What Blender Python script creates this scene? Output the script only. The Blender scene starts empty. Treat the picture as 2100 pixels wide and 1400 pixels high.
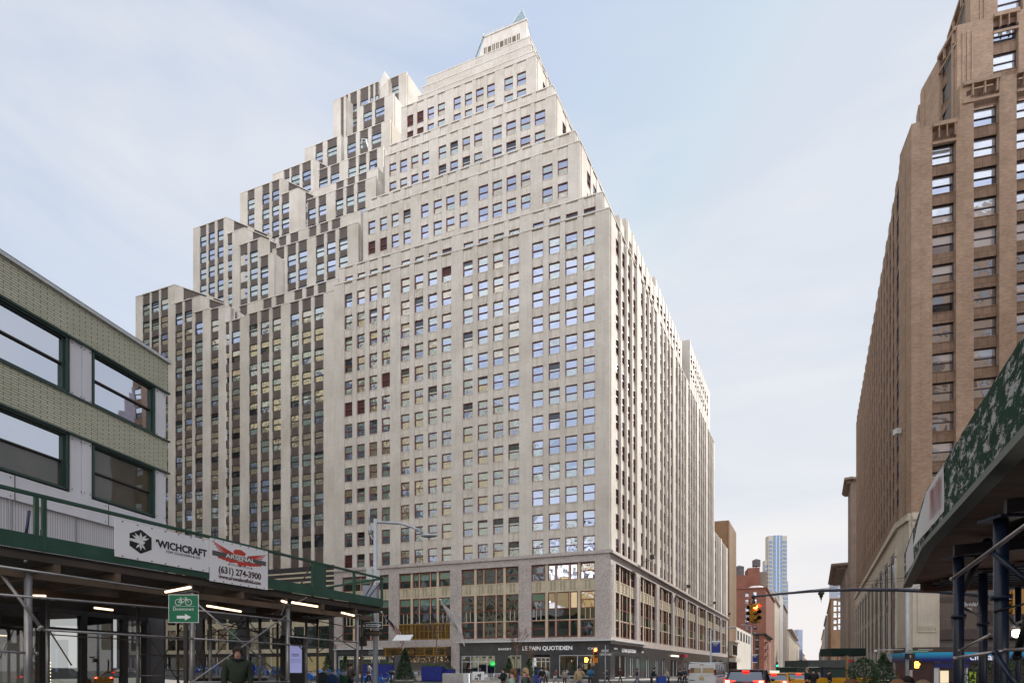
import bpy, bmesh, math, random
from mathutils import Vector, Matrix
random.seed(7)
R = math.radians
S = bpy.context.scene
# ---------------------------------------------------------------- camera
CH = 1.75                      # eye height
FPX = 1000.0                   # focal length in photo pixels (2100 wide)
HY = 1368.0                    # horizon row in the photo
cam = bpy.data.cameras.new('camera'); camo = bpy.data.objects.new('camera', cam)
S.collection.objects.link(camo); S.camera = camo
camo.location = (0, 0, CH); camo.rotation_euler = (R(90), 0, 0)
cam.sensor_width = 36; cam.sensor_fit = 'HORIZONTAL'; cam.lens = 36 * FPX / 2100
cam.shift_y = (HY - 700) / 2100; cam.clip_end = 4000; cam.clip_start = 0.05
# ---------------------------------------------------------------- light
SUN_AZ, SUN_EL = R(51), R(31)   # azimuth from +Y towards +X
W = bpy.data.worlds.new('World'); S.world = W; W.use_nodes = True
nt = W.node_tree; nt.nodes.clear()
wo = nt.nodes.new('ShaderNodeOutputWorld'); bg = nt.nodes.new('ShaderNodeBackground')
sk = nt.nodes.new('ShaderNodeTexSky'); sk.sky_type = 'NISHITA'; sk.sun_disc = False
sk.sun_elevation = SUN_EL; sk.sun_rotation = SUN_AZ
sk.air_density = 1.0; sk.dust_density = 0.5; sk.ozone_density = 1.0; sk.altitude = 0
bg.inputs[1].default_value = 0.13
tc = nt.nodes.new('ShaderNodeTexCoord'); mp = nt.nodes.new('ShaderNodeMapping')
mp.inputs['Rotation'].default_value = (R(20), R(25), R(35)); mp.inputs['Scale'].default_value = (0.8, 1.9, 4.2)
no = nt.nodes.new('ShaderNodeTexNoise'); no.inputs['Scale'].default_value = 1.5
no.inputs['Detail'].default_value = 7; no.inputs['Roughness'].default_value = 0.55; no.inputs['Distortion'].default_value = 0.5
cr = nt.nodes.new('ShaderNodeValToRGB'); cr.color_ramp.elements[0].position = 0.36; cr.color_ramp.elements[1].position = 0.66
cr.color_ramp.elements[0].color = (0.24, 0.24, 0.24, 1); cr.color_ramp.elements[1].color = (0.80, 0.80, 0.80, 1)
L = nt.links.new
sp_ = nt.nodes.new('ShaderNodeSeparateXYZ'); L(tc.outputs['Generated'], sp_.inputs[0])
hz = nt.nodes.new('ShaderNodeMapRange'); hz.inputs['From Min'].default_value = 0.0; hz.inputs['From Max'].default_value = 0.42
hz.inputs['To Min'].default_value = 0.6; hz.inputs['To Max'].default_value = 0.0; hz.interpolation_type = 'SMOOTHSTEP'; L(sp_.outputs['Z'], hz.inputs['Value'])
fa = nt.nodes.new('ShaderNodeMath'); fa.operation = 'ADD'; fa.use_clamp = True; L(hz.outputs[0], fa.inputs[1])
bh = nt.nodes.new('ShaderNodeMapRange'); bh.inputs['From Min'].default_value = 0.15; bh.inputs['From Max'].default_value = -0.7   # cloud colour scaled up behind the camera, an added unseen fill for the walls
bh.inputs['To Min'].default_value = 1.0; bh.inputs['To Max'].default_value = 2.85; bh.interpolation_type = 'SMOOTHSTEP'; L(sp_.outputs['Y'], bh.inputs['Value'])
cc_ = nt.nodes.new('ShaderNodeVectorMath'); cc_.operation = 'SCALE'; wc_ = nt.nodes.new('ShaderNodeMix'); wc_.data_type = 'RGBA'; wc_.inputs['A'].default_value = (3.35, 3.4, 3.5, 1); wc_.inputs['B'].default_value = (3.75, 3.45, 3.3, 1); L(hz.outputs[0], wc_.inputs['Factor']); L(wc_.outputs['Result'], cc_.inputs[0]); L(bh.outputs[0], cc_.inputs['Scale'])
mx = nt.nodes.new('ShaderNodeMix'); mx.data_type = 'RGBA'
L(tc.outputs['Generated'], mp.inputs[0]); L(mp.outputs[0], no.inputs[0]); L(no.outputs[0], cr.inputs[0]); L(cr.outputs[0], fa.inputs[0])
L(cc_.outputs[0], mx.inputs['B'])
L(fa.outputs[0], mx.inputs['Factor']); dk_ = nt.nodes.new('ShaderNodeMix'); dk_.data_type = 'RGBA'; dk_.blend_type = 'DARKEN'; dk_.inputs['Factor'].default_value = 1; dk_.inputs['B'].default_value = (2.6, 2.85, 3.22, 1); L(sk.outputs[0], dk_.inputs['A']); sf_ = nt.nodes.new('ShaderNodeMix'); sf_.data_type = 'RGBA'; sf_.inputs['Factor'].default_value = 0.55; sf_.inputs['B'].default_value = (2.3, 2.65, 3.2, 1); L(dk_.outputs['Result'], sf_.inputs['A']); L(sf_.outputs['Result'], mx.inputs['A']); L(mx.outputs['Result'], bg.inputs[0]); L(bg.outputs[0], wo.inputs[0])
sl = bpy.data.lights.new('sun', 'SUN'); sl.energy = 3.4; sl.angle = R(0.6); sl.color = (1, 0.93, 0.83)
so = bpy.data.objects.new('sun', sl); S.collection.objects.link(so)
sd = Vector((math.sin(SUN_AZ) * math.cos(SUN_EL), math.cos(SUN_AZ) * math.cos(SUN_EL), math.sin(SUN_EL)))
so.rotation_euler = sd.to_track_quat('Z', 'Y').to_euler(); so.location = sd * 300
S.view_settings.view_transform = 'Standard'; S.view_settings.look = 'None'
S.view_settings.exposure = 1.0; S.view_settings.gamma = 1
S.render.engine = 'CYCLES'; S.cycles.max_bounces = 6; S.cycles.diffuse_bounces = 3; S.cycles.glossy_bounces = 3
S.cycles.transparent_max_bounces = 12

# ---------------------------------------------------------------- helpers
def gz(x):                      # the street falls gently to the right
    return -0.035 * max(-45.0, x) if x < 0 else (-0.004 * x if x < 20 else -0.08 - 0.018 * (min(400.0, x) - 20))
def PX(x, y, D):                # photo pixel at depth D -> world point
    return Vector(((x - 1050) / FPX * D, D, CH + (HY - y) / FPX * D))
def GP(x, D, up=0.0):           # ground point under photo column x at depth D
    X = (x - 1050) / FPX * D
    return Vector((X, D, gz(X) + up))
class Frame:
    """vertical plane: u = viewer's right along the wall, n = into the wall, z = up"""
    def __init__(s, O, u):
        s.O = Vector((O[0], O[1], 0)); s.u = Vector((u[0], u[1], 0)).normalized()
        s.n = Vector((-s.u.y, s.u.x, 0)); s.ang = math.atan2(s.u.y, s.u.x)
    def P(s, u, n, z): return s.O + s.u * u + s.n * n + Vector((0, 0, z))
    def ux(s, px):              # u where photo column px meets the plane
        k = (px - 1050) / FPX
        return (k * s.O.y - s.O.x) / (s.u.x - k * s.u.y)
    def D(s, u): return s.O.y + u * s.u.y
    def zy(s, u, y): return CH + (HY - y) / FPX * s.D(u)
    def off(s, n): return Frame(s.O + s.n * n, s.u)
def vpdir(xv): return Vector(((xv - 1050) / FPX, 1, 0)).normalized()
class World0(Frame):
    def __init__(s, O=(0, 0), a=0.0): super().__init__(O, (math.cos(a), math.sin(a)))
class MB:
    def __init__(s): s.v = []; s.f = []; s.uv = []; s.mi = []; s.sm = []
    def face(s, pts, uvs=None, m=0, smooth=False):
        b = len(s.v); s.v += [Vector(p) for p in pts]; s.f.append(tuple(range(b, b + len(pts))))
        s.uv.append(uvs or [(p[0] + p[1], p[2]) for p in pts]); s.mi.append(m); s.sm.append(smooth)
    def box(s, F, u0, u1, n0, n1, z0, z1, m=0, skip=''):
        P = F.P
        if u1 < u0: u0, u1 = u1, u0
        if n1 < n0: n0, n1 = n1, n0
        if 'f' not in skip: s.face([P(u0, n0, z0), P(u1, n0, z0), P(u1, n0, z1), P(u0, n0, z1)], [(u0, z0), (u1, z0), (u1, z1), (u0, z1)], m)
        if 'b' not in skip: s.face([P(u1, n1, z0), P(u0, n1, z0), P(u0, n1, z1), P(u1, n1, z1)], [(u1, z0), (u0, z0), (u0, z1), (u1, z1)], m)
        if 'l' not in skip: s.face([P(u0, n1, z0), P(u0, n0, z0), P(u0, n0, z1), P(u0, n1, z1)], [(n1, z0), (n0, z0), (n0, z1), (n1, z1)], m)
        if 'r' not in skip: s.face([P(u1, n0, z0), P(u1, n1, z0), P(u1, n1, z1), P(u1, n0, z1)], [(n0, z0), (n1, z0), (n1, z1), (n0, z1)], m)
        if 't' not in skip: s.face([P(u0, n0, z1), P(u1, n0, z1), P(u1, n1, z1), P(u0, n1, z1)], [(u0, n0), (u1, n0), (u1, n1), (u0, n1)], m)
        if 'd' not in skip: s.face([P(u0, n1, z0), P(u1, n1, z0), P(u1, n0, z0), P(u0, n0, z0)], [(u0, n1), (u1, n1), (u1, n0), (u0, n0)], m)
    def prism(s, pts, z0, z1, m=0, cap=True):
        """vertical prism from ccw xy footprint; z1 may be a list"""
        n = len(pts); zt = z1 if isinstance(z1, (list, tuple)) else [z1] * n
        zb = z0 if isinstance(z0, (list, tuple)) else [z0] * n
        acc = 0
        for i in range(n):
            a, b = pts[i], pts[(i + 1) % n]; j = (i + 1) % n
            l = math.hypot(b[0] - a[0], b[1] - a[1])
            s.face([(a[0], a[1], zb[i]), (b[0], b[1], zb[j]), (b[0], b[1], zt[j]), (a[0], a[1], zt[i])], [(acc, zb[i]), (acc + l, zb[j]), (acc + l, zt[j]), (acc, zt[i])], m); acc += l
        if cap:
            s.face([(p[0], p[1], z) for p, z in zip(pts, zt)], [(p[0], p[1]) for p in pts], m)
            s.face([(p[0], p[1], z) for p, z in zip(pts[::-1], zb[::-1])], [(p[0], p[1]) for p in pts[::-1]], m)
    def tube(s, a, b, r, seg=8, m=0, r2=None, cap=True):
        a = Vector(a); b = Vector(b); d = (b - a)
        if d.length < 1e-6: return
        q = d.normalized().to_track_quat('Z', 'Y'); r2 = r if r2 is None else r2
        A = []; B = []
        for i in range(seg):
            c = Vector((math.cos(2 * math.pi * i / seg), math.sin(2 * math.pi * i / seg), 0))
            A.append(a + q @ (c * r)); B.append(b + q @ (c * r2))
        for i in range(seg):
            j = (i + 1) % seg
            s.face([A[i], A[j], B[j], B[i]], [(i / seg, 0), ((i + 1) / seg, 0), ((i + 1) / seg, d.length), (i / seg, d.length)], m, True)
        if cap: s.face(A[::-1], None, m); s.face(B, None, m)
    def path(s, pts, r, seg=8, m=0):
        for i in range(len(pts) - 1):
            ra = r[i] if isinstance(r, (list, tuple)) else r; rb = r[i + 1] if isinstance(r, (list, tuple)) else r
            s.tube(pts[i], pts[i + 1], ra, seg, m, rb)
    def lathe(s, c, prof, seg=16, m=0, ax=(0, 0, 1)):
        q = Vector(ax).to_track_quat('Z', 'Y'); c = Vector(c); rings = []
        for r, z in prof:
            rings.append([c + q @ Vector((r * math.cos(2 * math.pi * i / seg), r * math.sin(2 * math.pi * i / seg), z)) for i in range(seg)])
        for k in range(len(rings) - 1):
            for i in range(seg):
                j = (i + 1) % seg
                s.face([rings[k][i], rings[k][j], rings[k + 1][j], rings[k + 1][i]], [(i / seg, k), ((i + 1) / seg, k), ((i + 1) / seg, k + 1), (i / seg, k + 1)], m, True)
        if prof[0][0] > 1e-4: s.face(rings[0][::-1], None, m)
        if prof[-1][0] > 1e-4: s.face(rings[-1], None, m)
    def ball(s, c, r, sc=(1, 1, 1), seg=12, rings=8, m=0):
        c = Vector(c)
        def p(i, k):
            t = math.pi * k / rings; a = 2 * math.pi * i / seg
            return c + Vector((r * sc[0] * math.sin(t) * math.cos(a), r * sc[1] * math.sin(t) * math.sin(a), r * sc[2] * math.cos(t)))
        for k in range(rings):
            for i in range(seg):
                if k == 0: s.face([p(0, 0), p(i, 1), p(i + 1, 1)], None, m, True)
                elif k == rings - 1: s.face([p(i, k), p(0, rings), p(i + 1, k)], None, m, True)
                else: s.face([p(i, k), p(i, k + 1), p(i + 1, k + 1), p(i + 1, k)], None, m, True)
    def flat(s, F, poly, n, m=0, th=0.0):
        """polygon (list of (u,z)) on the plane, facing the viewer, optional thickness outwards"""
        pts = [F.P(u, n - th, z) for u, z in poly]
        s.face(pts, [(u, z) for u, z in poly], m)
        if th > 0:
            k = len(poly)
            for i in range(k):
                a, b = poly[i], poly[(i + 1) % k]
                s.face([F.P(a[0], n, a[1]), F.P(b[0], n, b[1]), F.P(b[0], n - th, b[1]), F.P(a[0], n - th, a[1])], None, m)
    def build(s, name, mats, parent=None, local=False, weld=False):
        off = Vector((0, 0, 0))
        if parent is not None and not local:
            p = parent
            while p is not None: off += p.location; p = p.parent
        me = bpy.data.meshes.new(name)
        me.from_pydata([tuple(v - off) for v in s.v], [], s.f)
        uvl = me.uv_layers.new(name='UVMap')
        flatuv = [c for uv in s.uv for t in uv for c in t]
        uvl.data.foreach_set('uv', flatuv)
        me.polygons.foreach_set('material_index', s.mi); me.polygons.foreach_set('use_smooth', s.sm)
        if not isinstance(mats, (list, tuple)): mats = [mats]
        for m in mats: me.materials.append(m)
        if weld or any(s.sm):
            bm = bmesh.new(); bm.from_mesh(me); bmesh.ops.remove_doubles(bm, verts=bm.verts, dist=0.0004)
            bm.to_mesh(me); bm.free()
        me.update()
        o = bpy.data.objects.new(name, me); S.collection.objects.link(o); o.parent = parent
        return o
def thing(name, label, cat, loc=(0, 0, 0), rz=0.0, group=None):
    o = bpy.data.objects.new(name, None); S.collection.objects.link(o); o.empty_display_size = 0.3
    o.location = loc; o.rotation_euler = (0, 0, rz); o['label'] = label; o['category'] = cat
    if group: o['group'] = group
    return o
def tag(o, label, cat, group=None):
    o['label'] = label; o['category'] = cat
    if group: o['group'] = group
    return o
def struct(o, kind='structure'): o['kind'] = kind; return o
def copytree(o, parent=None):
    c = o.copy(); S.collection.objects.link(c); c.parent = parent
    for ch in o.children: copytree(ch, c)
    return c
def dup(o, loc, rz=None, label=None, group=None, scale=None):
    kids = list(o.children)
    c = o.copy(); S.collection.objects.link(c); c.parent = None
    for ch in kids: copytree(ch, c)
    c.location = loc
    if rz is not None: c.rotation_euler = (0, 0, rz)
    if label: c['label'] = label
    if group: c['group'] = group
    if scale: c.scale = (scale,) * 3
    return c
def text_obj(txt, F, u, z, size, mat, parent, n=-0.02, name='lettering', depth=0.01, sx=1.0, align='LEFT', space=1.0, bold=0.0, shear=0.0):
    cu = bpy.data.curves.new(name, 'FONT'); cu.body = txt; cu.size = size; cu.extrude = depth; cu.align_x = align
    cu.space_character = space; cu.offset = bold; cu.shear = shear; cu.resolution_u = 3
    t = bpy.data.objects.new(name, cu); S.collection.objects.link(t)
    bpy.context.view_layer.update()
    me = bpy.data.meshes.new_from_object(t.evaluated_get(bpy.context.evaluated_depsgraph_get()))
    bpy.data.objects.remove(t); bpy.data.curves.remove(cu)
    off = Vector((0, 0, 0)); p = parent
    while p is not None: off += p.location; p = p.parent
    for v in me.vertices:
        v.co = F.P(u + v.co.x * sx, n - v.co.z, z + v.co.y) - off
    me.materials.clear(); me.materials.append(mat)
    o = bpy.data.objects.new(name, me); S.collection.objects.link(o); o.parent = parent
    return o
# ---------------------------------------------------------------- materials
MATS = {}
def mat(name, c1, c2=None, scale=1.5, rough=0.7, metal=0.0, bump=0.0, bscale=30.0, brick=None, streak=0.0, coord='Object', spec=0.5, emit=None, speck=0.0, grime=0.0, detail=6):
    m = bpy.data.materials.new(name); MATS[name] = m; m.use_nodes = True
    t = m.node_tree; b = t.nodes['Principled BSDF']; N = t.nodes.new; K = t.links.new
    b.inputs['Roughness'].default_value = rough; b.inputs['Metallic'].default_value = metal
    b.inputs['Specular IOR Level'].default_value = spec
    c1 = tuple(c1) + (1,); c2 = tuple(c2) + (1,) if c2 else c1
    tcn = N('ShaderNodeTexCoord')
    n1 = N('ShaderNodeTexNoise'); n1.inputs['Scale'].default_value = scale; n1.inputs['Detail'].default_value = detail
    K(tcn.outputs['Object'], n1.inputs[0])
    rp = N('ShaderNodeValToRGB'); rp.color_ramp.elements[0].position = 0.33; rp.color_ramp.elements[1].position = 0.67
    K(n1.outputs[0], rp.inputs[0])
    mxn = N('ShaderNodeMix'); mxn.data_type = 'RGBA'; mxn.inputs['A'].default_value = c1; mxn.inputs['B'].default_value = c2
    K(rp.outputs[0], mxn.inputs['Factor']); out = mxn.outputs['Result']
    def mult(col_out, fac_out, dark, fac=1.0):
        mm = N('ShaderNodeMix'); mm.data_type = 'RGBA'; mm.blend_type = 'MULTIPLY'
        mm.inputs['B'].default_value = dark + (1,); K(col_out, mm.inputs['A'])
        if fac_out is not None:
            ma = N('ShaderNodeMath'); ma.operation = 'MULTIPLY'; ma.inputs[1].default_value = fac; K(fac_out, ma.inputs[0]); K(ma.outputs[0], mm.inputs['Factor'])
        return mm.outputs['Result']
    hgt = None
    if brick:
        bt = N('ShaderNodeTexBrick'); K(tcn.outputs['UV'], bt.inputs[0])
        bt.inputs['Scale'].default_value = 1.0; bt.inputs['Brick Width'].default_value = brick[0]; bt.inputs['Row Height'].default_value = brick[1]
        bt.inputs['Mortar Size'].default_value = brick[2]; bt.inputs['Mortar Smooth'].default_value = 0.1
        v = brick[4] if len(brick) > 4 else 0.12
        bt.inputs['Color1'].default_value = (1 - v, 1 - v, 1 - v, 1); bt.inputs['Color2'].default_value = (1, 1, 1, 1)
        mo = brick[3]; bt.inputs['Mortar'].default_value = (mo, mo, mo, 1)
        if len(brick) > 5: bt.offset = brick[5]
        mm = N('ShaderNodeMix'); mm.data_type = 'RGBA'; mm.blend_type = 'MULTIPLY'; mm.inputs['Factor'].default_value = 1
        K(out, mm.inputs['A']); K(bt.outputs[0], mm.inputs['B']); out = mm.outputs['Result']; hgt = bt.outputs['Fac']
    if streak:
        mp2 = N('ShaderNodeMapping'); mp2.inputs['Scale'].default_value = (2.2, 2.2, 0.16); K(tcn.outputs['Object'], mp2.inputs[0])
        n2 = N('ShaderNodeTexNoise'); n2.inputs['Scale'].default_value = 1.3; n2.inputs['Detail'].default_value = 5; K(mp2.outputs[0], n2.inputs[0])
        r2 = N('ShaderNodeValToRGB'); r2.color_ramp.elements[0].position = 0.48; r2.color_ramp.elements[1].position = 0.75; K(n2.outputs[0], r2.inputs[0])
        out = mult(out, r2.outputs[0], (0.62, 0.56, 0.48), streak)
    if grime:
        n4 = N('ShaderNodeTexNoise'); n4.inputs['Scale'].default_value = 0.14; n4.inputs['Detail'].default_value = 4; K(tcn.outputs['Object'], n4.inputs[0])
        r4 = N('ShaderNodeValToRGB'); r4.color_ramp.elements[0].position = 0.4; r4.color_ramp.elements[1].position = 0.7; K(n4.outputs[0], r4.inputs[0])
        out = mult(out, r4.outputs[0], (0.72, 0.68, 0.62), grime)
    if speck:
        n3 = N('ShaderNodeTexNoise'); n3.inputs['Scale'].default_value = bscale; n3.inputs['Detail'].default_value = 3; K(tcn.outputs['Object'], n3.inputs[0])
        r3 = N('ShaderNodeValToRGB'); r3.color_ramp.elements[0].position = 0.45; r3.color_ramp.elements[1].position = 0.62; K(n3.outputs[0], r3.inputs[0])
        out = mult(out, r3.outputs[0], (0.5, 0.47, 0.46), speck)
    K(out, b.inputs['Base Color'])
    if bump or hgt is not None:
        bp = N('ShaderNodeBump'); bp.inputs['Strength'].default_value = bump if bump else 0.3; bp.inputs['Distance'].default_value = 0.02
        if hgt is not None:
            iv = N('ShaderNodeMath'); iv.operation = 'SUBTRACT'; iv.inputs[0].default_value = 1; K(hgt, iv.inputs[1]); K(iv.outputs[0], bp.inputs['Height'])
        else:
            nb = N('ShaderNodeTexNoise'); nb.inputs['Scale'].default_value = bscale; nb.inputs['Detail'].default_value = 4; K(tcn.outputs['Object'], nb.inputs[0]); K(nb.outputs[0], bp.inputs['Height'])
        K(bp.outputs[0], b.inputs['Normal'])
    if emit:
        b.inputs['Emission Color'].default_value = tuple(emit[0]) + (1,); b.inputs['Emission Strength'].default_value = emit[1]
    return m
def glassy(name, col, refl=0.5, wav=0.25, wscale=0.55, rough=0.015, col2=None, tint=(0.86, 0.90, 1.0), fres=0.7):
    """window pane: what is behind the glass (dark room or blind) under a wavy reflection"""
    m = bpy.data.materials.new(name); MATS[name] = m; m.use_nodes = True; t = m.node_tree; t.nodes.clear(); N = t.nodes.new; K = t.links.new
    o = N('ShaderNodeOutputMaterial'); mxs = N('ShaderNodeMixShader'); df = N('ShaderNodeBsdfDiffuse'); gl = N('ShaderNodeBsdfGlossy')
    gl.inputs['Roughness'].default_value = rough; gl.inputs['Color'].default_value = tuple(tint) + (1,)
    tcn = N('ShaderNodeTexCoord'); n1 = N('ShaderNodeTexNoise'); n1.inputs['Scale'].default_value = wscale; n1.inputs['Detail'].default_value = 1.5; n1.inputs['Distortion'].default_value = 0.6
    gm = N('ShaderNodeNewGeometry'); K(gm.outputs['Position'], n1.inputs[0])
    bp = N('ShaderNodeBump'); bp.inputs['Strength'].default_value = wav; bp.inputs['Distance'].default_value = 0.12; K(n1.outputs[0], bp.inputs['Height']); K(bp.outputs[0], gl.inputs['Normal'])
    n2 = N('ShaderNodeTexNoise'); n2.inputs['Scale'].default_value = 0.7; K(gm.outputs['Position'], n2.inputs[0])
    mc = N('ShaderNodeMix'); mc.data_type = 'RGBA'; mc.inputs['A'].default_value = tuple(col) + (1,); mc.inputs['B'].default_value = tuple(col2 or [c * 0.6 for c in col]) + (1,)
    K(n2.outputs[0], mc.inputs['Factor']); K(mc.outputs['Result'], df.inputs[0])
    lw = N('ShaderNodeLayerWeight'); lw.inputs[0].default_value = 0.35
    ma = N('ShaderNodeMath'); ma.operation = 'MULTIPLY_ADD'; ma.inputs[1].default_value = (1 - refl) * fres; ma.inputs[2].default_value = refl; ma.use_clamp = True
    K(lw.outputs['Fresnel'], ma.inputs[0]); K(ma.outputs[0], mxs.inputs[0]); K(df.outputs[0], mxs.inputs[1]); K(gl.outputs[0], mxs.inputs[2]); K(mxs.outputs[0], o.inputs[0])
    return m
def clearglass(name, refl=0.12, tint=(0.8, 0.85, 0.85), alpha=0.85):
    m = bpy.data.materials.new(name); MATS[name] = m; m.use_nodes = True; t = m.node_tree; t.nodes.clear(); N = t.nodes.new; K = t.links.new
    o = N('ShaderNodeOutputMaterial'); a = N('ShaderNodeMixShader'); tr = N('ShaderNodeBsdfTransparent'); gl = N('ShaderNodeBsdfGlossy'); gl.inputs['Roughness'].default_value = 0.01
    tr.inputs[0].default_value = tuple(tint) + (1,); lw = N('ShaderNodeLayerWeight'); lw.inputs[0].default_value = 0.3
    ma = N('ShaderNodeMath'); ma.operation = 'MULTIPLY_ADD'; ma.inputs[1].default_value = 0.8; ma.inputs[2].default_value = refl; ma.use_clamp = True
    K(lw.outputs['Fresnel'], ma.inputs[0]); K(ma.outputs[0], a.inputs[0]); K(tr.outputs[0], a.inputs[1]); K(gl.outputs[0], a.inputs[2]); K(a.outputs[0], o.inputs[0])
    return m
def emitm(name, col, st):
    m = bpy.data.materials.new(name); MATS[name] = m; m.use_nodes = True; b = m.node_tree.nodes['Principled BSDF']
    b.inputs['Base Color'].default_value = tuple(col) + (1,); b.inputs['Emission Color'].default_value = tuple(col) + (1,); b.inputs['Emission Strength'].default_value = st
    return m
# pale tower
pale = mat('pale_brick', (0.71, 0.665, 0.61), (0.62, 0.575, 0.525), 0.35, 0.8, brick=(0.42, 0.14, 0.012, 0.80, 0.10), grime=0.5, streak=0.26)
palestone = mat('pale_stone', (0.75, 0.71, 0.665), (0.66, 0.62, 0.575), 0.8, 0.75, streak=0.45, grime=0.3)
spand = mat('stone_spandrel', (0.68, 0.63, 0.575), (0.58, 0.535, 0.48), 1.1, 0.8, streak=0.65, grime=0.3)
granite = mat('pink_granite', (0.52, 0.465, 0.445), (0.45, 0.40, 0.385), 0.6, 0.55, speck=0.55, bscale=5.0, streak=0.15)
cream = mat('cream_terracotta', (0.60, 0.53, 0.39), (0.50, 0.43, 0.31), 0.8, 0.6, streak=0.35)
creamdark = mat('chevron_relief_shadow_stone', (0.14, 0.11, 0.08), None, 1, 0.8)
blackgran = mat('black_granite', (0.045, 0.048, 0.055), (0.065, 0.068, 0.075), 1.2, 0.22, speck=0.25, bscale=6)
oxblood = mat('oxblood_window_paint', (0.19, 0.048, 0.040), (0.14, 0.036, 0.030), 2.0, 0.5)
oxbright = mat('red_window_paint', (0.24, 0.055, 0.035), (0.17, 0.04, 0.028), 2.0, 0.5)
louvre = mat('oxblood_louvre', (0.075, 0.014, 0.012), (0.055, 0.010, 0.01), 2.0, 0.6, brick=(3.0, 0.12, 0.02, 0.45, 0.0))
gsky = glassy('window_glass', (0.035, 0.045, 0.05), 0.50, 0.20, 0.55, tint=(.62, .68, .86))
gblind = glassy('window_glass_blind', (0.20, 0.26, 0.21), 0.36, 0.28, 0.8, col2=(0.10, 0.15, 0.12), tint=(.8, .84, .9))
gtan = glassy('window_glass_warm', (0.27, 0.21, 0.13), 0.32, 0.38, 0.8, col2=(0.09, 0.08, 0.06), tint=(.97, .91, .80))
gdark = glassy('window_glass_dark', (0.012, 0.013, 0.014), 0.06, 0.12, 0.5, fres=.3)
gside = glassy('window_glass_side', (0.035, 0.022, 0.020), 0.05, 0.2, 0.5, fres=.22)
gbase = glassy('base_window_glass', (0.022, 0.035, 0.028), 0.07, 0.25, 0.35, fres=.25)
gbaseb = glassy('base_window_blind', (0.16, 0.26, 0.19), 0.06, 0.25, 0.35, fres=.25, col2=(0.10, 0.18, 0.13))
gbasesky = glassy('base_window_sky_glass', (0.05, 0.06, 0.06), 0.75, 0.10, 0.25)
roofm = mat('roof_gravel', (0.16, 0.15, 0.14), None, 2, 0.9)
# ================================================================ pale setback tower
D2 = vpdir(-2100); D1 = vpdir(1670)
C0 = Vector((0.2007 * 66, 66, 0))
PANES = [gsky, gblind, gtan, gdark, louvre, gside, gbase, gbaseb, gbasesky]
def add_window(mf, mp, F, u0, u1, z0, z1, n=0.3, fw=0.10, sash=True, style=(0, 0), mull=None, fm=0):
    """frame into mf (material slot fm), panes into mp (material slots of PANES)"""
    B = mf.box
    B(F, u0, u0 + fw, n - 0.06, n + 0.08, z0, z1, fm); B(F, u1 - fw, u1, n - 0.06, n + 0.08, z0, z1, fm)
    B(F, u0 + fw, u1 - fw, n - 0.06, n + 0.08, z1 - fw, z1, fm); B(F, u0 + fw, u1 - fw, n - 0.06, n + 0.08, z0, z0 + fw * 0.8, fm)
    zm = (z0 + z1) / 2
    if sash: B(F, u0 + fw, u1 - fw, n - 0.04, n + 0.07, zm - 0.05, zm + 0.05, fm)
    a, b = u0 + fw * 0.6, u1 - fw * 0.6
    for (za, zb, st, dn) in ((zm, z1 - 0.02, style[0], 0.0), (z0 + 0.02, zm, style[1], 0.035)):
        P = F.P; k = n + 0.02 + dn
        t1, t2 = (random.uniform(-1, 1) * 0.012 for _ in range(2))
        cut = zb - (zb - za) * random.choice([.3, .5, .75]) if (st in (0, 1, 10) and dn == 0 and sash and random.random() < .45) else zb
        def pf(y0, y1, m_):
            f0, f1 = (y0 - za) / (zb - za), (y1 - za) / (zb - za)
            mp.face([P(a, k + t1 + t2 * f0, y0), P(b, k - t1 + t2 * f0, y0), P(b, k - t1 + t2 * f1, y1), P(a, k + t1 + t2 * f1, y1)], [(a, y0), (b, y0), (b, y1), (a, y1)], m_)
        pf(za, cut, st)
        if cut < zb: pf(cut, zb, {0: 1, 1: 3, 10: 9 if len(PANES) > 9 else 1}[st])
WCACHE = {}
OVR = {}
def window_part(parent, F, u0, u1, z0, z1, n, style, frame_mat=None, fw=0.10, name='window', label=None):
    key = (round(u1 - u0, 1), round(z1 - z0, 1), style, random.randrange(4), (frame_mat or oxblood).name, fw)
    w, h = key[0], key[1]
    if key not in WCACHE:
        f = MB(); p = MB(); Z = World0(); add_window(f, p, Z, -w / 2, w / 2, 0, h, 0, fw, True, style)
        mf = f.build('frame_mesh', frame_mat or oxblood, None); mp = p.build('pane', PANES, None)
        WCACHE[key] = (mf.data, mp.data); bpy.data.objects.remove(mf); bpy.data.objects.remove(mp)
    me, pe = WCACHE[key]
    o = bpy.data.objects.new(name, me); S.collection.objects.link(o); o.parent = parent
    o.location = F.P((u0 + u1) / 2, n, z0) - parent.location; o.rotation_euler = (0, 0, F.ang); o.scale = ((u1 - u0) / w, 1, (z1 - z0) / h)
    q = bpy.data.objects.new('pane', pe); S.collection.objects.link(q); q.parent = o
    if label: o['label'] = label
    return o
def pick():
    r = random.random()
    a = 0 if r < 0.55 else (1 if r < 0.82 else (2 if r < 0.95 else 3))
    b = a if random.random() < 0.5 else random.choice([0, 0, 1, 2])
    return (a, b)
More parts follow.
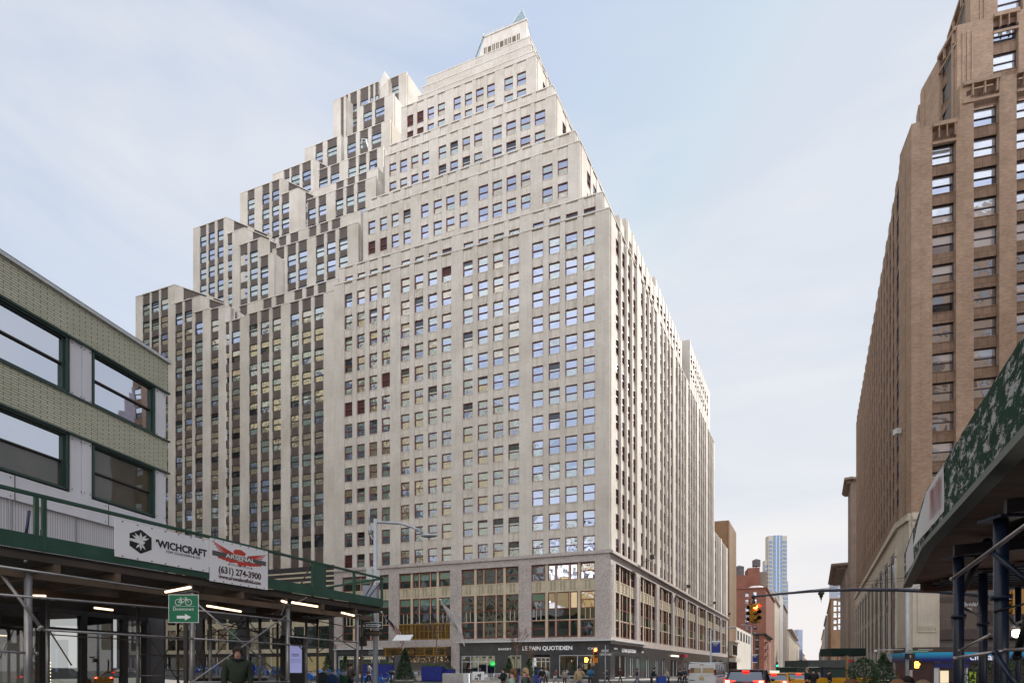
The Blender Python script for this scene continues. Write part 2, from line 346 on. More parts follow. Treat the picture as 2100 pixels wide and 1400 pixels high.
class Bld:
    """one building: wall / spandrel meshes and its windows"""
    def __init__(s, name, label, cat, loc, wallm, spm, framem=None, limit=100, styles=None, wname='window'):
        s.root = thing(name, label, cat, loc); s.wall = MB(); s.sp = MB(); s.wf = MB(); s.wp = MB(); s.cands = []
        s.wm, s.sm_, s.fm, s.limit, s.pick, s.wname = wallm, spm, framem or oxblood, limit, styles or pick, wname
    def facade(s, F, uL, uR, z0, z1, cols, heads, h, pn=0.0, sn=0.16, bk=0.55, wn=0.3, top=None, sill=0.0, fw=0.10, styles=None, ribs=(), colsp=True, trim=True):
        """piers between columns, spandrels between window rows, windows set back"""
        cols = sorted(cols); e = uL
        for (a, b) in cols:
            if a - e > 0.02: s.wall.box(F, e, a, pn, bk, z0, z1, 0, 'b')
            e = b
        if uR - e > 0.02: s.wall.box(F, e, uR, pn, bk, z0, z1, 0, 'b')
        zt = top if top is not None else z1 - 0.15
        hs = sorted([hd for hd in heads if hd <= z1 + 0.01])
        for (a, b) in cols:
            lo = z0
            for hd in hs:
                wb = hd - h
                if wb - lo > 0.02: s.sp.box(F, a, b, sn, bk, lo, wb, 0, 'blrd' if lo > z0 else 'blr')
                if lo in ribs or (lo > z0 and any(abs(lo - r) < 0.1 for r in ribs)):
                    w = b - a
                    for q in (0.14, 0.76): s.sp.box(F, a + w * q, a + w * (q + 0.10), sn - 0.09, sn, lo + 0.05, wb, 0, 'b')
                if wb - lo > 0.3 and trim and lo > z0: s.sp.box(F, a, b, sn - 0.05, sn, wb - 0.09, wb, 0, 'b')
                lo = hd
                st = (styles or s.pick)(); st = OVR.get((round(a, 3), round(hd, 2)), st)
                D = F.D((a + b) / 2)
                s.cands.append(((b - a) * h / D ** 2 * abs(F.u.x * (D) - F.u.y * (F.P((a + b) / 2, 0, 0).x)) / D, F, a, b, wb, hd, wn, fw, st))
            if zt - lo > 0.02: s.sp.box(F, a, b, sn, bk, lo, zt, 0, 'blrd')
    def slab(s, pts, z0, z1, m=0): s.wall.prism([(p[0], p[1]) for p in pts], z0, z1, m)
    def finish(s, force=None):
        s.wall.build('wall', [s.wm, palestone, roofm], s.root) if s.wall.f else None
        s.sp.build('spandrel', [s.sm_], s.root) if s.sp.f else None
        c = sorted(s.cands, key=lambda t: -t[0])
        for t in c[:s.limit]:
            _, F, a, b, z0, z1, n, fw, st = t; window_part(s.root, F, a, b, z0, z1, n, st, s.fm, fw, s.wname)
        for t in c[s.limit:]:
            _, F, a, b, z0, z1, n, fw, st = t; add_window(s.wf, s.wp, F, a, b, z0, z1, n, fw, True, st)
        if s.wf.f:
            o = s.wf.build(s.wname, s.fm, s.root); o['kind'] = 'stuff'
            q = s.wp.build('pane', PANES, o); q['kind'] = 'stuff'
        return s.root
pt = Bld('setback_tower', 'pale brick setback tower with red window frames, stepped like a pyramid, on the street corner', 'office tower', (C0.x, C0.y, gz(C0.x)), pale, spand)
FF = Frame(C0, -D2)        # front, u<0 to the left of the corner
FS = Frame(C0, D1)         # side street face
cols0 = [(705.7, 722.4), (731.1, 747.9), (756.4, 773.6), (782.1, 799.7), (821.1, 839.6), (849.3, 867.9), (877.1, 896.1), (905.4, 925.3),
         (949, 969.3), (979.3, 1000), (1010.7, 1032.1), (1042.1, 1064.6), (1091, 1113.8), (1125, 1148.2), (1159, 1183.9), (1195.4, 1220.4)]
UL = FF.ux(685)
c0 = [(FF.ux(a), FF.ux(b)) for a, b in cols0]
heads = [62.1 - 3.517 * k for k in range(13)]
zB = 17.62
def pickF(u):
    def f():
        r = random.random(); left = u < -12
        if left: a = random.choice([0, 1, 2, 2, 1, 0, 0]); b = random.choice([0, 1, 2, 0])
        else: a = random.choice([0, 0, 0, 0, 1]); b = random.choice([0, 0, 0, 1])
        return (a, b)
    return f
for c_, r_, s_ in ((0, 5, 4), (1, 5, 4), (3, 4, 4), (0, 3, 3), (0, 12, 4), (5, 9, 2), (7, 0, 3)): OVR[(round(c0[c_][0], 3), round(heads[r_], 2))] = (s_, s_) if c_ != 7 else (4, 1)
for i in range(4):
    cc = c0[4 * i:4 * i + 4]
    a = UL if i == 0 else (c0[4 * i - 1][1] + cc[0][0]) / 2; b = 0 if i == 3 else (cc[3][1] + c0[4 * i + 4][0]) / 2
    pt.facade(FF, a, b, zB, 63.9, cc, heads, 2.25, styles=pickF(cc[0][0]), ribs=heads[1:4])
# side face, seven tall bays then two lower ones
def side_cols(b0, b1): return [(2.33 + 11.4 * b + 2.52 * k, 2.33 + 11.4 * b + 2.52 * k + 1.58) for b in range(b0, b1) for k in range(4)]
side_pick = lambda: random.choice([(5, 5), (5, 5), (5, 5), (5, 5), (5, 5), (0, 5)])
pt.facade(FS, 0.55, 81.3, zB, 63.9, side_cols(0, 7), heads, 2.25, styles=side_pick, sn=0.14, wn=0.2, bk=0.62)
pt.facade(FS, 81.3, 105.5, zB, 39.6, side_cols(7, 9), [h for h in heads if h < 39], 2.12, styles=side_pick, sn=0.14, wn=0.2, bk=0.62)
for b_, top_, n_ in ((0, 63.9, 7), (7, 39.6, 2)):
    sc_ = side_cols(b_, b_ + n_)
    for i_ in range(len(sc_) - 1):
        g0, g1 = sc_[i_][1], sc_[i_ + 1][0]; w_ = .48 if g1 - g0 < 1.5 else 1.9
        pt.wall.box(FS, (g0 + g1) / 2 - w_ / 2, (g0 + g1) / 2 + w_ / 2, -0.13 if w_ < 1 else -.12, 0, zB + .15, top_ + (.25 if w_ > 1 else -.4), 0, 'b')
# cores behind the skins
def quad(Cc, aL, bB):   # footprint from corner, left length aL along D2, back length bB along D1, shrunk
    e = 0.5
    P0 = Cc + (-FF.n * -1) * e * 0 + FF.n * e + FS.n * e
    return [P0 + D2 * aL, P0, P0 + D1 * bB, P0 + D2 * aL + D1 * bB]
pt.slab(quad(C0, -UL - 0.6, 80.3), 0, 63.6, 2)
pt.slab(quad(C0, -UL - 20, 104.4), 0, 39.3, 2)
# end wall of the tall side part
Fe = Frame(C0 + D1 * 81.3 + FS.n * 0.0, D1)
pt.wall.box(Fe, -0.5, 0.0, 0.62, 22, 30, 63.9, 0)
# tiers
def tier(px, D, z0, z1, left, cols, hd, h=2.1, back=60, heads_side=True, styles=None, lou=()):
    C = Vector(((px - 1050) / 1000 * D, D, 0)); F = Frame(C, -D2); G = Frame(C, D1)
    ul = F.ux(left)
    cc = [(F.ux(a), F.ux(b)) for a, b in cols]
    for q in lou: OVR[(round(cc[q[0]][0], 3), round(hd[q[1]], 2))] = (4, 4)
    pt.facade(F, ul, 0, z0, z1, cc, hd, h, pn=0, sn=0.12, bk=0.5, wn=0.26, styles=styles, top=z1 - 0.1)
    sc = [(2.6 + 11.4 * b + 2.52 * k, 4.1 + 11.4 * b + 2.52 * k) for b in range(int((back - 4) / 11.4)) for k in range(4)]
    pt.facade(G, 0.5, back, z0, z1, sc, hd, h, styles=side_pick, sn=0.08, wn=0.15, bk=0.55)
    pt.slab([C + FF.n * .45 + FS.n * .45 + D2 * (-ul - .3), C + FF.n * .45 + FS.n * .45, C + FF.n * .45 + FS.n * .45 + D1 * (back - .5), C + FF.n * .45 + FS.n * .45 + D1 * (back - .5) + D2 * (-ul - .3)], z0, z1 - 0.3, 2)
    # left return wall
    pt.wall.box(Frame(C + D2 * (-ul), D1), 0.5, back, -0.01, 0.4, z0, z1 - 0.02, 0)
    return C, F, G
t1c = [(754.6, 769.6), (778.6, 793.6), (802.5, 817.5), (826.8, 842), (863, 878.6), (888.6, 906), (914.5, 932), (942, 959), (981, 1001), (1009.6, 1029.5), (1038.6, 1058.5), (1068, 1087.7), (1112, 1133), (1143.6, 1164.5)]
t2c = [(798, 812.5), (820, 835), (843, 858), (865, 880), (899, 915), (923, 939), (948, 964), (972, 989), (1009.6, 1029), (1038, 1058), (1067, 1087.5), (1096.4, 1118)]
t3c = [(834.6, 847.5), (855, 868.6), (876.4, 890), (897.5, 912.5), (930, 945), (953, 968), (975.7, 991.8), (998.6, 1014.6), (1034, 1052), (1060, 1078.6)]
uppick = lambda: random.choice([(0, 0), (0, 0), (0, 0), (0, 1), (1, 0), (1, 1), (0, 2)])
b1c = [(a + 1.5, b + 1) for a, b in cols0]
tier(1236.8, 71.0, 60, 70.9, 695, b1c, [69.3], 2.3, 78, styles=uppick)
tier(1190, 74.0, 68, 81.6, 745, t1c, [79.7, 76.15, 72.6], 2.25, 74, styles=uppick, lou=((0, 1), (1, 1)))
tier(1179.6, 79.0, 79, 88.6, 762, [(a + 3, b + 3) for a, b in t1c], [86.6], 2.2, 66, styles=uppick)
tier(1140, 83.0, 86, 99.2, 789, t2c, [97.5, 94.0, 90.4], 2.3, 62, styles=uppick)
tier(1134, 87.6, 96, 106.2, 795, [(a + 3, b + 3) for a, b in t2c], [103.9], 2.2, 54, styles=uppick)
tier(1100, 91.7, 104, 116.8, 823, t3c, [114.8, 111.5], 2.35, 48, styles=uppick, lou=((0, 0), (0, 1), (1, 0), (1, 1)))
tier(1095.7, 93.8, 114, 120.2, 857, [], [], 2.1, 40)
tier(1090, 95.4, 118, 123.6, 866, [], [], 2.1, 34)
Ct, Ft, Gt = tier(1086.5, 96.6, 121, 126.6, 875, [], [], 2.1, 28)
# coping lines on every parapet and on the belt course
cp = MB()
for (px, D, z, left, bk) in ((1250.7, 66, 63.9, 685, 81.3), (1236.8, 71, 70.9, 695, 78), (1190, 74, 81.6, 745, 74), (1179.6, 79, 88.6, 762, 66), (1140, 83, 99.2, 789, 62), (1134, 87.6, 106.2, 795, 54), (1100, 91.7, 116.8, 823, 48), (1095.7, 93.8, 120.2, 857, 40), (1090, 95.4, 123.6, 866, 34), (1086.5, 96.6, 126.6, 875, 28)):
    C = Vector(((px - 1050) / 1000 * D, D, 0)); F = Frame(C, -D2); G = Frame(C, D1); ul = F.ux(left)
    n = int(-ul / 1.5)
    for k in range(n):
        a = ul + (-ul) * k / n; b = ul + (-ul) * (k + 1) / n - 0.03
        cp.box(F, a, b, -0.07 + 0.01 * (k % 3), 0.5, z - 0.04 + 0.012 * (k % 2), z + 0.14, 0)
    cp.box(G, 0.05, bk, -0.06, 0.5, z, z + 0.14, 0)
cp.build('coping', [palestone], pt.root)
# penthouse with raking glass
ph = MB(); Cp = Vector(((1080 - 1050) / 1000 * 98.5, 98.5, 0)); Fp = Frame(Cp, -D2); zt = Fp.zy(0, 42)
uA = Fp.ux(966); uB = Fp.ux(993)
zA = 126.5
P = Fp.P
for dn0, dn1, mm in ((0, 16, 0),):
    poly = [(uA, zA - 3), (0, zA - 3), (0, zt), (uB, zt)]
    ph.flat(Fp, poly, 0, 0)
    ph.face([P(uA, 16, zA - 3), P(uA, 0, zA - 3), P(uB, 0, zt), P(uB, 16, zt)], None, 0)
    ph.face([P(uB, 0, zt), P(0, 0, zt), P(0, 16, zt), P(uB, 16, zt)], None, 0)
    ph.face([P(0, 0, zA - 3), P(0, 16, zA - 3), P(0, 16, zt), P(0, 0, zt)], None, 0)
    ph.face([P(0, 16, zA - 3), P(uA, 16, zA - 3), P(uB, 16, zt), P(0, 16, zt)], None, 0)
for k in range(3):
    u = uA * 0.22 + uA * 0.22 * k
    ph.box(Fp, u - 0.35, u + 0.35, -0.05, 0, zt - 3.3, zt - 2.2, 1)
    for q in (-1.1, -0.75, 0.75, 1.1): ph.box(Fp, u + q - 0.09, u + q + 0.09, -0.06, 0, zt - 3.6, zt - 2.1, 1)
ph.box(Fp, uB, 0.15, -0.15, 0.5, zt, zt + 0.25, 0)
ph.build('penthouse', [palestone, creamdark], pt.root)
gp = MB(); ap = PX(1071, 19, 100.5); e0 = P(Fp.ux(1031), 1, zt + .25); e1 = P(0, 0.6, zt + .25); e2 = P(0, 9, zt + .25); e3 = P(Fp.ux(1031), 9, zt + .25)
bluegl = glassy('pyramid_glass', (0.10, 0.16, 0.18), 0.55, 0.05, 0.5, tint=(0.7, 0.85, 0.9)); steel_w = mat('white_steel', (0.6, 0.62, 0.64), None, 1, 0.5)
for a, b in ((e0, e1), (e1, e2), (e2, e3), (e3, e0)): gp.face([a, b, ap], None, 0)
gp.face([P(uA, 0, zA), P(uB, 0, zt + .2), P(uB, -0.4, zt + .3), P(uA, -0.4, zA)], None, 0)
gpo = gp.build('glass_pyramid', [bluegl], pt.root)
gs = MB()
for a, b in ((e0, ap), (e1, ap), (e2, ap), (e0, e1), (P(uA, -0.3, zA), P(uB, -0.3, zt + .6)), (e1, P(0.5, 3, zA - 8))): gs.tube(a, b, 0.09, 6)
for k in range(1, 6): gs.tube(e0.lerp(ap, k / 6), e1.lerp(ap, k / 6), 0.05, 5)
for k in range(9): gs.tube(P(uB + (Fp.ux(1031) - uB) * k / 8, 0.3, zt + .25), P(uB + (Fp.ux(1031) - uB) * k / 8, 0.3, zt + 1.3), 0.03, 4)
gs.tube(P(uB, 0.3, zt + 1.3), P(Fp.ux(1031), 0.3, zt + 1.3), 0.035, 4)
gs.build('glazing_bar', steel_w, gpo)
# side pavilions stepping out above the side face
for (xc, yc, D, ln, wf) in ((1270, 440, 73.5, 7, 4), (1285, 447, 76, 17, 4), (1343, 567, 92, 22, 9), (1414, 696, 113, 26, 14)):
    C = Vector(((xc - 1050) / 1000 * D, D, 0)); F = Frame(C, -D2); G = Frame(C, D1); z1 = CH + (HY - yc) / 1000 * D
    nb = int((ln - 1.5) / 2.52)
    pt.facade(G, 0.5, ln, 60, z1, [(1.3 + 2.52 * k, 2.9 + 2.52 * k) for k in range(nb)], [z1 - 2.2, z1 - 5.7], 2.1, styles=side_pick, sn=0.08, wn=0.15, bk=0.6)
    pt.wall.box(F, -wf, 0, 0, 0.5, 60, z1, 0)
    pt.slab([C + D2 * wf + D1 * .4, C + D1 * .4 + FS.n * .4, C + D1 * ln + FS.n * .4, C + D1 * ln + D2 * wf], 60, z1 - .1, 2)
pt.finish()
# ---------------------------------------------------------------- granite base of the tower
base = MB(); tr = MB(); orn = MB(); ornd = MB()
bays = [(701.4, 796.9), (817.9, 922.9), (946, 1063.3), (1089.3, 1220)]
RZ = [(14.0, 16.2), (10.0, 12.35), (6.1, 8.4)]
def base_bay(F, a, b, first_glass, far=False, wname='showroom_window', stylef=None):
    orn, ornd, bandm, tr = MB(), MB(), MB(), MB()
    w = b - a; m1 = a + w * 0.225; m2 = a + w * 0.265; m3 = a + w * 0.735; m4 = a + w * 0.775
    tr.box(F, m1, m2, 0.18, 0.6, 6.0, 16.25, 0, 'b'); tr.box(F, m3, m4, 0.18, 0.6, 6.0, 16.25, 0, 'b')
    # ornamented spandrel
    for (s0, s1) in ((a, m1), (m2, m3), (m4, b)):
        orn.box(F, s0, s1, 0.26, 0.6, 12.4, 13.95, 0, 'blr')
        k = 1 if (s1 - s0) < w * 0.3 else 3
        for q in range(k):
            c = s0 + (s1 - s0) * (q + 0.5) / k; hw = min(0.42, (s1 - s0) / k * 0.28)
            nn = 8 if not far else 4
            for r in range(nn):
                z = 12.55 + 1.3 * r / nn; dz = 1.3 / nn
                for sg in (-1, 1):
                    orn_pts = [(c + sg * 0.08, z), (c + sg * hw, z + dz * 0.45), (c + sg * hw, z + dz * 0.85), (c + sg * 0.08, z + dz * 0.42)]
                    if sg < 0: orn_pts = orn_pts[::-1]
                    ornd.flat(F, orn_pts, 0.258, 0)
            for e in (-1, 1): orn.box(F, c + e * (hw + 0.13) - 0.03, c + e * (hw + 0.13) + 0.03, 0.2, 0.26, 12.45, 13.9, 0, 'b')
    tr.box(F, a, b, 0.2, 0.3, 13.9, 14.0, 0, 'b'); tr.box(F, a, b, 0.2, 0.3, 12.35, 12.45, 0, 'b')
    # dark band between second and third rows
    ps = [a, m1, m2, m3, m4, b]
    for (s0, s1, ns) in ((a, m1, 3), (m2, m3, 3), (m4, b, 3)):
        bandm.box(F, s0, s1, 0.36, 0.6, 8.45, 10.0, 0, 'blr')
        cuts = [1 / 3, 2 / 3] if (s0 != m2) else [0.27, 0.73]
        for c in cuts: tr.box(F, s0 + (s1 - s0) * c - 0.05, s0 + (s1 - s0) * c + 0.05, 0.3, 0.36, 8.45, 10.0, 0, 'b')
    tr.box(F, a, b, 0.28, 0.4, 8.40, 8.5, 0, 'b')
    tr.box(F, m2 + (m3 - m2) * .27 - .05, m2 + (m3 - m2) * .27 + .05, .27, .4, 6.1, 16.2, 0, 'b'); tr.box(F, m2 + (m3 - m2) * .73 - .05, m2 + (m3 - m2) * .73 + .05, .27, .4, 6.1, 16.2, 0, 'b')
    for ri, (z0, z1) in enumerate(RZ):
        st = (stylef or (lambda r, c: (6, 6)))
        f = MB(); p = MB()
        add_window(f, p, F, a, m1, z0, z1, 0.34, 0.12, True, st(ri, 0)); add_window(f, p, F, m4, b, z0, z1, 0.34, 0.12, True, st(ri, 2))
        c1 = m2 + (m3 - m2) * .27; c2 = m2 + (m3 - m2) * .73
        s1 = st(ri, 1)
        for (x0, x1) in ((m2, c1 - .05), (c1 + .05, c2 - .05), (c2 + .05, m3)): add_window(f, p, F, x0, x1, z0, z1, 0.34, 0.13, False, s1)
        o = f.build(wname, oxbright if not far else oxblood, pt.root); p.build('pane', PANES, o)
    tr.build('terracotta_mullion', [cream], pt.root); o = orn.build('chevron_spandrel', [cream], pt.root); ornd.build('chevron_relief', [creamdark], o); bandm.build('dark_glass_band', [gdark], pt.root)
random.seed(3)
def stF(bay):
    def g(r, c):
        if bay == 3: return [[(6, 6), (8, 8), (2, 8)], [(7, 6), (8, 8), (2, 2)], [(6, 6), (6, 6), (6, 6)]][r][c]
        if bay == 2: return [(6, 6), (6, 6), (6, 6)][c]
        return (7, 6) if r < 2 else (6, 6)
    return g
us = []
for i, (x0, x1) in enumerate(bays):
    a, b = FF.ux(x0), FF.ux(x1); us.append((a, b))
    if i != 1: base_bay(FF, a, b, None, stylef=stF(i))
    else:
        RZs = RZ; RZ = RZ[:2]; base_bay(FF, a, b, None, stylef=stF(1)); RZ = RZs
e = UL
for (a, b) in us + [(0.0, 0.0)]:
    if b <= a: b = a
    base.box(FF, e, a if a < 0 else 0, 0, 0.65, 5.5, 16.3, 0, 'b')
    # shallow recessed panel on the pier
    e = b
base.box(FF, UL, 0, 0, 0.65, 16.3, 17.25, 0, 'b')
base.box(FF, UL, 0, -0.02, 0.65, 5.5, 6.0, 0, 'b')
base.box(FF, UL - 0.05, 0.22, -0.22, 0.6, 17.25, 17.55, 0); base.box(FF, UL, 0.1, -0.1, 0.6, 17.55, 17.75, 0)
base.box(FS, 0.1, 106, -0.42, 0.6, 17.25, 17.55, 0); base.box(FS, 0.1, 106, -0.3, 0.6, 17.55, 17.75, 0)
base.box(FS, 0.3, 106, 0, 0.65, 16.3, 17.25, 0, 'b'); base.box(FS, 0.3, 106, 0, 0.65, 5.0, 6.0, 0, 'b')
e = 0.3
stS = lambda r, c: random.choice([(5, 5), (5, 6), (6, 5), (5, 5)])
for k in range(9):
    a = 2.33 + 11.4 * k; b = a + 9.2
    base_bay(FS, a, b, None, far=True, stylef=stS)
    base.box(FS, e, a, 0, 0.65, 6.0, 16.3, 0, 'b')
    for q in (e + 0.35, a - 0.35 if k else e + 1.0): base.box(FS, q - 0.09, q + 0.09, -0.05, 0.0, 6.0, 15.9, 0, 'b')
    e = b
base.box(FS, e, 106, 0, 0.65, 6.0, 16.3, 0, 'b')
for (a, b) in us:
    for q in (a - 0.55, b + 0.55): base.box(FF, q - 0.12, q + 0.12, -0.05, 0.0, 6.0, 15.9, 0, 'b')
base.build('granite_base', [granite], pt.root)
rl = MB()
for (px, D, z, left) in ((1140, 83, 99.34, 789), (1190, 74, 81.74, 745), (1100, 91.7, 116.94, 823)):
    C = Vector(((px - 1050) / 1000 * D, D, 0)); G = Frame(C, D1)
    for k in range(10): rl.tube(G.P(1.5 + 1.6 * k, .3, z), G.P(1.5 + 1.6 * k, .3, z + .9), .035, 4)
    rl.tube(G.P(1.5, .3, z + .9), G.P(15.9, .3, z + .9), .035, 4)
rl.build('roof_railing', MATS['white_steel'], pt.root)
# ================================================================ dark-panelled stepped tower to the left
darksp = mat('dark_ribbed_spandrel', (0.13, 0.098, 0.082), (0.09, 0.07, 0.062), 1.2, 0.6, brick=(0.16, 3.0, 0.025, 0.55, 0.1), streak=0.2)
pale2 = mat('weathered_pale_brick', (0.72, 0.67, 0.61), (0.62, 0.575, 0.52), 0.3, 0.8, brick=(0.42, 0.14, 0.012, 0.82, 0.10), grime=0.6, streak=0.25)
blackfr = mat('black_window_paint', (0.030, 0.026, 0.026), None, 1, 0.5)
tanpick = lambda: random.choice([(0, 0), (2, 2), (2, 1), (1, 2), (1, 1), (2, 2), (0, 2), (1, 0), (2, 3)]) if random.random() > 0.02 else (3, 3)
skypick = lambda: random.choice([(0, 0), (0, 1), (1, 0), (1, 1), (0, 0)])
dk = Bld('stepped_tower', 'stepped pale tower with dark ribbed panels between its black windows, left of the red-windowed one', 'office tower', (-45, 85, gz(-40)), pale2, darksp, blackfr, limit=100)
DD = vpdir(2700)
def dblk(xl, xr, yr, D, cols, sp_px, z0=0, diag=None, dn=(), back=14, rows=30, st=tanpick, hd=1.9, pane_h=2.12, right_only=False):
    C = Vector(((xr - 1050) / 1000 * D, D, 0)); F = Frame(C, -D2); z1 = CH + (HY - yr) / 1000 * D
    ul = F.ux(xl); cc = [(F.ux(a - 1.1), F.ux(b + 1.1)) for a, b in cols]
    fl = sp_px / 1000 * (D + (-ul) * 0.15)
    hh = [z1 - hd - fl * k for k in range(rows) if z1 - hd - fl * k - pane_h > max(z0, 19)]
    zz = max(z0, 18.5) if z0 < 18 else z0
    dk.facade(F, ul, 0, zz, z1, cc, hh, pane_h, pn=0, sn=0.10, bk=0.5, wn=0.18, styles=st, fw=0.07, top=z1 - 0.05, trim=False)
    # pale brick teeth biting into the edges of the dark panels
    tops = [z1 - 0.1] + [h - pane_h for h in hh]; bots = hh + [zz]
    for (a, b) in cc:
        for t, bo in zip(tops, bots):
            n = max(2, int((t - bo) / 0.30))
            for q in range(n):
                za = bo + (t - bo) * (q + 0.25) / n; zb = za + (t - bo) / n * 0.42
                for (s0, s1) in ((a, a + 0.16), (b - 0.16, b)):
                    P = F.P; dk.wall.face([P(s0, 0.085, za), P(s1, 0.085, za), P(s1, 0.085, zb), P(s0, 0.085, zb)], [(0, 0), (.1, 0), (.1, .02), (0, .02)], 1)
    if diag:
        G = Frame(C, DD); ul2 = G.ux(diag); W = ul2
        nd = max(1, int(W / 3.6)); dc = [(0.9 + (W - 0.9) * k / nd + 0.5, 0.9 + (W - .9) * (k + 1) / nd - 0.7) for k in range(nd)]
        dk.facade(G, 0.0, W, zz, z1, dc, hh, pane_h, pn=0, sn=0.14, bk=0.5, wn=0.26, styles=st, fw=0.09, top=z1 - 0.05, trim=False)
        e2 = G.P(W, 0, 0)
        pts = [C + D2 * (-ul - .1) + F.n * .45, C + F.n * .45 + G.n * .3, e2 + G.n * .45, e2 + D1 * back, C + D2 * (-ul - .1) + D1 * back]
        # facade returns straight back after the diagonal
        dk.wall.box(Frame(e2, D1), 0.5, back, 0, 0.45, zz, z1 - 0.02, 0)
    else:
        G = Frame(C, D1); dk.wall.box(G, 0.5, back, 0, 0.45, zz, z1 - 0.02, 0)
        pts = [C + D2 * (-ul - .1) + F.n * .45, C + F.n * .45 + G.n * .4, C + G.n * .4 + D1 * back, C + D2 * (-ul - .1) + D1 * back]
    dk.slab(pts, zz, z1 - 0.2, 2)
    dk.wall.box(Frame(C + D2 * (-ul), D1), 0.5, back, -0.01, 0.4, zz, z1 - 0.02, 0)
    # coping
    n = max(1, int(-ul / 2)); 
    for k in range(n): dk.wall.box(F, ul + -ul * k / n, ul + -ul * (k + 1) / n, -0.05, 0.5, z1 + 0.0, z1 + 0.1 + 0.05 * (k % 2), 1)
    if diag: dk.wall.box(G, 0.02, ul2, -0.05, 0.5, z1, z1 + 0.12, 1)
random.seed(11)
dblk(278, 358, 584, 91.0, [(293, 306), (311, 325), (330, 343.6)], 35.5, diag=490, back=40)
dblk(350, 411, 607, 88.9, [(360, 373), (379, 393)], 37.0, diag=470, back=30)
dblk(395, 431, 632, 87.5, [(400.5, 414.5)], 38.0, back=20)
dblk(425, 461, 627, 86.6, [(432.5, 447)], 38.4, diag=482, back=20)
dblk(448, 511, 648, 85.0, [(453.8, 469), (475.5, 491)], 39.3, back=20)
dblk(505, 685, 596, 79.5, [(511.5, 527), (535, 551), (559, 575), (596, 612), (620, 637), (645, 662.5)], 41.4, back=30)
dblk(490, 693, 571, 84.6, [(492, 506), (540, 556), (566, 582), (604, 619), (628, 643), (652, 668)], 40, z0=58, back=26, rows=1, st=skypick)
# second level
dblk(396, 463, 446, 95, [(410.7, 422), (428, 439.5), (446.5, 457.5)], 33.8, z0=60, diag=556, back=34, st=skypick)
dblk(460, 502, 468, 93.8, [(463.5, 475)], 34, z0=60, diag=560, back=30, st=skypick)
dblk(488, 537, 488, 92.4, [(492.6, 506.5), (513, 527.5)], 34.5, z0=60, diag=575, back=30, st=skypick)
dblk(530, 562, 518, 91, [(534.8, 549)], 35, z0=60, back=26, st=skypick)
dblk(558, 735, 456, 87.6, [(567, 582), (590, 606), (612.5, 628.5), (648.6, 663.6), (671, 687), (696, 711.6)], 36.2, z0=62, back=34, st=skypick)
dblk(565, 740, 432, 91.5, [(572, 586), (596, 611), (634, 648), (657, 672), (681, 697)], 36, z0=76, back=30, rows=1, st=skypick)
# third level
dblk(492, 577, 366, 103, [(508.5, 521), (538.6, 551.5), (558.6, 571.6)], 31, z0=76, diag=640, back=34, st=skypick)
dblk(574, 612, 387, 101.5, [(578.4, 592)], 31.2, z0=76, diag=650, back=30, st=skypick)
dblk(605, 771, 362, 97.5, [(611, 625.5), (631.5, 646.5), (654, 668), (689, 703), (711, 725), (733.5, 748.5)], 33.7, z0=78, back=34, st=skypick)
dblk(640, 776, 344, 101, [(690, 704), (713, 727), (736, 751)], 33, z0=95, back=30, rows=1, st=skypick)
# fourth level and crown
dblk(559, 642, 327, 110, [(583, 593), (598, 613.5), (620.8, 636.5)], 29, z0=90, diag=680, back=34, st=skypick)
dblk(648, 786, 301, 105.5, [(655, 671), (678.6, 695), (715, 729), (736.5, 750), (758, 772.5)], 31, z0=92, back=34, st=skypick)
dblk(625, 700, 277, 118, [(648, 661), (672, 690)], 29, z0=100, back=26, rows=1, st=skypick)
dblk(706, 800, 246, 112, [(713, 729), (738.6, 754), (763, 781)], 30.5, z0=100, back=30, st=skypick)
dblk(738, 807, 192, 119, [(746, 762), (770, 787.5)], 30, z0=110, back=26, st=skypick)
dblk(683, 709, 197, 128.5, [(699.5, 704)], 28, z0=110, back=22, rows=0)
dblk(706, 776, 168, 128.0, [(709, 713), (719, 731), (739.5, 754.5), (759.5, 765), (770, 775)], 29, z0=112, back=22, rows=5, hd=3.2, st=skypick)
dblk(776, 797, 163, 127.6, [], 29, z0=112, back=18)
dblk(795, 834, 148, 127.2, [(801.5, 816.7)], 29, z0=112, back=22, rows=2, hd=2.3, st=skypick)
gm_ = MB(); Fg = Frame(PX(797, 163, 127.55) * Vector((1, 1, 0)), -D2); zg = Fg.zy(0, 163); a = Fg.ux(771); 
Pg = Fg.P; apx = Fg.zy(Fg.ux(788), 146)
q = [Pg(a, 0, zg - 2.5), Pg(0, 0, zg - .1), Pg(Fg.ux(788), 0, apx)]; q2 = [p + D1 * 6 for p in q]
gm_.face(q, None, 0); gm_.face(q2[::-1], None, 0)
for i in range(3): j = (i + 1) % 3; gm_.face([q[i], q2[i], q2[j], q[j]][::-1], None, 0)
gm_.build('gable', [palestone], dk.root)
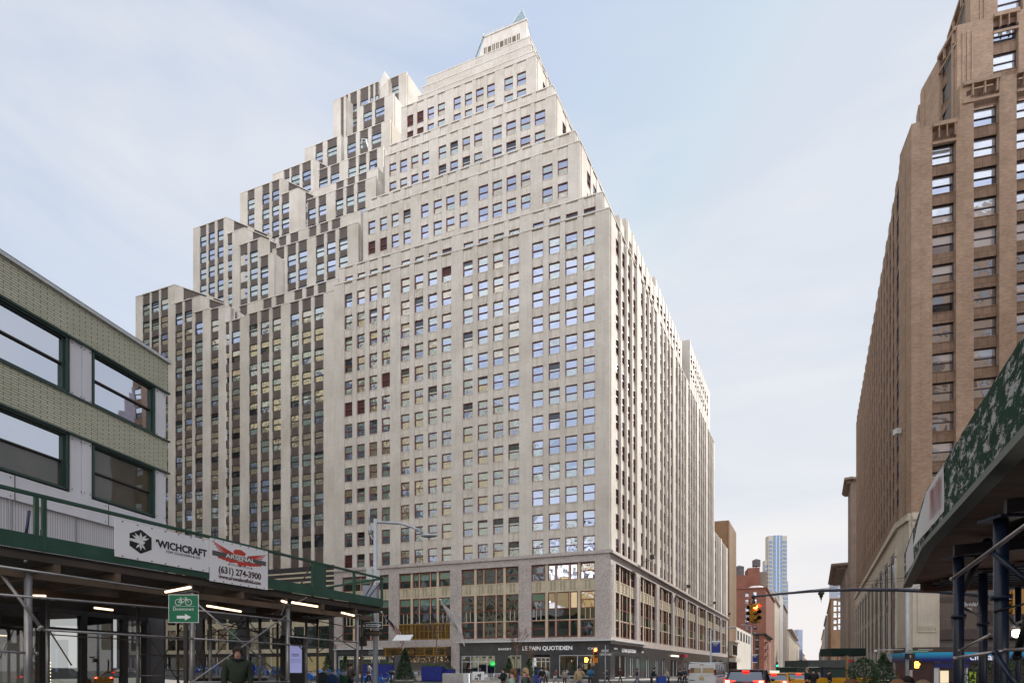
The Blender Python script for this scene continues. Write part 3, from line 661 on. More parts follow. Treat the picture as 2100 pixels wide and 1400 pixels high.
# low base behind the scaffold
dbase = MB(); Fb = Frame(Vector(((685 - 1050) / 1000 * 79.4, 79.4, 0)), -D2)
stonedk = mat('dark_polished_stone', (0.05, 0.046, 0.05), (0.035, 0.032, 0.036), 1.0, 0.35, speck=0.2, bscale=4)
dbase.box(Fb, -50, -0.02, 0, 1.2, 14.6, 18.5, 0)
for k in range(4): dbase.box(Fb, -50, -0.02, -0.03, 0, 15.0 + k * 0.8, 15.25 + k * 0.8, 1, 'b')
e = -50
for k in range(5):
    a = -47 + k * 9.6
    dbase.box(Fb, e, a, 0, 1.2, 0, 14.6, 0); e = a + 7.6
    for q in range(4): dbase.box(Fb, a + 0.02 + q * 2.5, a + 0.32 + q * 2.5, 0.2, 0.6, 4.6, 14.6, 1)
    for z0, z1 in ((4.2, 4.9), (8.6, 9.6), (12.8, 14.6)): dbase.box(Fb, a, a + 7.6, 0.3, 0.8, z0, z1, 1)
    for q in range(3):
        for z0, z1 in ((4.9, 8.6), (9.6, 12.8)):
            dk.cands.append((0.001 * z0, Fb, a + .32 + q * 2.5, a + 2.52 + q * 2.5, z0, z1, 0.45, 0.09, random.choice([(6, 6), (2, 3), (7, 6), (2, 2)])))
dbase.box(Fb, e, -0.02, 0, 1.2, 0, 14.6, 0)
dbase.build('base', [stonedk, cream], dk.root)
shopw = mat('lit_shop_interior', (0.50, 0.40, 0.24), (0.20, 0.15, 0.09), 0.9, 0.6, emit=((0.8, 0.55, 0.25), 0.25))
shopglass = clearglass('shop_glass', 0.16)
sf = MB(); sg = MB(); sb = MB()
for k in range(5):
    a = -47 + k * 9.6
    sf.box(Fb, a, a + 7.6, 0.5, 0.7, 3.6, 4.2, 0)
    for q in range(4): sf.box(Fb, a + q * 2.5, a + q * 2.5 + 0.1, 0.5, 0.62, 0, 3.6, 1)
    sg.box(Fb, a + .1, a + 7.6, 0.56, 0.565, 0.3, 3.6, 0); sb.box(Fb, a, a + 7.6, 2.2, 2.3, 0, 4.1, 0)
o = sf.build('shopfront', [stonedk, steel_w], dk.root); sg.build('shop_pane', [shopglass], o); sb.build('shop_interior', [shopw], o)
dk.finish()
# ================================================================ brown brick tower on the right
brown = mat('brown_brick', (0.475, 0.335, 0.245), (0.395, 0.275, 0.20), 0.6, 0.85, brick=(0.40, 0.13, 0.012, 0.62, 0.28), grime=0.45, streak=.2, bump=0.2)
browndk = mat('brown_brick_spandrel', (0.27, 0.175, 0.125), (0.20, 0.13, 0.09), 1.2, 0.85, brick=(0.9, 1.2, 0.03, 0.5, 0.15), grime=0.3)
limest = mat('carved_limestone', (0.62, 0.56, 0.47), (0.53, 0.475, 0.40), 0.7, 0.7, streak=0.35, grime=0.3)
plum = mat('plum_window_paint', (0.05, 0.032, 0.04), None, 1, 0.5)
gshade = glassy('window_glass_shade', (0.42, 0.44, 0.47), 0.42, 0.16, 0.6, col2=(0.36, 0.38, 0.42))
gbrown = glassy('window_glass_brown', (0.06, 0.05, 0.042), 0.42, 0.3, 0.5, col2=(0.15, 0.12, 0.09))
PANES += [gshade, gbrown]
CR = PX(1869, HY, 57); CR.z = 0; ER = PX(1845, HY, 60.5); ER.z = 0
bt = Bld('brown_brick_tower', 'brown brick tower with a stone base and wide white-shaded windows on the right edge', 'office tower', (CR.x, CR.y, gz(CR.x)), brown, browndk, plum, limit=100)
RF = Frame(CR, -vpdir(-3400)); RS = Frame(ER, -D1)
def rpick(y0):
    def f(): return (9, 9) if random.random() < 0.85 else (9, 0)
    return f
UR = 17
rc = [(RF.ux(1912), RF.ux(1961)), (RF.ux(1997), RF.ux(2049.5)), (RF.ux(2085), RF.ux(2138))]
rc.append((rc[2][0] + 4.9, rc[2][1] + 4.9)); rc.append((rc[2][0] + 9.8, rc[2][1] + 9.8)); rc = rc[:4]
random.seed(5)
hA = [62.3 - 3.44 * k for k in range(12)]
def stR():
    return random.choice([(9, 9), (9, 9), (9, 0)])
uA2 = RF.ux(1968)
def brick_front(u0, u1, z1, cols, hs):
    hi = [h for h in hs if h > 50]; lo = [h for h in hs if h <= 50]
    bt.facade(RF, u0, u1, 49.7, z1, cols, hi, 2.15, pn=0, sn=0.3, bk=0.9, wn=0.55, styles=stR, fw=0.08, top=z1 - 0.4)
    bt.facade(RF, u0, u1, 19.6, 49.7, cols, lo, 2.15, pn=0, sn=0.3, bk=0.9, wn=0.55, styles=lambda: random.choice([(10, 10), (10, 10), (10, 3), (9, 10)]), fw=0.08, top=49.7)
brick_front(0, uA2, 64.6, rc[:1], hA)
brick_front(uA2, UR, 68.4, rc[1:], [hA[0] + 3.44] + hA)
# battlements with dark niches over the top windows
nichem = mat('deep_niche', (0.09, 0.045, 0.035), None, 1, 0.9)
def battle(F, a, b, z, nn, dark=True):
    bm_ = MB()
    for k in range(nn):
        c = a + (b - a) * (k + 0.5) / nn; w = (b - a) / nn * 0.2
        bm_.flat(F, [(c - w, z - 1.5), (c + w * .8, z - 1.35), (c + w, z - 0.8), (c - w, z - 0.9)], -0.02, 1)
        bm_.box(F, c + w, c + w * 1.6, -0.22, 0, z - 1.7, z - 0.2, 0)
    bm_.box(F, a, b, -0.25, 0.3, z - 0.35, z + 0.12, 0); bm_.box(F, a, b, -0.12, 0.0, z - 2.3, z - 2.0, 0); bm_.build('battlement', [brown, nichem], bt.root)
battle(RF, rc[0][0], rc[0][1], 64.5, 3); battle(RF, uA2 + 0.3, rc[1][1], 68.5, 3); battle(RF, rc[2][0], rc[2][1], 68.5, 3); battle(RF, rc[3][0], rc[3][1], 68.5, 3)
# chamfered corner
v = (CR - ER); FC = Frame(ER, v); wl = v.length
bt.wall.box(FC, 0, wl, 0, 0.8, 19.6, 65.2, 0, 'b'); bt.wall.box(FC, wl * .45, wl * .5, -0.04, 0, 19.6, 63, 0, 'b')
# street side: thin piers
US = RS.ux(1757); npier = 21; pitch = -US / npier
sidecols = [(US + pitch * k + 0.6, US + pitch * k + pitch - 0.75) for k in range(npier)]
bt.facade(RS, US, 0, 19.6, 64.4, sidecols, hA, 2.3, pn=0, sn=0.06, bk=1.3, wn=0.09, styles=lambda: (10, 10), fw=0.1)
for k in range(npier): bt.wall.box(RS, US + pitch * k - 0.45, US + pitch * k + 0.1, -0.10, 0, 19.6, 63.0, 0, 'b')
ps = [CR + RF.n * .8, CR + RF.n * .8 + RF.u * UR, CR + RF.u * UR + RF.n * 45, RS.P(US, 25, 0), RS.P(US, 1.2, 0), ER + RS.n * 1.2 + FC.n * .6]
bt.slab(ps, 0, 64.0, 2)
# upper setbacks (diagonal corner with a window, then the higher stages)
def rstage(pxa, Da, pxb, Db, y0b, y1b, z0, cols, hs, dcol, side=30):
    A = PX(pxa, HY, Da); A.z = 0; Bq = PX(pxb, HY, Db); Bq.z = 0
    z1 = CH + (HY - y1b) / 1000 * Db
    F = Frame(Bq, -vpdir(-3400)); G = Frame(A, Bq - A); w = (Bq - A).length; H = Frame(A, -D1)
    bt.facade(F, 0, UR - 6, z0, z1, [(F.ux(a), F.ux(b)) for a, b in cols], hs, 2.15, pn=0, sn=0.3, bk=0.9, wn=0.5, styles=stR, fw=0.12)
    dc = [(G.ux(a), G.ux(b)) for a, b in dcol]
    bt.facade(G, 0, w, z0, z1, dc, hs, 2.15, pn=0, sn=0.3, bk=0.9, wn=0.5, styles=stR, fw=0.12)
    bt.facade(H, -side, 0, z0, z1, [(-side + 3.4 * k + 1.2, -side + 3.4 * k + 2.7) for k in range(int(side / 3.4))], hs, 2.15, pn=0, sn=0.4, bk=0.9, wn=0.6, styles=lambda: (10, 10))
    bt.slab([Bq + F.n * .8, Bq + F.n * .8 + F.u * (UR - 6), Bq + F.n * 30 + F.u * (UR - 6), H.P(-side, 20, 0), H.P(-side, .8, 0), A + H.n * .8 + G.n * .5], z0, z1 - .3, 2)
    for a, b in cols: battle(F, F.ux(a), F.ux(b), z1, 3)
    for a, b in dcol: battle(G, G.ux(a), G.ux(b), z1, 2)
    for fr in (0.1, 0.9): bt.wall.box(G, w * fr - .12, w * fr + .12, -0.15, 0, z0, z1 - 1, 0)
    for q in range(3): bt.wall.box(F, 0.5 + q * .5, 0.7 + q * .5, -0.1, 0, z0, z1 - 1.2, 0)
    return z1
rstage(1889, 69.5, 1963, 62.5, 0, 52, 63.5, [(2037, 2089), (2120, 2172)], [82.9, 79.4, 75.9, 72.4], [(1926, 1961)], 34)
rstage(1932, 76, 1990, 66.5, 0, -60, 80, [(2046, 2098)], [92.6, 89.1], [(1946, 1978)], 34)
# stone base
sbm = MB()
PE = RF.ux(1924)
sbm.box(RF, 0, PE, -0.25, 0.8, 0, 18.9, 0, 'b'); sbm.box(RF, 0.5, PE - .35, -0.33, -0.25, 5.8, 17.5, 0, 'b')
sbm.box(FC, -0.1, wl + .1, -0.25, 0.8, 0, 18.9, 0, 'b')
sbm.box(RF, -0.1, UR, -0.55, 0.8, 18.9, 19.3, 0); sbm.box(RF, -0.1, UR, -0.4, 0.8, 19.3, 19.75, 0); sbm.box(RF, -0.1, UR, -0.3, .8, 18.3, 18.9, 0)
sbm.box(FC, -0.15, wl + .15, -0.55, 0.8, 18.9, 19.3, 0); sbm.box(FC, -0.15, wl + .15, -0.4, 0.8, 19.3, 19.75, 0)
sbm.box(RS, US, 0.1, -0.6, 1.2, 18.7, 19.3, 0); sbm.box(RS, US, 0.1, -0.45, 1.2, 19.3, 19.75, 0); sbm.box(RS, US, 0, -0.25, 1.3, 16.6, 18.7, 0, 'b')
for q in range(6): sbm.box(RF, 0.7 + q * .3, .83 + q * .3, -0.42, -0.33, 6.1, 6.4, 0)
sbm.box(RF, 0.6, PE - .45, -0.38, -0.33, 6.5, 6.6, 0); sbm.box(RF, 0.6, PE - .45, -0.38, -0.33, 5.85, 5.95, 0)
e = US
nb = 11
for k in range(nb + 1):
    c = US * (1 - k / nb)
    sbm.box(RS, c - 0.75, min(c + 0.75, 0), -0.3, 1.3, 0, 16.6, 0, 'b'); sbm.box(RS, c - 0.9, min(c + 0.9, 0.05), -0.42, 1.3, 15.6, 16.6, 0, 'b')
    sbm.box(RS, c - 0.3, min(c + 0.3, 0), -0.42, -0.3, 1.5, 15.2, 0, 'b')
k = 0
x0 = PE
for q in range(2):
    a = x0 + q * 11.0 + (0 if q == 0 else 0)
    b = a + 8.6
    sbm.box(RF, b, b + 2.4, -0.25, 0.8, 5, 18.9, 0, 'b')
sbm.build('stone_base', [limest], bt.root)
bw = MB(); bwm = MB()
for k in range(nb):
    a = US * (1 - k / nb) + 0.75; b = US * (1 - (k + 1) / nb) - 0.75
    for z0, z1 in ((4.6, 9.6), (10.6, 15.8)):
        bw.box(RS, a, b, -.20, 0.7, z0, z1, 0); 
        for c in (a + .1, (a + b) / 2, b - .1): bwm.box(RS, c - .09, c + .09, -.24, -.2, z0, z1, 0)
    for z0, z1 in ((9.6, 10.6), (15.8, 16.6), (4.0, 4.6)): bwm.box(RS, a, b, -.22, 0.7, z0, z1, 0)
    bw.box(RS, a, b, -.2, 0.7, 0.4, 4.0, 0)
for q in range(2):
    a = x0 + q * 11.0; b = a + 8.6
    for z0, z1 in ((6.2, 9.3), (9.9, 13.6), (14.4, 17.8)):
        bw.box(RF, a, b, 0.5, 0.6, z0, z1, 0)
    bwm.box(RF, a, b, 0.3, 0.6, 17.8, 18.9, 0); bwm.box(RF, a, b, 0.3, 0.6, 13.6, 14.4, 0); bwm.box(RF, a, b, 0.35, 0.6, 9.3, 9.9, 0); bwm.box(RF, a, b, 0.3, 0.6, 5.0, 6.2, 0)
    for j in range(5): c = a + 8.6 * j / 4; bwm.box(RF, c - .1, c + .1, 0.4, 0.5, 6.2, 17.8, 0)
    for j in range(16):   # woven relief on the metal spandrel
        c = a + 8.6 * (j + .5) / 16; s_ = 1 if j % 2 else -1
        bwm.face([RF.P(c - .3, 0.29, 13.9 - .12 * s_), RF.P(c - .25, .29, 14.0 - .12 * s_), RF.P(c + .3, .29, 14.1 + .12 * s_), RF.P(c + .3, .29, 13.98 + .12 * s_)], None, 1)
bzm = mat('bronze_mullion', (0.045, 0.032, 0.032), (0.07, 0.05, 0.045), 2, 0.45); bzl = mat('bronze_relief', (0.16, 0.13, 0.12), None, 2, 0.4)
o = bwm.build('bronze_mullion', [bzm, bzl], bt.root)
bw.build('base_pane', [glassy('stone_base_glass', (0.035, 0.032, 0.034), 0.16, 0.15, 0.4)], o)
# bank shopfront: blue fascia wrapping the corner
bank = mat('bank_fascia_blue', (0.005, 0.02, 0.16), None, 1, 0.25)
bk_ = bank.node_tree; bb = bk_.nodes['Principled BSDF']; tcx = bk_.nodes.new('ShaderNodeTexCoord'); sx = bk_.nodes.new('ShaderNodeSeparateXYZ')
mr = bk_.nodes.new('ShaderNodeMapRange'); mr.inputs['From Min'].default_value = 2.45; mr.inputs['From Max'].default_value = 3.45
rp = bk_.nodes.new('ShaderNodeValToRGB'); rp.color_ramp.elements[0].color = (0.004, 0.012, 0.16, 1); rp.color_ramp.elements[1].color = (0.02, 0.42, 0.75, 1); rp.color_ramp.elements[0].position = 0.25
bk_.links.new(tcx.outputs['UV'], sx.inputs[0]); bk_.links.new(sx.outputs['Y'], mr.inputs[0]); bk_.links.new(mr.outputs[0], rp.inputs[0]); bk_.links.new(rp.outputs[0], bb.inputs['Base Color'])
bf = MB(); bf.box(RF, 0.0, UR - 4, -0.75, -0.25, 2.45, 3.5, 0); bf.box(FC, -0.1, wl, -0.75, -0.25, 2.45, 3.5, 0); bf.box(RS, -9, 0.1, -0.75, -0.3, 2.45, 3.5, 0)
bf.box(RF, 0, UR - 4, -0.65, -0.25, 3.5, 4.1, 1); bf.box(FC, 0, wl, -0.65, -0.25, 3.5, 4.1, 1)
fo = bf.build('bank_fascia', [bank, bzm], bt.root)
text_obj('cıtıbank', RF, RF.ux(1979), 2.62, 1.0, emitm('sign_white', (0.9, 0.92, 0.95), 0.15), fo, n=-0.78, name='bank_lettering', bold=0.012)
bs = MB(); darkstone = mat('wine_granite', (0.07, 0.035, 0.035), (0.045, 0.025, 0.028), 1, 0.3, speck=0.3, bscale=6)
bs.box(RF, 0, RF.ux(1911), -0.4, -0.25, -1, 2.45, 0); bs.box(FC, 0, wl, -0.4, -0.25, -1, 2.45, 0)
bs.box(RF, RF.ux(1911), RF.ux(1920), -0.35, 0.1, -1, 2.2, 1); bs.box(RF, RF.ux(1977), RF.ux(1981), -0.35, 0.1, -1, 2.2, 1)
bs.box(RF, RF.ux(1911), RF.ux(1982), -0.45, 0.1, 1.75, 2.3, 2)
bs.box(RF, RF.ux(1928), RF.ux(1945), -0.05, 0.0, 0, 1.4, 3); bs.box(RF, RF.ux(1988), RF.ux(2001), -0.05, 0.02, 0.0, 1.3, 4)
bs.box(RF, RF.ux(1911), UR - 4, 0.1, 0.3, -1, 2.45, 5)
bs.build('bank_entrance', [darkstone, steel_w, mat('navy_panel', (0.01, 0.025, 0.16), None, 1, 0.3), mat('bank_lit_wall', (0.5, 0.42, 0.3), None, 1, 0.6, emit=((0.9, 0.75, 0.5), 0.4)), mat('lime_poster', (0.45, 0.62, 0.04), None, 1, 0.5), gdark], bt.root)
wl_ = MB()
for q, px in enumerate((1795, 1926)):
    p = PX(px, 1332, 56); wl_.tube(p, p + Vector((3.2 if q == 0 else -2.4, 0, 0.05)), 0.04, 6); wl_.lathe(p + Vector((0, 0, -0.25)), [(0.02, 0.28), (0.1, 0.22), (0.2, 0.05), (0.02, 0.02)], 10)
wl_.build('gooseneck_lamp', steel_w, bt.root)
for i, (tx, y_) in enumerate((('Soft Touch', 1229), ('Bridal', 1241), ('LUX', 1251))):
    text_obj(tx, RF, RF.ux(1979), RF.zy(RF.ux(1990), y_), 0.62 if i < 2 else .5, emitm('window_lettering', (0.55, 0.58, 0.6), 0.05) if i == 0 else MATS['window_lettering'], bt.root, n=0.42, name='window_lettering', shear=0.3 if i < 2 else 0)
bt.finish()
cu = thing('security_camera', 'small white security camera high on the corner of the brown brick tower', 'camera', PX(1838, 886, 60)); m_ = MB()
m_.box(World0((cu.location.x, cu.location.y)), -.25, .35, -0.4, 0.2, cu.location.z - .3, cu.location.z + .35, 0); m_.build('housing', steel_w, cu)
m_ = MB(); m_.tube(cu.location + Vector((0.1, 0, 0)), cu.location + Vector((0.9, 0.6, 0.1)), 0.05, 6); m_.build('bracket', steel_w, cu)
# ================================================================ low glazed-brick corner building on the left
DL = vpdir(1310); CL = PX(343, HY, 21); CL.z = 0
FL = Frame(CL, DL)
greenbr = mat('glazed_green_brick', (0.66, 0.66, 0.50), (0.58, 0.59, 0.44), 0.9, 0.35, brick=(0.40, 0.085, 0.012, 0.25, 0.12), bump=0.5)
whitep = mat('white_enamel_panel', (0.78, 0.78, 0.83), (0.70, 0.70, 0.76), 0.5, 0.35, streak=0.2, grime=.15)
greenfr = mat('dark_green_frame', (0.030, 0.065, 0.052), (0.022, 0.05, 0.042), 1.5, 0.4)
corrug = mat('corrugated_grey_panel', (0.52, 0.53, 0.57), (0.46, 0.47, 0.51), 0.8, 0.5, brick=(0.075, 9.0, 0.014, 0.45, 0.05))
corw = mat('corrugated_white_panel', (0.70, 0.69, 0.72), (0.64, 0.63, 0.66), 0.8, 0.5, brick=(0.075, 9.0, 0.012, 0.6, 0.05))
lb = thing('green_brick_building', 'low corner building with bands of pale green glazed brick and large mirrored sash windows', 'building', (CL.x, CL.y, 0.2))
b = MB()
u0 = FL.ux(-120)
b.box(FL, u0, 0.02, 0, 0.4, 13.6, 14.85, 0); b.box(FL, u0, 0.0, 0, 0.4, 10.15, 11.45, 0)
b.build('brick_band', greenbr, lb)
b = MB()
b.box(FL, u0, 0.12, -0.10, 0.6, 14.85, 14.97, 0); b.box(FL, u0, 0.1, -0.05, 0.02, 13.52, 13.6, 1); b.box(FL, u0, 0.1, -0.05, 0.02, 11.45, 11.52, 1); b.box(FL, u0, 0.1, -0.05, .02, 10.08, 10.15, 1)
b.build('cornice', [steel_w, greenfr], lb)
b = MB()
def xs(a, c): return FL.ux(a), FL.ux(c)
for z0, z1 in ((11.5, 13.55), (8.0, 10.1)):
    for (p0, p1) in ((146, 170), (171, 189), (320, 341)):
        b = MB(); a, c = xs(p0, p1); b.box(FL, a, c, 0.06 if p0 == 146 else 0.03, 0.4, z0, z1, 0); b.build('white_panel', whitep, lb)
b = MB()
b.box(FL, u0, -0.03, 0.02, 0.4, 7.2, 8.0, 0)
b.build('white_panel', whitep, lb)
b = MB()
for k in range(6):
    u = -2.4 - 2.9 * k; b.box(FL, u, u + .02, 0.012, 0.02, 7.2, 8.0, 0)
    for z in (7.3, 7.9): b.box(FL, u - .12, u - .09, 0.01, 0.02, z - .015, z + .015, 0)
for z in (11.6, 13.4, 8.15, 9.95):
    for px in (149, 167, 174, 186, 323, 338): u = FL.ux(px); b.box(FL, u - .015, u + .015, .015, .03, z - .015, z + .015, 0)
b.build('panel_fixing', blackfr, lb)
b = MB(); b.box(FL, u0, -0.05, 0.12, 0.4, 6.0, 7.2, 1); b.box(FL, u0, -0.05, 0.10, 0.4, 3.9, 6.0, 0)
for k in range(8): b.box(FL, -1.6 - 1.9 * k, -1.57 - 1.9 * k, 0.06, 0.12, 3.9, 7.9, 0)
b.build('metal_cladding', [corrug, corw], lb)
b = MB(); b.prism([tuple(FL.P(u0, .5, 0)[:2]), tuple(FL.P(-.1, .5, 0)[:2]), tuple(FL.P(-2, 18, 0)[:2]), tuple(FL.P(u0, 18, 0)[:2])], 7.0, 14.7)
b.build('roof', roofm, lb)
gbig = glassy('big_mirror_glass', (0.06, 0.055, 0.04), 0.62, 0.05, 0.25)
gbig2 = glassy('shaded_office_glass', (0.17, 0.155, 0.10), 0.06, 0.06, 0.3, col2=(0.04, 0.035, 0.025), fres=.12)
random.seed(2)
for (pa, pb) in ((-250, 140), (190, 318)):
    for ri, (z0, z1) in enumerate(((11.52, 13.52), (8.05, 10.08))):
        a, c = xs(pa, pb) if pa > -200 else (FL.ux(140) - 5.6, FL.ux(140))
        f = MB(); g = MB()
        w = 0.065
        for q0, q1, y0, y1 in ((a, a + w, z0, z1), (c - w, c, z0, z1), (a, c, z0, z0 + w), (a, c, z1 - w, z1)): f.box(FL, q0, q1, 0.0, 0.35, y0, y1, 0)
        for q0, q1, y0, y1 in ((a + w, a + 2 * w, z0 + w, z1 - w), (c - 2 * w, c - w, z0 + w, z1 - w), (a + w, c - w, z0 + w, z0 + 1.8 * w), (a + w, c - w, z1 - 1.8 * w, z1 - w)): f.box(FL, q0, q1, 0.08, 0.3, y0, y1, 0)
        zm = (z0 + z1) / 2; f.box(FL, a + w, c - w, 0.12, 0.3, zm - .03, zm + .03, 1)
        o = f.build('window', [greenfr, blackfr], lb)
        P = FL.P
        g.face([P(a + w, .2, z0 + w), P(c - w, .2, z0 + w), P(c - w, .2, zm), P(a + w, .2, zm)], None, 0 if ri == 0 else 1)
        g.face([P(a + w, .17, zm), P(c - w, .17, zm), P(c - w, .17, z1 - w), P(a + w, .17, z1 - w)], None, 0 if (ri == 0 or pa < 0) else 1)
        g.build('pane', [gbig, gbig2], o)
b = MB(); n = 22
for k in range(n):
    u = -0.6 - k * 0.8; p = FL.P(u, 0.5, 14.95); b.tube(p, p + Vector((0, 0, 0.42)), 0.03, 5)
b.tube(FL.P(-.6, .5, 15.36), FL.P(-18, .5, 15.36), 0.035, 6); b.box(FL, -18, -.5, .45, .55, 15.1, 15.14, 0)
b.build('roof_railing', blackfr, lb)
b = MB(); q = Frame(FL.P(-1.5, 6, 0), DL); b.box(q, -7, 4, 0, 4, 14.7, 17.2, 0); b.box(q, -7.1, 4.1, -0.1, 4.1, 17.2, 17.35, 1)
b.build('rooftop_bulkhead', [whitep, steel_w], lb)
# ground floor: glass front, things inside
b = MB(); g = MB()
for px in (-40, 92, 178, 350 if False else 262, 338): 
    u = FL.ux(px); b.box(FL, u - .09, u + .09, 0.1, 0.35, 0, 3.9, 0)
b.box(FL, u0, -.05, 0.1, 0.35, 0.0, 0.35, 0); b.box(FL, u0, -.05, .1, .35, 3.65, 3.9, 0); b.box(FL, u0, -.05, .1, .3, 3.1, 3.17, 0)
b.box(FL, FL.ux(308), FL.ux(334), -0.05, 0.5, 0, 3.9, 1)
o = b.build('storefront_frame', [blackfr, mat('grey_steel_column', (0.10, 0.10, 0.11), None, 1, 0.45)], lb)
g.box(FL, u0, -.1, 0.2, 0.205, 0.35, 3.65, 0); g.build('storefront_pane', [clearglass('storefront_glass', 0.10, (0.75, 0.78, 0.78))], o)
b = MB()
b.box(FL, u0, -0.1, 7.0, 7.3, 0, 5.0, 0); b.box(FL, u0, -.1, .4, 7.2, 3.98, 4.05, 0); b.box(FL, u0, -.1, .36, 7.2, 0.1, 0.14, 1)
b.box(FL, -4.6, -3.4, 4.0, 4.1, 0.1, 3.9, 2); b.box(FL, -12, -10.6, 3.0, 3.1, 0.1, 3.2, 2); b.box(FL, -2.3, -1.35, 1.2, 1.3, 1.35, 3.9, 2)
b.box(FL, -2.3, -1.35, 1.18, 1.3, 0.1, 1.35, 3); b.box(FL, -12, -10.9, 2.95, 3.05, .1, 1.0, 3)
b.box(FL, -9, -2.4, 1.0, 1.5, 1.0, 1.06, 4)
inter = mat('dark_interior', (0.035, 0.032, 0.032), (0.06, 0.052, 0.05), 0.8, 0.8)
b.build('interior', [inter, mat('interior_floor', (0.10, 0.10, 0.10), None, 1, 0.4), mat('pale_interior_wall', (0.15, 0.15, 0.135), (0.1, 0.1, 0.09), 1, 0.7), mat('mustard_panel', (0.35, 0.16, 0.02), (0.28, 0.12, 0.02), 1, 0.6), mat('wood_counter', (0.30, 0.14, 0.05), None, 2, 0.5)], lb)
b = MB(); pa, pb_ = FL.P(-14, 2.6, 3.35), FL.P(-4.9, 2.2, 3.35); b.tube(pa, pb_, 0.32, 20)
for k in range(10): c = pa.lerp(pb_, (k + .5) / 10); d = (pb_ - pa).normalized(); b.tube(c - d * .02, c + d * .02, 0.34, 20)
b.build('air_duct', mat('galvanised_duct', (0.45, 0.38, 0.30), (0.36, 0.3, 0.24), 2, 0.4, metal=0.3), lb)
lampw = emitm('tube_lamp', (1.0, 0.70, 0.44), 1.4)
for (ua, na, ub, nb_) in ((-8.5, 2.0, -6.6, 2.0), (-5.2, 3.4, -3.6, 3.4), (-11.5, 3.5, -9.9, 3.5)):
    b = MB(); b.tube(FL.P(ua, na, 2.95), FL.P(ub, nb_, 2.95), 0.025, 6); b.build('interior_lamp', lampw, lb)
for k in range(4):
    b = MB(); c = FL.P(-3.0 - 2.3 * k, 2.1, 0)
    for q in range(9): b.ball(c + Vector((0, 0, 0.9 + q * .13 + (k % 3) * .25)), 0.022, seg=6, rings=4)
    b.build('bead_lamp', emitm('bead_lamp', (1, .75, .45), 3.0) if 'bead_lamp' not in MATS else MATS['bead_lamp'], lb)
# bicycle-like display sculpture inside
# ================================================================ sidewalk shed on the left (green boards, steel pipes)
DS = vpdir(1540); OS = PX(784, HY, 18); OS.z = 0
FSH = Frame(OS, DS)                       # outer edge, u<0 to the left
greenp = mat('green_painted_plywood', (0.030, 0.095, 0.065), (0.020, 0.070, 0.048), 2.5, 0.5, streak=0.2, speck=0.1, bscale=3)
galv = mat('galvanised_pipe', (0.34, 0.33, 0.33), (0.26, 0.25, 0.25), 6, 0.38, metal=0.55)
galvd = mat('dull_brown_pipe', (0.16, 0.12, 0.09), (0.11, 0.09, 0.07), 6, 0.5, metal=0.3)
deckm = mat('dark_corrugated_deck', (0.085, 0.068, 0.055), (0.055, 0.046, 0.04), 1.5, 0.7, brick=(9.0, 0.22, 0.05, 0.35, 0.1))
beamd = mat('brown_shed_beam', (0.15, 0.10, 0.065), (0.10, 0.07, 0.05), 2, 0.7)
sh = thing('sidewalk_shed', 'green boarded scaffold shed on silver pipes carrying two white banners, at left', 'scaffold', (OS.x, OS.y, gz(OS.x)))
b = MB(); ul = FSH.ux(-60)
uu = lambda px: FSH.ux(px)
b.box(FSH, ul, 0, -0.03, 0.03, 3.98, 4.27, 0)
b.box(FSH, uu(641), uu(667), -0.035, 0.035, 4.27, 5.0, 0)
b.build('parapet_board', greenp, sh)
Kr = 0
for px in (74, 90, 641, 726, 783):
    b = MB(); u = uu(px); b.box(FSH, u - .03, u + .03, -.04, .04, 3.98, 5.05, 0); b.build('parapet_post', greenp, sh)
b = MB(); b.box(FSH, ul, 0, -0.045, 0.045, 5.0, 5.06, 0); b.build('top_rail', greenp, sh)
for (a, c) in ((640, 620), (783, 760), (770, 752)):
    b = MB(); b.tube(FSH.P(uu(a), .05, 4.9), FSH.P(uu(c), .05, 4.3), 0.02, 5); b.build('brace', blackfr, sh)
bl = mat('blue_painted_steel', (0.012, 0.03, 0.10), (0.01, 0.022, 0.07), 2, 0.4)
b = MB(); b.tube(FSH.P(uu(70), .2, 4.75), FSH.P(uu(58), .1, 4.25), .025, 6); b.box(FSH, uu(90), uu(96), .1, .16, 4.27, 4.42, 0); b.build('brace', bl, sh)
# end return
FE = Frame(OS, PX(640, HY, 20.6) * Vector((1, 1, 0)) - OS)
E2 = PX(640, HY, 20.6); E2.z = 0
b = MB(); FE2 = Frame(E2, OS - E2); wE = (OS - E2).length
b.box(FE2, 0, wE, -.03, .03, 3.98, 4.27, 0); b.box(FE2, 0, wE, -.04, .04, 5.0, 5.06, 0); b.box(FE2, 0, .08, -.04, .04, 3.98, 5.05, 0)
b.build('end_parapet', greenp, sh)
b = MB()
deck = [tuple(FSH.P(ul, 0.05, 0)[:2]), tuple(FSH.P(-.02, .05, 0)[:2]), (E2.x, E2.y), (CL.x + .3, CL.y - .4), tuple(FL.P(u0, -.15, 0)[:2])]
b.prism(deck, 3.78, 3.97, 0)
b.build('deck', deckm, sh)
for px in (-20, 120, 245, 394, 500, 590, 665, 733):
    b = MB(); u = uu(px); Dd = FSH.D(u); inner = min(6.0, 5.6 if px < 300 else 3.2)
    b.box(Frame(FSH.P(u, 0, 0), FSH.n), 0.05, inner, -.05, .05, 3.6, 3.78, 0); b.build('cross_beam', beamd, sh)
for n_ in (0.12, 2.9):
    b = MB(); b.box(FSH, ul, -.3, n_, n_ + .08, 3.45, 3.6, 0); b.build('long_beam', beamd, sh)
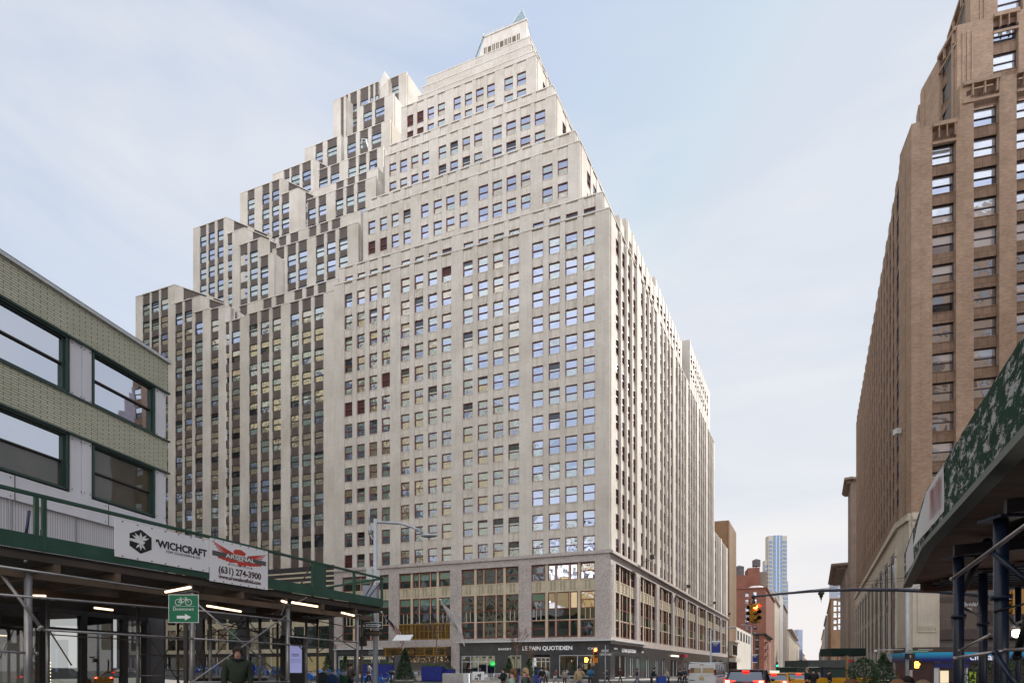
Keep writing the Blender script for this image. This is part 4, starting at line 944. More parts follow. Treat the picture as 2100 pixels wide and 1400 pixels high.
def post(px, D, ztop=3.6, r=0.05, z0=None, m=galv, plate=True):
    p = GP(px, D); z0 = gz(p.x) if z0 is None else z0; b = MB()
    b.tube((p.x, p.y, z0), (p.x, p.y, ztop), r, 12)
    if plate: b.box(World0((p.x, p.y)), -.1, .1, -.1, .1, z0, z0 + .02, 0); b.box(World0((p.x, p.y)), -.11, .11, -.11, .11, ztop - .02, ztop, 0)
    b.build('post', m, sh)
def pdD(px): return 18 * 756 / (1540 - px)
post(58, 9.3, 3.6, 0.062); post(394, 11.95, 3.62, 0.058); post(590, 14.4, 3.6, 0.058); post(733, 17.0, 3.6, .052); 
for px, D, r in ((98, 13.2, .045), (283, 14.8, .045), (431, 15.2, .05), (508, 16.6, .045), (418, 18.5, .04), (533, 17.8, .05), (569, 18.4, .04), (628, 17.6, .045), (651, 18.6, .04), (742, 19.0, .04), (365, 18.2, .04)): post(px, D, 3.6, r, m=galv if r > .04 else galvd)
def pipe(x0, y0, x1, y1, r=0.024, D0=None, D1_=None, m=galv, name='pipe'):
    a = PX(x0, y0, D0 or pdD(x0) - .07); c = PX(x1, y1, D1_ or pdD(x1) - .07); b = MB(); b.tube(a, c, r, 8)
    for p in (a, c): b.ball(p, r * 1.6, seg=6, rings=4)
    b.build(name, m, sh)
pipe(-60, 1152, 394, 1217.5); pipe(-60, 1213.5, 394, 1250); pipe(394, 1250, 594, 1271.5); pipe(80, 1290, 394, 1308.5); pipe(394, 1308.5, 594, 1321); pipe(594, 1304.5, 735, 1317)
pipe(-60, 1331, 75, 1339, D0=8.6, D1_=9.4); pipe(394, 1398, 592, 1397); pipe(405, 1238, 590, 1397, .022); pipe(394, 1398, 590, 1259.5, .022)
pipe(522, 1224, 748, 1267, .024, 14.0, 17.6); pipe(0, 1172, 84, 1286, .03, 9.0, 9.25, m=galv)
pipe(52, 1150, 86, 1132, .02, 9.2, 9.6)
pipe(600, 1322, 660, 1328, .02, 15, 17.4); pipe(283, 1304, 400, 1313, .016, 14.8, 15.2); pipe(283, 1384, 375, 1385, .016, 14.8, 15.6)
for x0, y0, x1, y1, D in ((283, 1272, 372, 1405, 15), (300, 1400, 372, 1287, 15.4), (398, 1308, 420, 1380, 15.5), (400, 1380, 418, 1312, 15.5), (430, 1262, 590, 1318, 17), (404, 1310, 540, 1258, 17), (430, 1330, 500, 1262, 18), (455, 1280, 560, 1300, 18.3), (640, 1278, 735, 1334, 17.8), (655, 1335, 735, 1278, 18.2), (100, 1290, 146, 1362, 13.3), (500, 1381, 522, 1404, 16), (430, 1280, 508, 1350, 16.2), (508, 1270, 565, 1345, 17.6), (565, 1272, 628, 1340, 18.4), (628, 1268, 742, 1290, 18.6), (283, 1340, 430, 1352, 15.4), (431, 1300, 533, 1306, 16.5), (98, 1300, 283, 1312, 14.2), (600, 1290, 640, 1355, 18.5), (440, 1345, 500, 1275, 17.2)):
    pipe(x0, y0, x1, y1, .017, D, D + .6, m=galvd)
pipe(577, 1260, 585, 1238, .02, 14, 14.2, m=galvd); pipe(560, 1258, 628, 1226, .025, 14.3, 14.0, m=galvd)
for (x0, y0, x1, y1) in ((340, 1213, 390, 1203.5), (425, 1241.5, 494, 1253), (578, 1231.5, 587, 1234), (599, 1234.5, 651, 1243), (701, 1255.5, 726, 1261.5), (194, 1245.5, 231, 1250), (66, 1221, 93, 1221.5)):
    z = 3.42; a = PX(x0, y0, (z - CH) * 1000 / (HY - y0)); c = PX(x1, y1, (z - CH) * 1000 / (HY - y1)); b = MB(); b.tube(a, c, .028, 8); o = b.build('tube_lamp', lampw, sh)
b = MB(); pp = [PX(394 + 8, 1196, 12.2), PX(420, 1196, 12.3), PX(416, 1210, 12.3), PX(410, 1220, 12.3)]; b.path(pp, .018, 6); b.build('cable', blackfr, sh)
# banners
def banner(px0, px1, zt0, zb0, name, label):
    a, c = uu(px0), uu(px1); t = thing(name, label, 'banner', FSH.P(a, -.07, zb0)); b = MB(); b.box(FSH, a, c, -.065, -.05, zb0, zt0, 0)
    for k in range(7):
        for z in (zb0 + .03, zt0 - .03): b.box(FSH, a + (c - a) * (k + .5) / 7 - .015, a + (c - a) * (k + .5) / 7 + .015, -.068, -.065, z - .012, z + .012, 1)
    b.build('sheet', [mat('banner_vinyl_' + name, (0.84, 0.84, 0.87), (0.80, 0.80, 0.84), .6, .4), blackfr], t); return t, a, c
ink = mat('black_ink', (0.012, 0.012, 0.014), None, 1, .6); redink = mat('red_ink', (0.55, 0.06, 0.045), None, 1, .6); whiteink = mat('white_ink', (0.75, 0.75, 0.75), None, 1, .6); brownink = mat('brown_ink', (0.075, 0.035, 0.04), None, 1, .6); greyink = mat('grey_ink', (0.10, 0.095, 0.095), None, 1, .6)
t, a, c = banner(232, 425, 4.92, 4.12, 'banner', 'wide white banner with black hexagon emblem and sandwich shop name')
w = c - a
text_obj("’WICHCRAFT", FSH, a + w * .395, 4.50, .235, ink, t, n=-.07, depth=.002, bold=.008, sx=.82)
text_obj("TOM COLICCHIO & CO.", FSH, a + w * .50, 4.41, .075, ink, t, n=-.07, depth=.002, sx=.98)
b = MB(); hc = a + w * .245; hz = 4.54; hr = .24
hexp = [(hc + hr * 1.05 * math.sin(R(60 * k)), hz + hr * 1.12 * math.cos(R(60 * k))) for k in range(6)][::-1]
b.flat(FSH, hexp, -.0665, 0, .001); b.build('emblem', ink, t)
b = MB()
def petal(cx, cz, ang, l, w_):
    d = (math.sin(ang), math.cos(ang)); p = (math.cos(ang), -math.sin(ang))
    return [(cx, cz), (cx + d[0] * l * .5 - p[0] * w_, cz + d[1] * l * .5 - p[1] * w_), (cx + d[0] * l, cz + d[1] * l), (cx + d[0] * l * .5 + p[0] * w_, cz + d[1] * l * .5 + p[1] * w_)][::-1]
for an in (-62, -38, 0, 38, 62): b.flat(FSH, petal(hc, hz + .02, R(an), .19, .028), -.0685, 0)
for an in (142, 180, 218): b.flat(FSH, petal(hc, hz - .04, R(an), .16, .022), -.0685, 0)
b.flat(FSH, [(hc - .22, hz - .02), (hc + .05, hz - .06), (hc + .09, hz), (hc, hz + .04), (hc - .22, hz + .03)], -.069, 0)
b.build('emblem_figure', whiteink, t)
t, a, c = banner(427, 546, 5.0, 3.92, 'banner', 'squarer white banner with a red eagle and a large phone number')
w = c - a; m = (a + c) / 2
b = MB()
for sg in (-1, 1):
    for k in range(5):
        x1 = m + sg * w * (.47 - .03 * k); z1 = 4.93 - .06 * k + (0 if sg < 0 else -.05)
        q = [(m + sg * w * .12, 4.70 - .02 * k), (m + sg * w * .12, 4.74 - .02 * k), (x1, z1 + .012), (x1 - sg * .02, z1 - .02)]
        b.flat(FSH, q if sg < 0 else q[::-1], -.0665, 0)
    for k in range(4):
        x1 = m + sg * w * (.40 - .06 * k); q = [(m, 4.52), (m + sg * w * .1, 4.60), (x1, 4.60 - .02 * k), (x1 - sg * .06, 4.53 - .02 * k)]
        b.flat(FSH, q[::-1] if sg > 0 else q, -.0665 - .0002 * k, 0)
b.flat(FSH, [(m - .18, 4.72), (m + .12, 4.72), (m + .16, 4.8), (m + .02, 4.87), (m - .14, 4.85), (m - .2, 4.79)][::1], -.0668, 0)
b.flat(FSH, [(m - .28, 4.56), (m - .1, 4.50), (m - .02, 4.40), (m + .06, 4.47), (m + .12, 4.43), (m + .2, 4.5), (m + .3, 4.56)], -.0668, 0)
b.build('eagle', redink, t)
b = MB(); b.flat(FSH, [(a + .06, 4.575), (c - .06, 4.575), (c - .06, 4.70), (a + .06, 4.70)], -.0685, 0, .001); b.build('name_strip', greyink, t)
text_obj('ARSENAL', FSH, m, 4.59, .145, whiteink, t, n=-.0715, depth=.001, sx=1.35, align='CENTER', bold=.004)
text_obj('★SCAFFOLD★', FSH, m, 4.405, .072, ink, t, n=-.07, depth=.001, sx=1.25, align='CENTER', space=1.25)
text_obj('(631) 274-3900', FSH, m, 4.175, .235, brownink, t, n=-.07, depth=.002, sx=.82, align='CENTER', bold=.007)
text_obj('www.arsenalscaffold.com', FSH, m, 4.03, .135, brownink, t, n=-.07, depth=.002, sx=.86, align='CENTER', bold=.004)
# ================================================================ ground floor of the pale tower
ZF = lambda px, y: FF.zy(FF.ux(px), y)
ux = FF.ux
b = MB(); gr2 = MB()
# granite around entrance and bay one
b.box(FF, UL, ux(738), 0, 0.6, 4.6, 5.5, 0, 'b'); b.box(FF, ux(738), ux(797), 0, 0.6, 4.6, 5.5, 0, 'b')
for a, c in ((685, 690), (797, 803), (925, 943)): b.box(FF, ux(a), ux(c), 0, 0.65, -0.6, 5.5, 0, 'b')
b.box(FF, ux(803), ux(925), 0, 0.6, 4.9, 5.5, 0, 'b')
b.build('granite_ground_wall', granite, pt.root)
o = MB(); o.box(FF, ux(690), ux(797), -0.04, 0.6, 3.7, 4.6, 0); 
for a, c in ((690, 694), (726, 731), (738, 742), (792, 797)): o.box(FF, ux(a), ux(c), -0.03, .6, -0.6, 3.7, 0)
o.box(FF, ux(690), ux(797), -.03, .6, -0.6, 0.3, 0)
o.build('black_granite_wall', blackgran, pt.root); o = MB()
o.box(FF, ux(943), -0.02, -0.06, 0.6, 3.55, 5.35, 0)
for a, c in ((943, 946.5), (1015, 1043), (1069, 1092), (1128, 1147), (1222, 1250)): o.box(FF, ux(a), ux(c), -0.05, 0.6, -0.6, 3.55, 0)
o.box(FF, ux(1147), ux(1222), -.05, .6, -.6, .55, 0); o.box(FF, ux(1043), ux(1069), -.05, .6, -.6, 0.4, 0)
o.box(FF, -0.04, 0.0, -0.06, 0.6, -.6, 5.35, 0)
o.build('black_granite_wall', blackgran, pt.root); o = MB()
o.box(FS, 0.0, 19, -0.06, 0.6, 3.5, 5.0, 0); o.box(FS, 0, 1.6, -.05, .6, -1.2, 3.5, 0)
sidewin = [(1.9, 6.6, 0.3, 3.4), (8.0, 9.9, 0.4, 3.3), (11.2, 13.2, 0.4, 3.3), (16.2, 18.4, -1, 3.2), (22, 24, 0, 3.2), (26, 28.5, -1, 3.3), (32.5, 38, -1, 3.2), (44, 47, 0, 3), (52, 58, -1, 3), (63, 66, 0, 3), (70, 75, 0, 3), (80, 83, 0, 3), (88, 93, 0, 3), (97, 102, 0, 3)]
e = 1.6
for a, c, z0, z1 in sidewin:
    if a > e: o.box(FS, e, a, -.05, .6, -2.2, 3.5, 0)
    o.box(FS, a, c, -.05, .6, -2.2, z0, 0) if z0 > -1 else None
    o.box(FS, a, c, -.05, .6, z1, 3.5, 0); e = c
o.box(FS, e, 106, -.05, .6, -2.2, 3.5, 0); o.box(FS, 19, 106, -.02, .6, 3.5, 5.0, 0)
o.build('black_granite_wall', blackgran, pt.root)
c_ = MB()
c_.box(FF, ux(940), 0.8, -0.85, 0.0, 5.38, 5.52, 0); c_.box(FS, -0.1, 15.5, -0.75, 0.0, 5.38, 5.5, 0); c_.box(FF, UL, ux(797), -0.3, 0, 4.62, 4.75, 0)
c_.build('canopy', steel_w, pt.root)
# shop interiors, panes and frames
itm = mat('warm_shop_interior', (0.20, 0.10, 0.035), (0.03, 0.02, 0.015), 1.1, 0.7, emit=((0.8, 0.4, 0.12), 0.06), detail=3)
for F, a, c, z0, z1, cuts, tr_ in ((FF, ux(946.5), ux(1015), -.5, 3.5, (0.27, 0.5, 0.76), 2.6), (FF, ux(1043), ux(1069), .4, 3.5, (0.0,), None), (FF, ux(1092), ux(1128), -.5, 3.2, (0.05, .5, .75), 2.6), (FF, ux(1147), ux(1222), .55, 3.5, (0.5,), None), (FF, ux(694), ux(726), .3, 3.6, (.5,), 3.1), (FF, ux(742), ux(792), .3, 3.6, (.4, .7), 3.1)):
    fr = MB(); gl = MB(); it = MB(); w = c - a
    fr.box(F, a, a + .08, .05, .2, z0, z1, 0); fr.box(F, c - .08, c, .05, .2, z0, z1, 0); fr.box(F, a, c, .05, .2, z1 - .1, z1, 0); fr.box(F, a, c, .05, .2, z0, z0 + .08, 0)
    for q in cuts: fr.box(F, a + w * q - .05, a + w * q + .05, .06, .18, z0, z1, 0)
    if tr_: fr.box(F, a, c, .06, .18, tr_ - .04, tr_ + .06, 0)
    gl.box(F, a + .05, c - .05, .12, .125, z0, z1, 0); it.box(F, a, c, 2.5, 2.6, -.6, 3.6, 0)
    it.box(F, a + .3, c - .3, 1.2, 1.7, -.5, 1.0, 1)
    q_ = fr.build('shop_frame', steel_w, pt.root); gl.build('shop_pane', [shopglass], q_); it.build('shop_interior', [itm, inter], q_)
for a, c, z0, z1 in sidewin:
    fr = MB(); gl = MB(); it = MB(); fr.box(FS, a, a + .08, .05, .2, z0, z1, 0); fr.box(FS, c - .08, c, .05, .2, z0, z1, 0); fr.box(FS, a, c, .05, .2, z0, z0 + .1, 0); fr.box(FS, (a + c) / 2 - .04, (a + c) / 2 + .04, .05, .2, z0, z1, 0)
    gl.box(FS, a + .05, c - .05, .12, .125, z0, z1, 0); it.box(FS, a, c, 2.5, 2.6, -2, 3.6, 0); q_ = fr.build('shop_frame', steel_w, pt.root); gl.build('shop_pane', [shopglass], q_); it.build('shop_interior', [itm, inter], q_)
bul = MB(); random.seed(4)
for k in range(60):
    u = random.uniform(ux(948), ux(1220)); z = random.uniform(2.2, 3.2); bul.ball(FF.P(u, random.uniform(.5, 2), z), .06, seg=6, rings=4)
for k in range(26): u = ux(694) + (ux(792) - ux(694)) * k / 25; bul.ball(FF.P(u, .6, 3.3), .07, seg=6, rings=4)
for k in range(70):
    u = random.uniform(ux(806), ux(922)); bul.ball(FF.P(u, -.4, 3.45 - random.random() * .9), .028, seg=5, rings=4)
bul.build('fairy_lights', emitm('warm_bulb', (1, .68, .36), 1.8), pt.root)['kind'] = 'stuff'
sgw = mat('sign_letter_white', (0.8, 0.8, 0.82), None, 1, .5, emit=((.8, .8, .85), .15)); sgg = mat('sign_letter_grey', (.36, .36, .37), None, 1, .5)
text_obj('LE PAIN QUOTIDIEN', FF, ux(1071.5), 4.22, .80, sgw, pt.root, n=-.12, name='bakery_lettering', sx=.98, bold=.012, depth=.03)
text_obj('BAKERY', FF, ux(1022), 4.28, .42, sgw, pt.root, n=-.1, name='lettering', sx=1.35)
text_obj('CAFÉ', FF, ux(1205.5), 4.22, .42, sgw, pt.root, n=-.1, name='lettering', sx=1.35)
text_obj('ZIANI', FF, ux(756), 3.98, .68, sgg, pt.root, n=-.06, name='lettering', sx=1.05, bold=.01); text_obj('FOR MEN', FF, ux(756), 3.72, .30, sgg, pt.root, n=-.06, name='lettering', sx=1.35)
text_obj('ZIANI', FF, ux(692), 3.98, .66, mat('sign_letter_dark', (.09, .09, .095), None, 1, .5), pt.root, n=-.06, name='lettering', sx=1.1)
text_obj('LE PAIN QUOTIDIEN', FS, 4.6, 4.0, .70, sgw, pt.root, n=-.1, name='bakery_lettering', sx=1.0, bold=.012); text_obj('BAKERY', FS, 1.4, 4.25, .36, sgw, pt.root, n=-.1, name='lettering', sx=1.1); text_obj('CAFÉ', FS, 14, 4.1, .36, sgw, pt.root, n=-.1, name='lettering', sx=1.2)
b = MB(); b.box(FS, 33, 38.5, -.25, -.06, 3.9, 4.2, 0); b.build('lit_shop_sign', emitm('lit_sign', (.75, .8, .55), .9), pt.root)
b = MB(); b.box(FS, 41, 43.5, -.9, -.06, 3.9, 4.5, 0); b.build('red_shop_sign', mat('red_sign', (.35, .01, .04), None, 1, .4), pt.root)
b = MB(); b.lathe(FF.P(ux(1011), -.15, ZF(1011, 1360)), [(0.38, 0), (0.38, .06), (0, .06)], 24, ax=tuple(-FF.n)); o = b.build('green_round_sign', emitm('green_sign', (0.0, .45, .05), .6), pt.root)
text_obj('mobile', FF, ux(1008), ZF(1011, 1361.5), .24, sgw, o, n=-.23)
# entrance: bronze grille, marquee, doors
gold = mat('bronze_gold', (0.36, 0.22, 0.06), (0.24, 0.14, 0.04), 2.5, 0.35, metal=0.6); brz = mat('dark_bronze', (0.10, 0.06, 0.03), (0.06, 0.035, 0.02), 2, .4, metal=.4)
a, c = us[1]
g = MB(); g.box(FF, a, c, 0.3, 0.35, 6.1, 8.4, 1)
g.box(FF, a, c, 0.0, 0.3, 6.0, 6.2, 0); g.box(FF, a, c, 0, .3, 8.25, 8.45, 0); g.box(FF, a, c, .1, .25, 7.2, 7.3, 0)
for k in range(37): u = a + (c - a) * k / 36; g.box(FF, u - (.09 if k % 3 == 0 else .035), u + (.09 if k % 3 == 0 else .035), .05 if k % 3 == 0 else .12, .28, 6.2, 8.25, 0)
g.build('bronze_grille', [gold, inter], pt.root)
g = MB(); a, c = ux(798), ux(925)
g.box(FF, a, c, -1.6, 0.1, 3.55, 4.75, 1); g.box(FF, a, c, -1.68, -1.6, 3.5, 3.65, 0); g.box(FF, a, c, -1.68, -1.6, 4.65, 4.8, 0); g.box(FF, a, c, -1.66, -1.6, 4.1, 4.18, 0)
n = 42
for k in range(n):
    u = a + (c - a) * k / n; w = (c - a) / n
    for z in (3.68, 4.22):
        s_ = 1 if k % 2 else -1
        g.face([FF.P(u, -1.64, z + .2 - .15 * s_), FF.P(u + w, -1.64, z + .2 + .15 * s_), FF.P(u + w, -1.64, z + .3 + .15 * s_), FF.P(u, -1.64, z + .3 - .15 * s_)], None, 0)
for px in (803, 845, 882, 900, 922): u = ux(px); g.box(FF, u - .12, u + .12, -1.72, -1.6, 3.5, 4.8, 0)
u = ux(852); g.box(FF, u - .85, u + .85, -1.74, -1.6, 3.55, 4.75, 1)
o = g.build('marquee', [gold, brz], pt.root)
text_obj('1400', FF, u, 3.78, .95, gold, o, n=-1.76, name='street_number', sx=.75, align='CENTER', bold=.01)
wr = MB(); random.seed(9)
for px in (819, 890, 919):
    for k in range(60):
        c0_ = FF.P(ux(px) + random.gauss(0, .35), -1.8 - random.random() * .2, 4.2 + random.gauss(0, .25)); d = Vector((random.uniform(-1, 1), random.uniform(-1, 1), random.uniform(-1, 1))).normalized() * .16
        wr.tube(c0_, c0_ + d, .03, 4)
wr.build('garland', mat('garland_green', (.04, .045, .02), (.08, .07, .03), 3, .8), o)
g = MB(); a, c = ux(803), ux(925)
g.box(FF, a, c, 1.0, 1.1, -.6, 4.9, 1)
for k in range(9): u = a + (c - a) * k / 8; g.box(FF, u - .09, u + .09, .85, 1.0, -.5, 4.9, 0)
for z in (2.5, 3.3, .3): g.box(FF, a, c, .88, 1.0, z, z + .12, 0)
g.build('bronze_door', [gold, brz], pt.root)
# flags over the entrance
def flag(px0, y0, px1, y1, striped, name, label):
    D = 71 if not striped else 72
    p0 = PX(px0, y0, D - 3.2); p1 = PX(px1, y1, D)       # tip, base
    t = thing(name, label, 'flag', p1); b = MB(); b.tube(p1, p0, .06, 8); b.ball(p0, .14, seg=8, rings=6); b.ball(p1, .26, seg=8, rings=6); b.build('pole', steel_w, t)
    b = MB(); n = 10; m = 13; d = (p1 - p0)
    for i in range(n):
        for j in range(m):
            def q(i, j):
                s_ = i / n; v = j / m; base = p0 + d * (0.06 + s_ * .82)
                dr = v * (1.0 + s_ * .3) * 3.5
                return base + Vector((dr * (.75 - .35 * s_), math.sin(i * 1.3 + v * 4) * .12, -dr * .75 + .18 * math.sin(i * .9) * v)) + d * (-.08 * v)
            if striped: mm = 2 if (i < 4 and j < 7) else (0 if j % 2 else 1)
            else: mm = 1 if not (5 <= i <= 6 and 5 <= j <= 7) else 3
            b.face([q(i, j), q(i + 1, j), q(i + 1, j + 1), q(i, j + 1)], None, mm, True)
    b.build('cloth', [mat('flag_red', (.35, .01, .02), None, 1, .7) if 'flag_red' not in MATS else MATS['flag_red'], mat('flag_white', (.84, .82, .88), None, 1, .7) if 'flag_white' not in MATS else MATS['flag_white'], mat('flag_blue', (.015, .02, .12), None, 1, .7) if 'flag_blue' not in MATS else MATS['flag_blue'], mat('flag_gold', (.35, .25, .05), None, 1, .7) if 'flag_gold' not in MATS else MATS['flag_gold']], t)
flag(782, 1254, 807, 1290, True, 'flag', 'striped red and white flag with a blue canton drooping from a wall pole')
flag(903, 1229, 933, 1289, False, 'flag', 'plain white flag drooping from a wall pole beside the bronze grille')
# floodlights along the side face
for k, (x, y) in enumerate(((1318, 1152), (1396, 1209), (1452, 1241), (1484, 1263))):
    u = FS.ux(x); p = FS.P(u, 0, FS.zy(u, y)); t = thing('floodlight', ['largest black floodlight arm on the belt course, nearest the corner', 'second black floodlight arm along the side wall', 'third black floodlight arm along the side wall', 'farthest black floodlight arm on the side wall'][k], 'floodlight', p, group='floodlights on the side wall')
    q = p - FS.n * 1.6 + Vector((0, 0, .5)); b = MB(); b.path([p, p - FS.n * .9 + Vector((0, 0, .1)), q], .05, 6); b.build('arm', blackfr, t)
    b = MB(); b.box(Frame(q, D1), -.45, .45, -.35, .35, q.z - .15, q.z + .4, 0); b.build('lamp_housing', blackfr, t)
# ================================================================ buildings along the side street
def LD(px): return 66 * 419.3 / (1670 - px)        # left building line
def RD(px): return 60.5 * 175 / (px - 1670)        # right building line
tanb = mat('tan_brick', (0.34, 0.20, 0.11), (0.27, 0.16, 0.09), .4, .85, brick=(.5, .2, .02, .7, .1)); redb = mat('red_brick', (0.30, 0.115, 0.075), (0.235, 0.09, 0.06), .3, .85, brick=(.5, .2, .02, .75, .2)); rb2 = mat('orange_red_brick', (0.33, 0.11, 0.06), (0.26, 0.085, 0.05), .5, .85, brick=(.4, .16, .02, .7, .2))
creamst = mat('sunlit_cream_stone', (0.58, 0.50, 0.40), (0.50, 0.43, 0.35), .3, .8, streak=.2); greyst = mat('grey_stone', (0.40, 0.38, 0.37), (0.33, 0.31, 0.30), .3, .8, streak=.2); brnst = mat('brown_stone', (0.27, 0.20, 0.16), (0.21, 0.155, 0.125), .3, .8, streak=.2); whitest = mat('white_stucco', (0.72, 0.68, 0.62), (.66, .62, .56), .3, .8)
farsp = mat('far_spandrel', (0.20, 0.17, 0.15), (.16, .135, .12), .4, .8)
def street_block(name, label, side, pxa, pxb, ya, mwall, near=0, pier=1.5, win=1.3, fl=3.6, hwin=1.9, base=5, nearwin=None, msp=None, cornice=None, near_n=14, cat='building', dy=0, styles=None, limit=6, sn=.25):
    """pxa: photo column of the near street corner, pxb: far end; ya: roof row at pxa"""
    Da, Db = (LD(pxa), LD(pxb)) if side == 'L' else (RD(pxa), RD(pxb))
    A = PX(pxa, HY, Da); A.z = 0; z1 = CH + (HY - ya) / 1000 * Da
    ln = (Db - Da) * 1.1766
    bl = Bld(name, label, cat, (A.x, A.y, gz(A.x)), mwall, msp or farsp, blackfr, limit=limit, styles=styles or (lambda: random.choice([(10, 10), (0, 0), (10, 3)])))
    F = Frame(A, D1) if side == 'L' else Frame(A, -D1); n = max(1, int(ln / (pier + win)))
    pt_ = ln / n; hs = []
    z = z1 - 1.2
    while z - hwin > base: hs.append(z); z -= fl
    if side == 'L': cols = [(pt_ * k + pt_ * .5 - win / 2, pt_ * k + pt_ * .5 + win / 2) for k in range(n)]; bl.facade(F, 0, ln, -3, z1, cols, hs, hwin, pn=0, sn=sn, bk=.9, wn=sn + .2, fw=.07, trim=False)
    else: cols = [(-ln + pt_ * k + pt_ * .5 - win / 2, -ln + pt_ * k + pt_ * .5 + win / 2) for k in range(n)]; bl.facade(F, -ln, 0, -3, z1, cols, hs, hwin, pn=0, sn=.25, bk=.9, wn=.5, fw=.07, trim=False)
    W_ = D2 if side == 'L' else -D2
    G = Frame(A, -W_) if side == 'L' else Frame(A, W_)
    # wall facing the camera
    if nearwin:
        uc = [(G.ux(a), G.ux(b_)) for a, b_ in nearwin[0]]
        bl.facade(G, -near_n if side == 'L' else 0.5, 0 if side == 'L' else near_n, -3, z1, uc, [CH + (HY - y) / 1000 * Da for y in nearwin[1]], nearwin[2], pn=0, sn=0.0, bk=.9, wn=.35, fw=.12, styles=lambda: random.choice([(9, 9), (9, 0), (1, 9)]), trim=False, top=z1)
    else: bl.wall.box(G, -near_n if side == 'L' else .5, -.5 if side == 'L' else near_n, 0, .9, -3, z1, 0)
    P0 = A + F.n * .9 + G.n * .9
    if side == 'L': pts = [P0 + W_ * near_n, P0, P0 + D1 * (ln - 1), P0 + D1 * (ln - 1) + W_ * near_n]
    else: pts = [P0, P0 + W_ * near_n, P0 + W_ * near_n + D1 * (ln - 1), P0 + D1 * (ln - 1)]
    bl.slab(pts, -3, z1 - .1, 2)
    if cornice:
        c = MB(); u0_, u1_ = (0, ln) if side == 'L' else (-ln, 0)
        c.box(F, u0_ - (cornice if side == 'L' else 0), u1_ + (cornice if side == 'R' else 0), -cornice, .5, z1 - .1, z1 + .5, 0); c.box(F, u0_, u1_, -cornice * .6, .5, z1 - .8, z1 - .1, 0)
        for k in range(int(ln / 1.5)): c.box(F, u0_ + 1.5 * k + .5, u0_ + 1.5 * k + .9, -cornice * .85, 0, z1 - .6, z1 - .1, 0)
        if side == 'L': c.box(G, -near_n, 0, -cornice * .7, .4, z1 - .1, z1 + .5, 0)
        else: c.box(G, 0, near_n, -cornice * .7, .4, z1 - .1, z1 + .5, 0)
        c.build('cornice', msp or farsp, bl.root)
    return bl, F, G, A, z1, ln
random.seed(21)
b1, F1, G1, A1, z1_, _ = street_block('tan_building', 'tan brick building with narrow sunlit piers just past the pale tower', 'L', 1495, 1510, 1066, tanb, near_n=20, pier=1.7, win=1.2, limit=0); b1.finish()
low = thing('shop_annex', 'small cream shopfront annex with a ledge, under the tan brick building', 'building', (GP(1500, 160))); b = MB()
Fa = Frame(F1.O - F1.n * 1.2, D1); b.box(Fa, 0, 12, 0, 1.2, 9.3, 10.1, 0); b.box(Fa, 0, 12, .2, 1.2, 5.6, 9.3, 0); b.box(Fa, -.3, 12.3, -.6, 1.2, 10.1, 10.5, 0); b.box(Fa, 0, 12, -.8, 1.2, 3.6, 4.9, 1)
for k in range(3): b.box(Fa, .8 + 3.8 * k, 3.6 + 3.8 * k, .1, .2, 5.9, 9.0, 2)
b.box(Fa, 0, 12, .3, 1.2, -2.5, 3.6, 2); b.build('shopfront', [creamst, mat('white_shop_sign', (.6, .6, .55), (.5, .45, .35), .8, .5), gdark], low)
bA, F2, G2, A2, z2, l2 = street_block('white_low_building', 'low white stucco building with big panes, catching sun before the red brick blocks', 'L', 1510.5, 1543, 1284, whitest, near_n=14, pier=2.2, win=5.4, fl=6.2, hwin=3.4, base=9.5, limit=0, msp=whitest, sn=.03); bA.finish()
bB, F3, G3, A3, z3, _ = street_block('fire_escape_house', 'orange-red brick corner house with black cornice and fire escapes', 'L', 1567, 1581, 1300, rb2, near_n=22, pier=1.6, win=1.1, fl=4, hwin=2.1, base=4, cornice=1.3, msp=blackfr, nearwin=([(1549, 1557)], [1309, 1324, 1339], 1.9), limit=0)
fe = MB()
for k in range(3):
    z = z3 - 4 - 4 * k; fe.box(F3, 4, 12, -1.3, 0, z, z + .12, 0); fe.box(F3, 4, 12, -1.35, -1.28, z, z + 1.0, 0)
    fe.tube(F3.P(5, -.8, z), F3.P(11, -.8, z - 4), .12, 5)
fe.build('fire_escape', blackfr, bB.root); bB.finish()
bC, F4, G4, A4, z4, _ = street_block('red_brick_block', 'big red brick block with arched-looking pale windows and water tanks on top', 'L', 1571, 1588, 1205, redb, near_n=36, pier=1.7, win=1.2, nearwin=([(1528.5, 1535.5), (1545, 1552)], [1212, 1227, 1242.5, 1258, 1268.5, 1281, 1294], 2.5), limit=14, msp=redb, cornice=.8)
tw = MB(); w0, w1 = G4.ux(1505), G4.ux(1535); Dq = A4.y
zz = lambda y: CH + (HY - y) / 1000 * Dq
tw.box(G4, w0, w1, .5, 14, z4, zz(1176), 0); tw.box(G4, G4.ux(1537), G4.ux(1562), 6, 18, z4, zz(1158), 0); tw.box(G4, G4.ux(1562), G4.ux(1580), 10, 24, z4, zz(1165), 1)
tw.build('roof_block', [redb, brnst], bC.root)
tank = mat('weathered_water_tank', (.22, .20, .21), (.34, .32, .34), 1, .8)
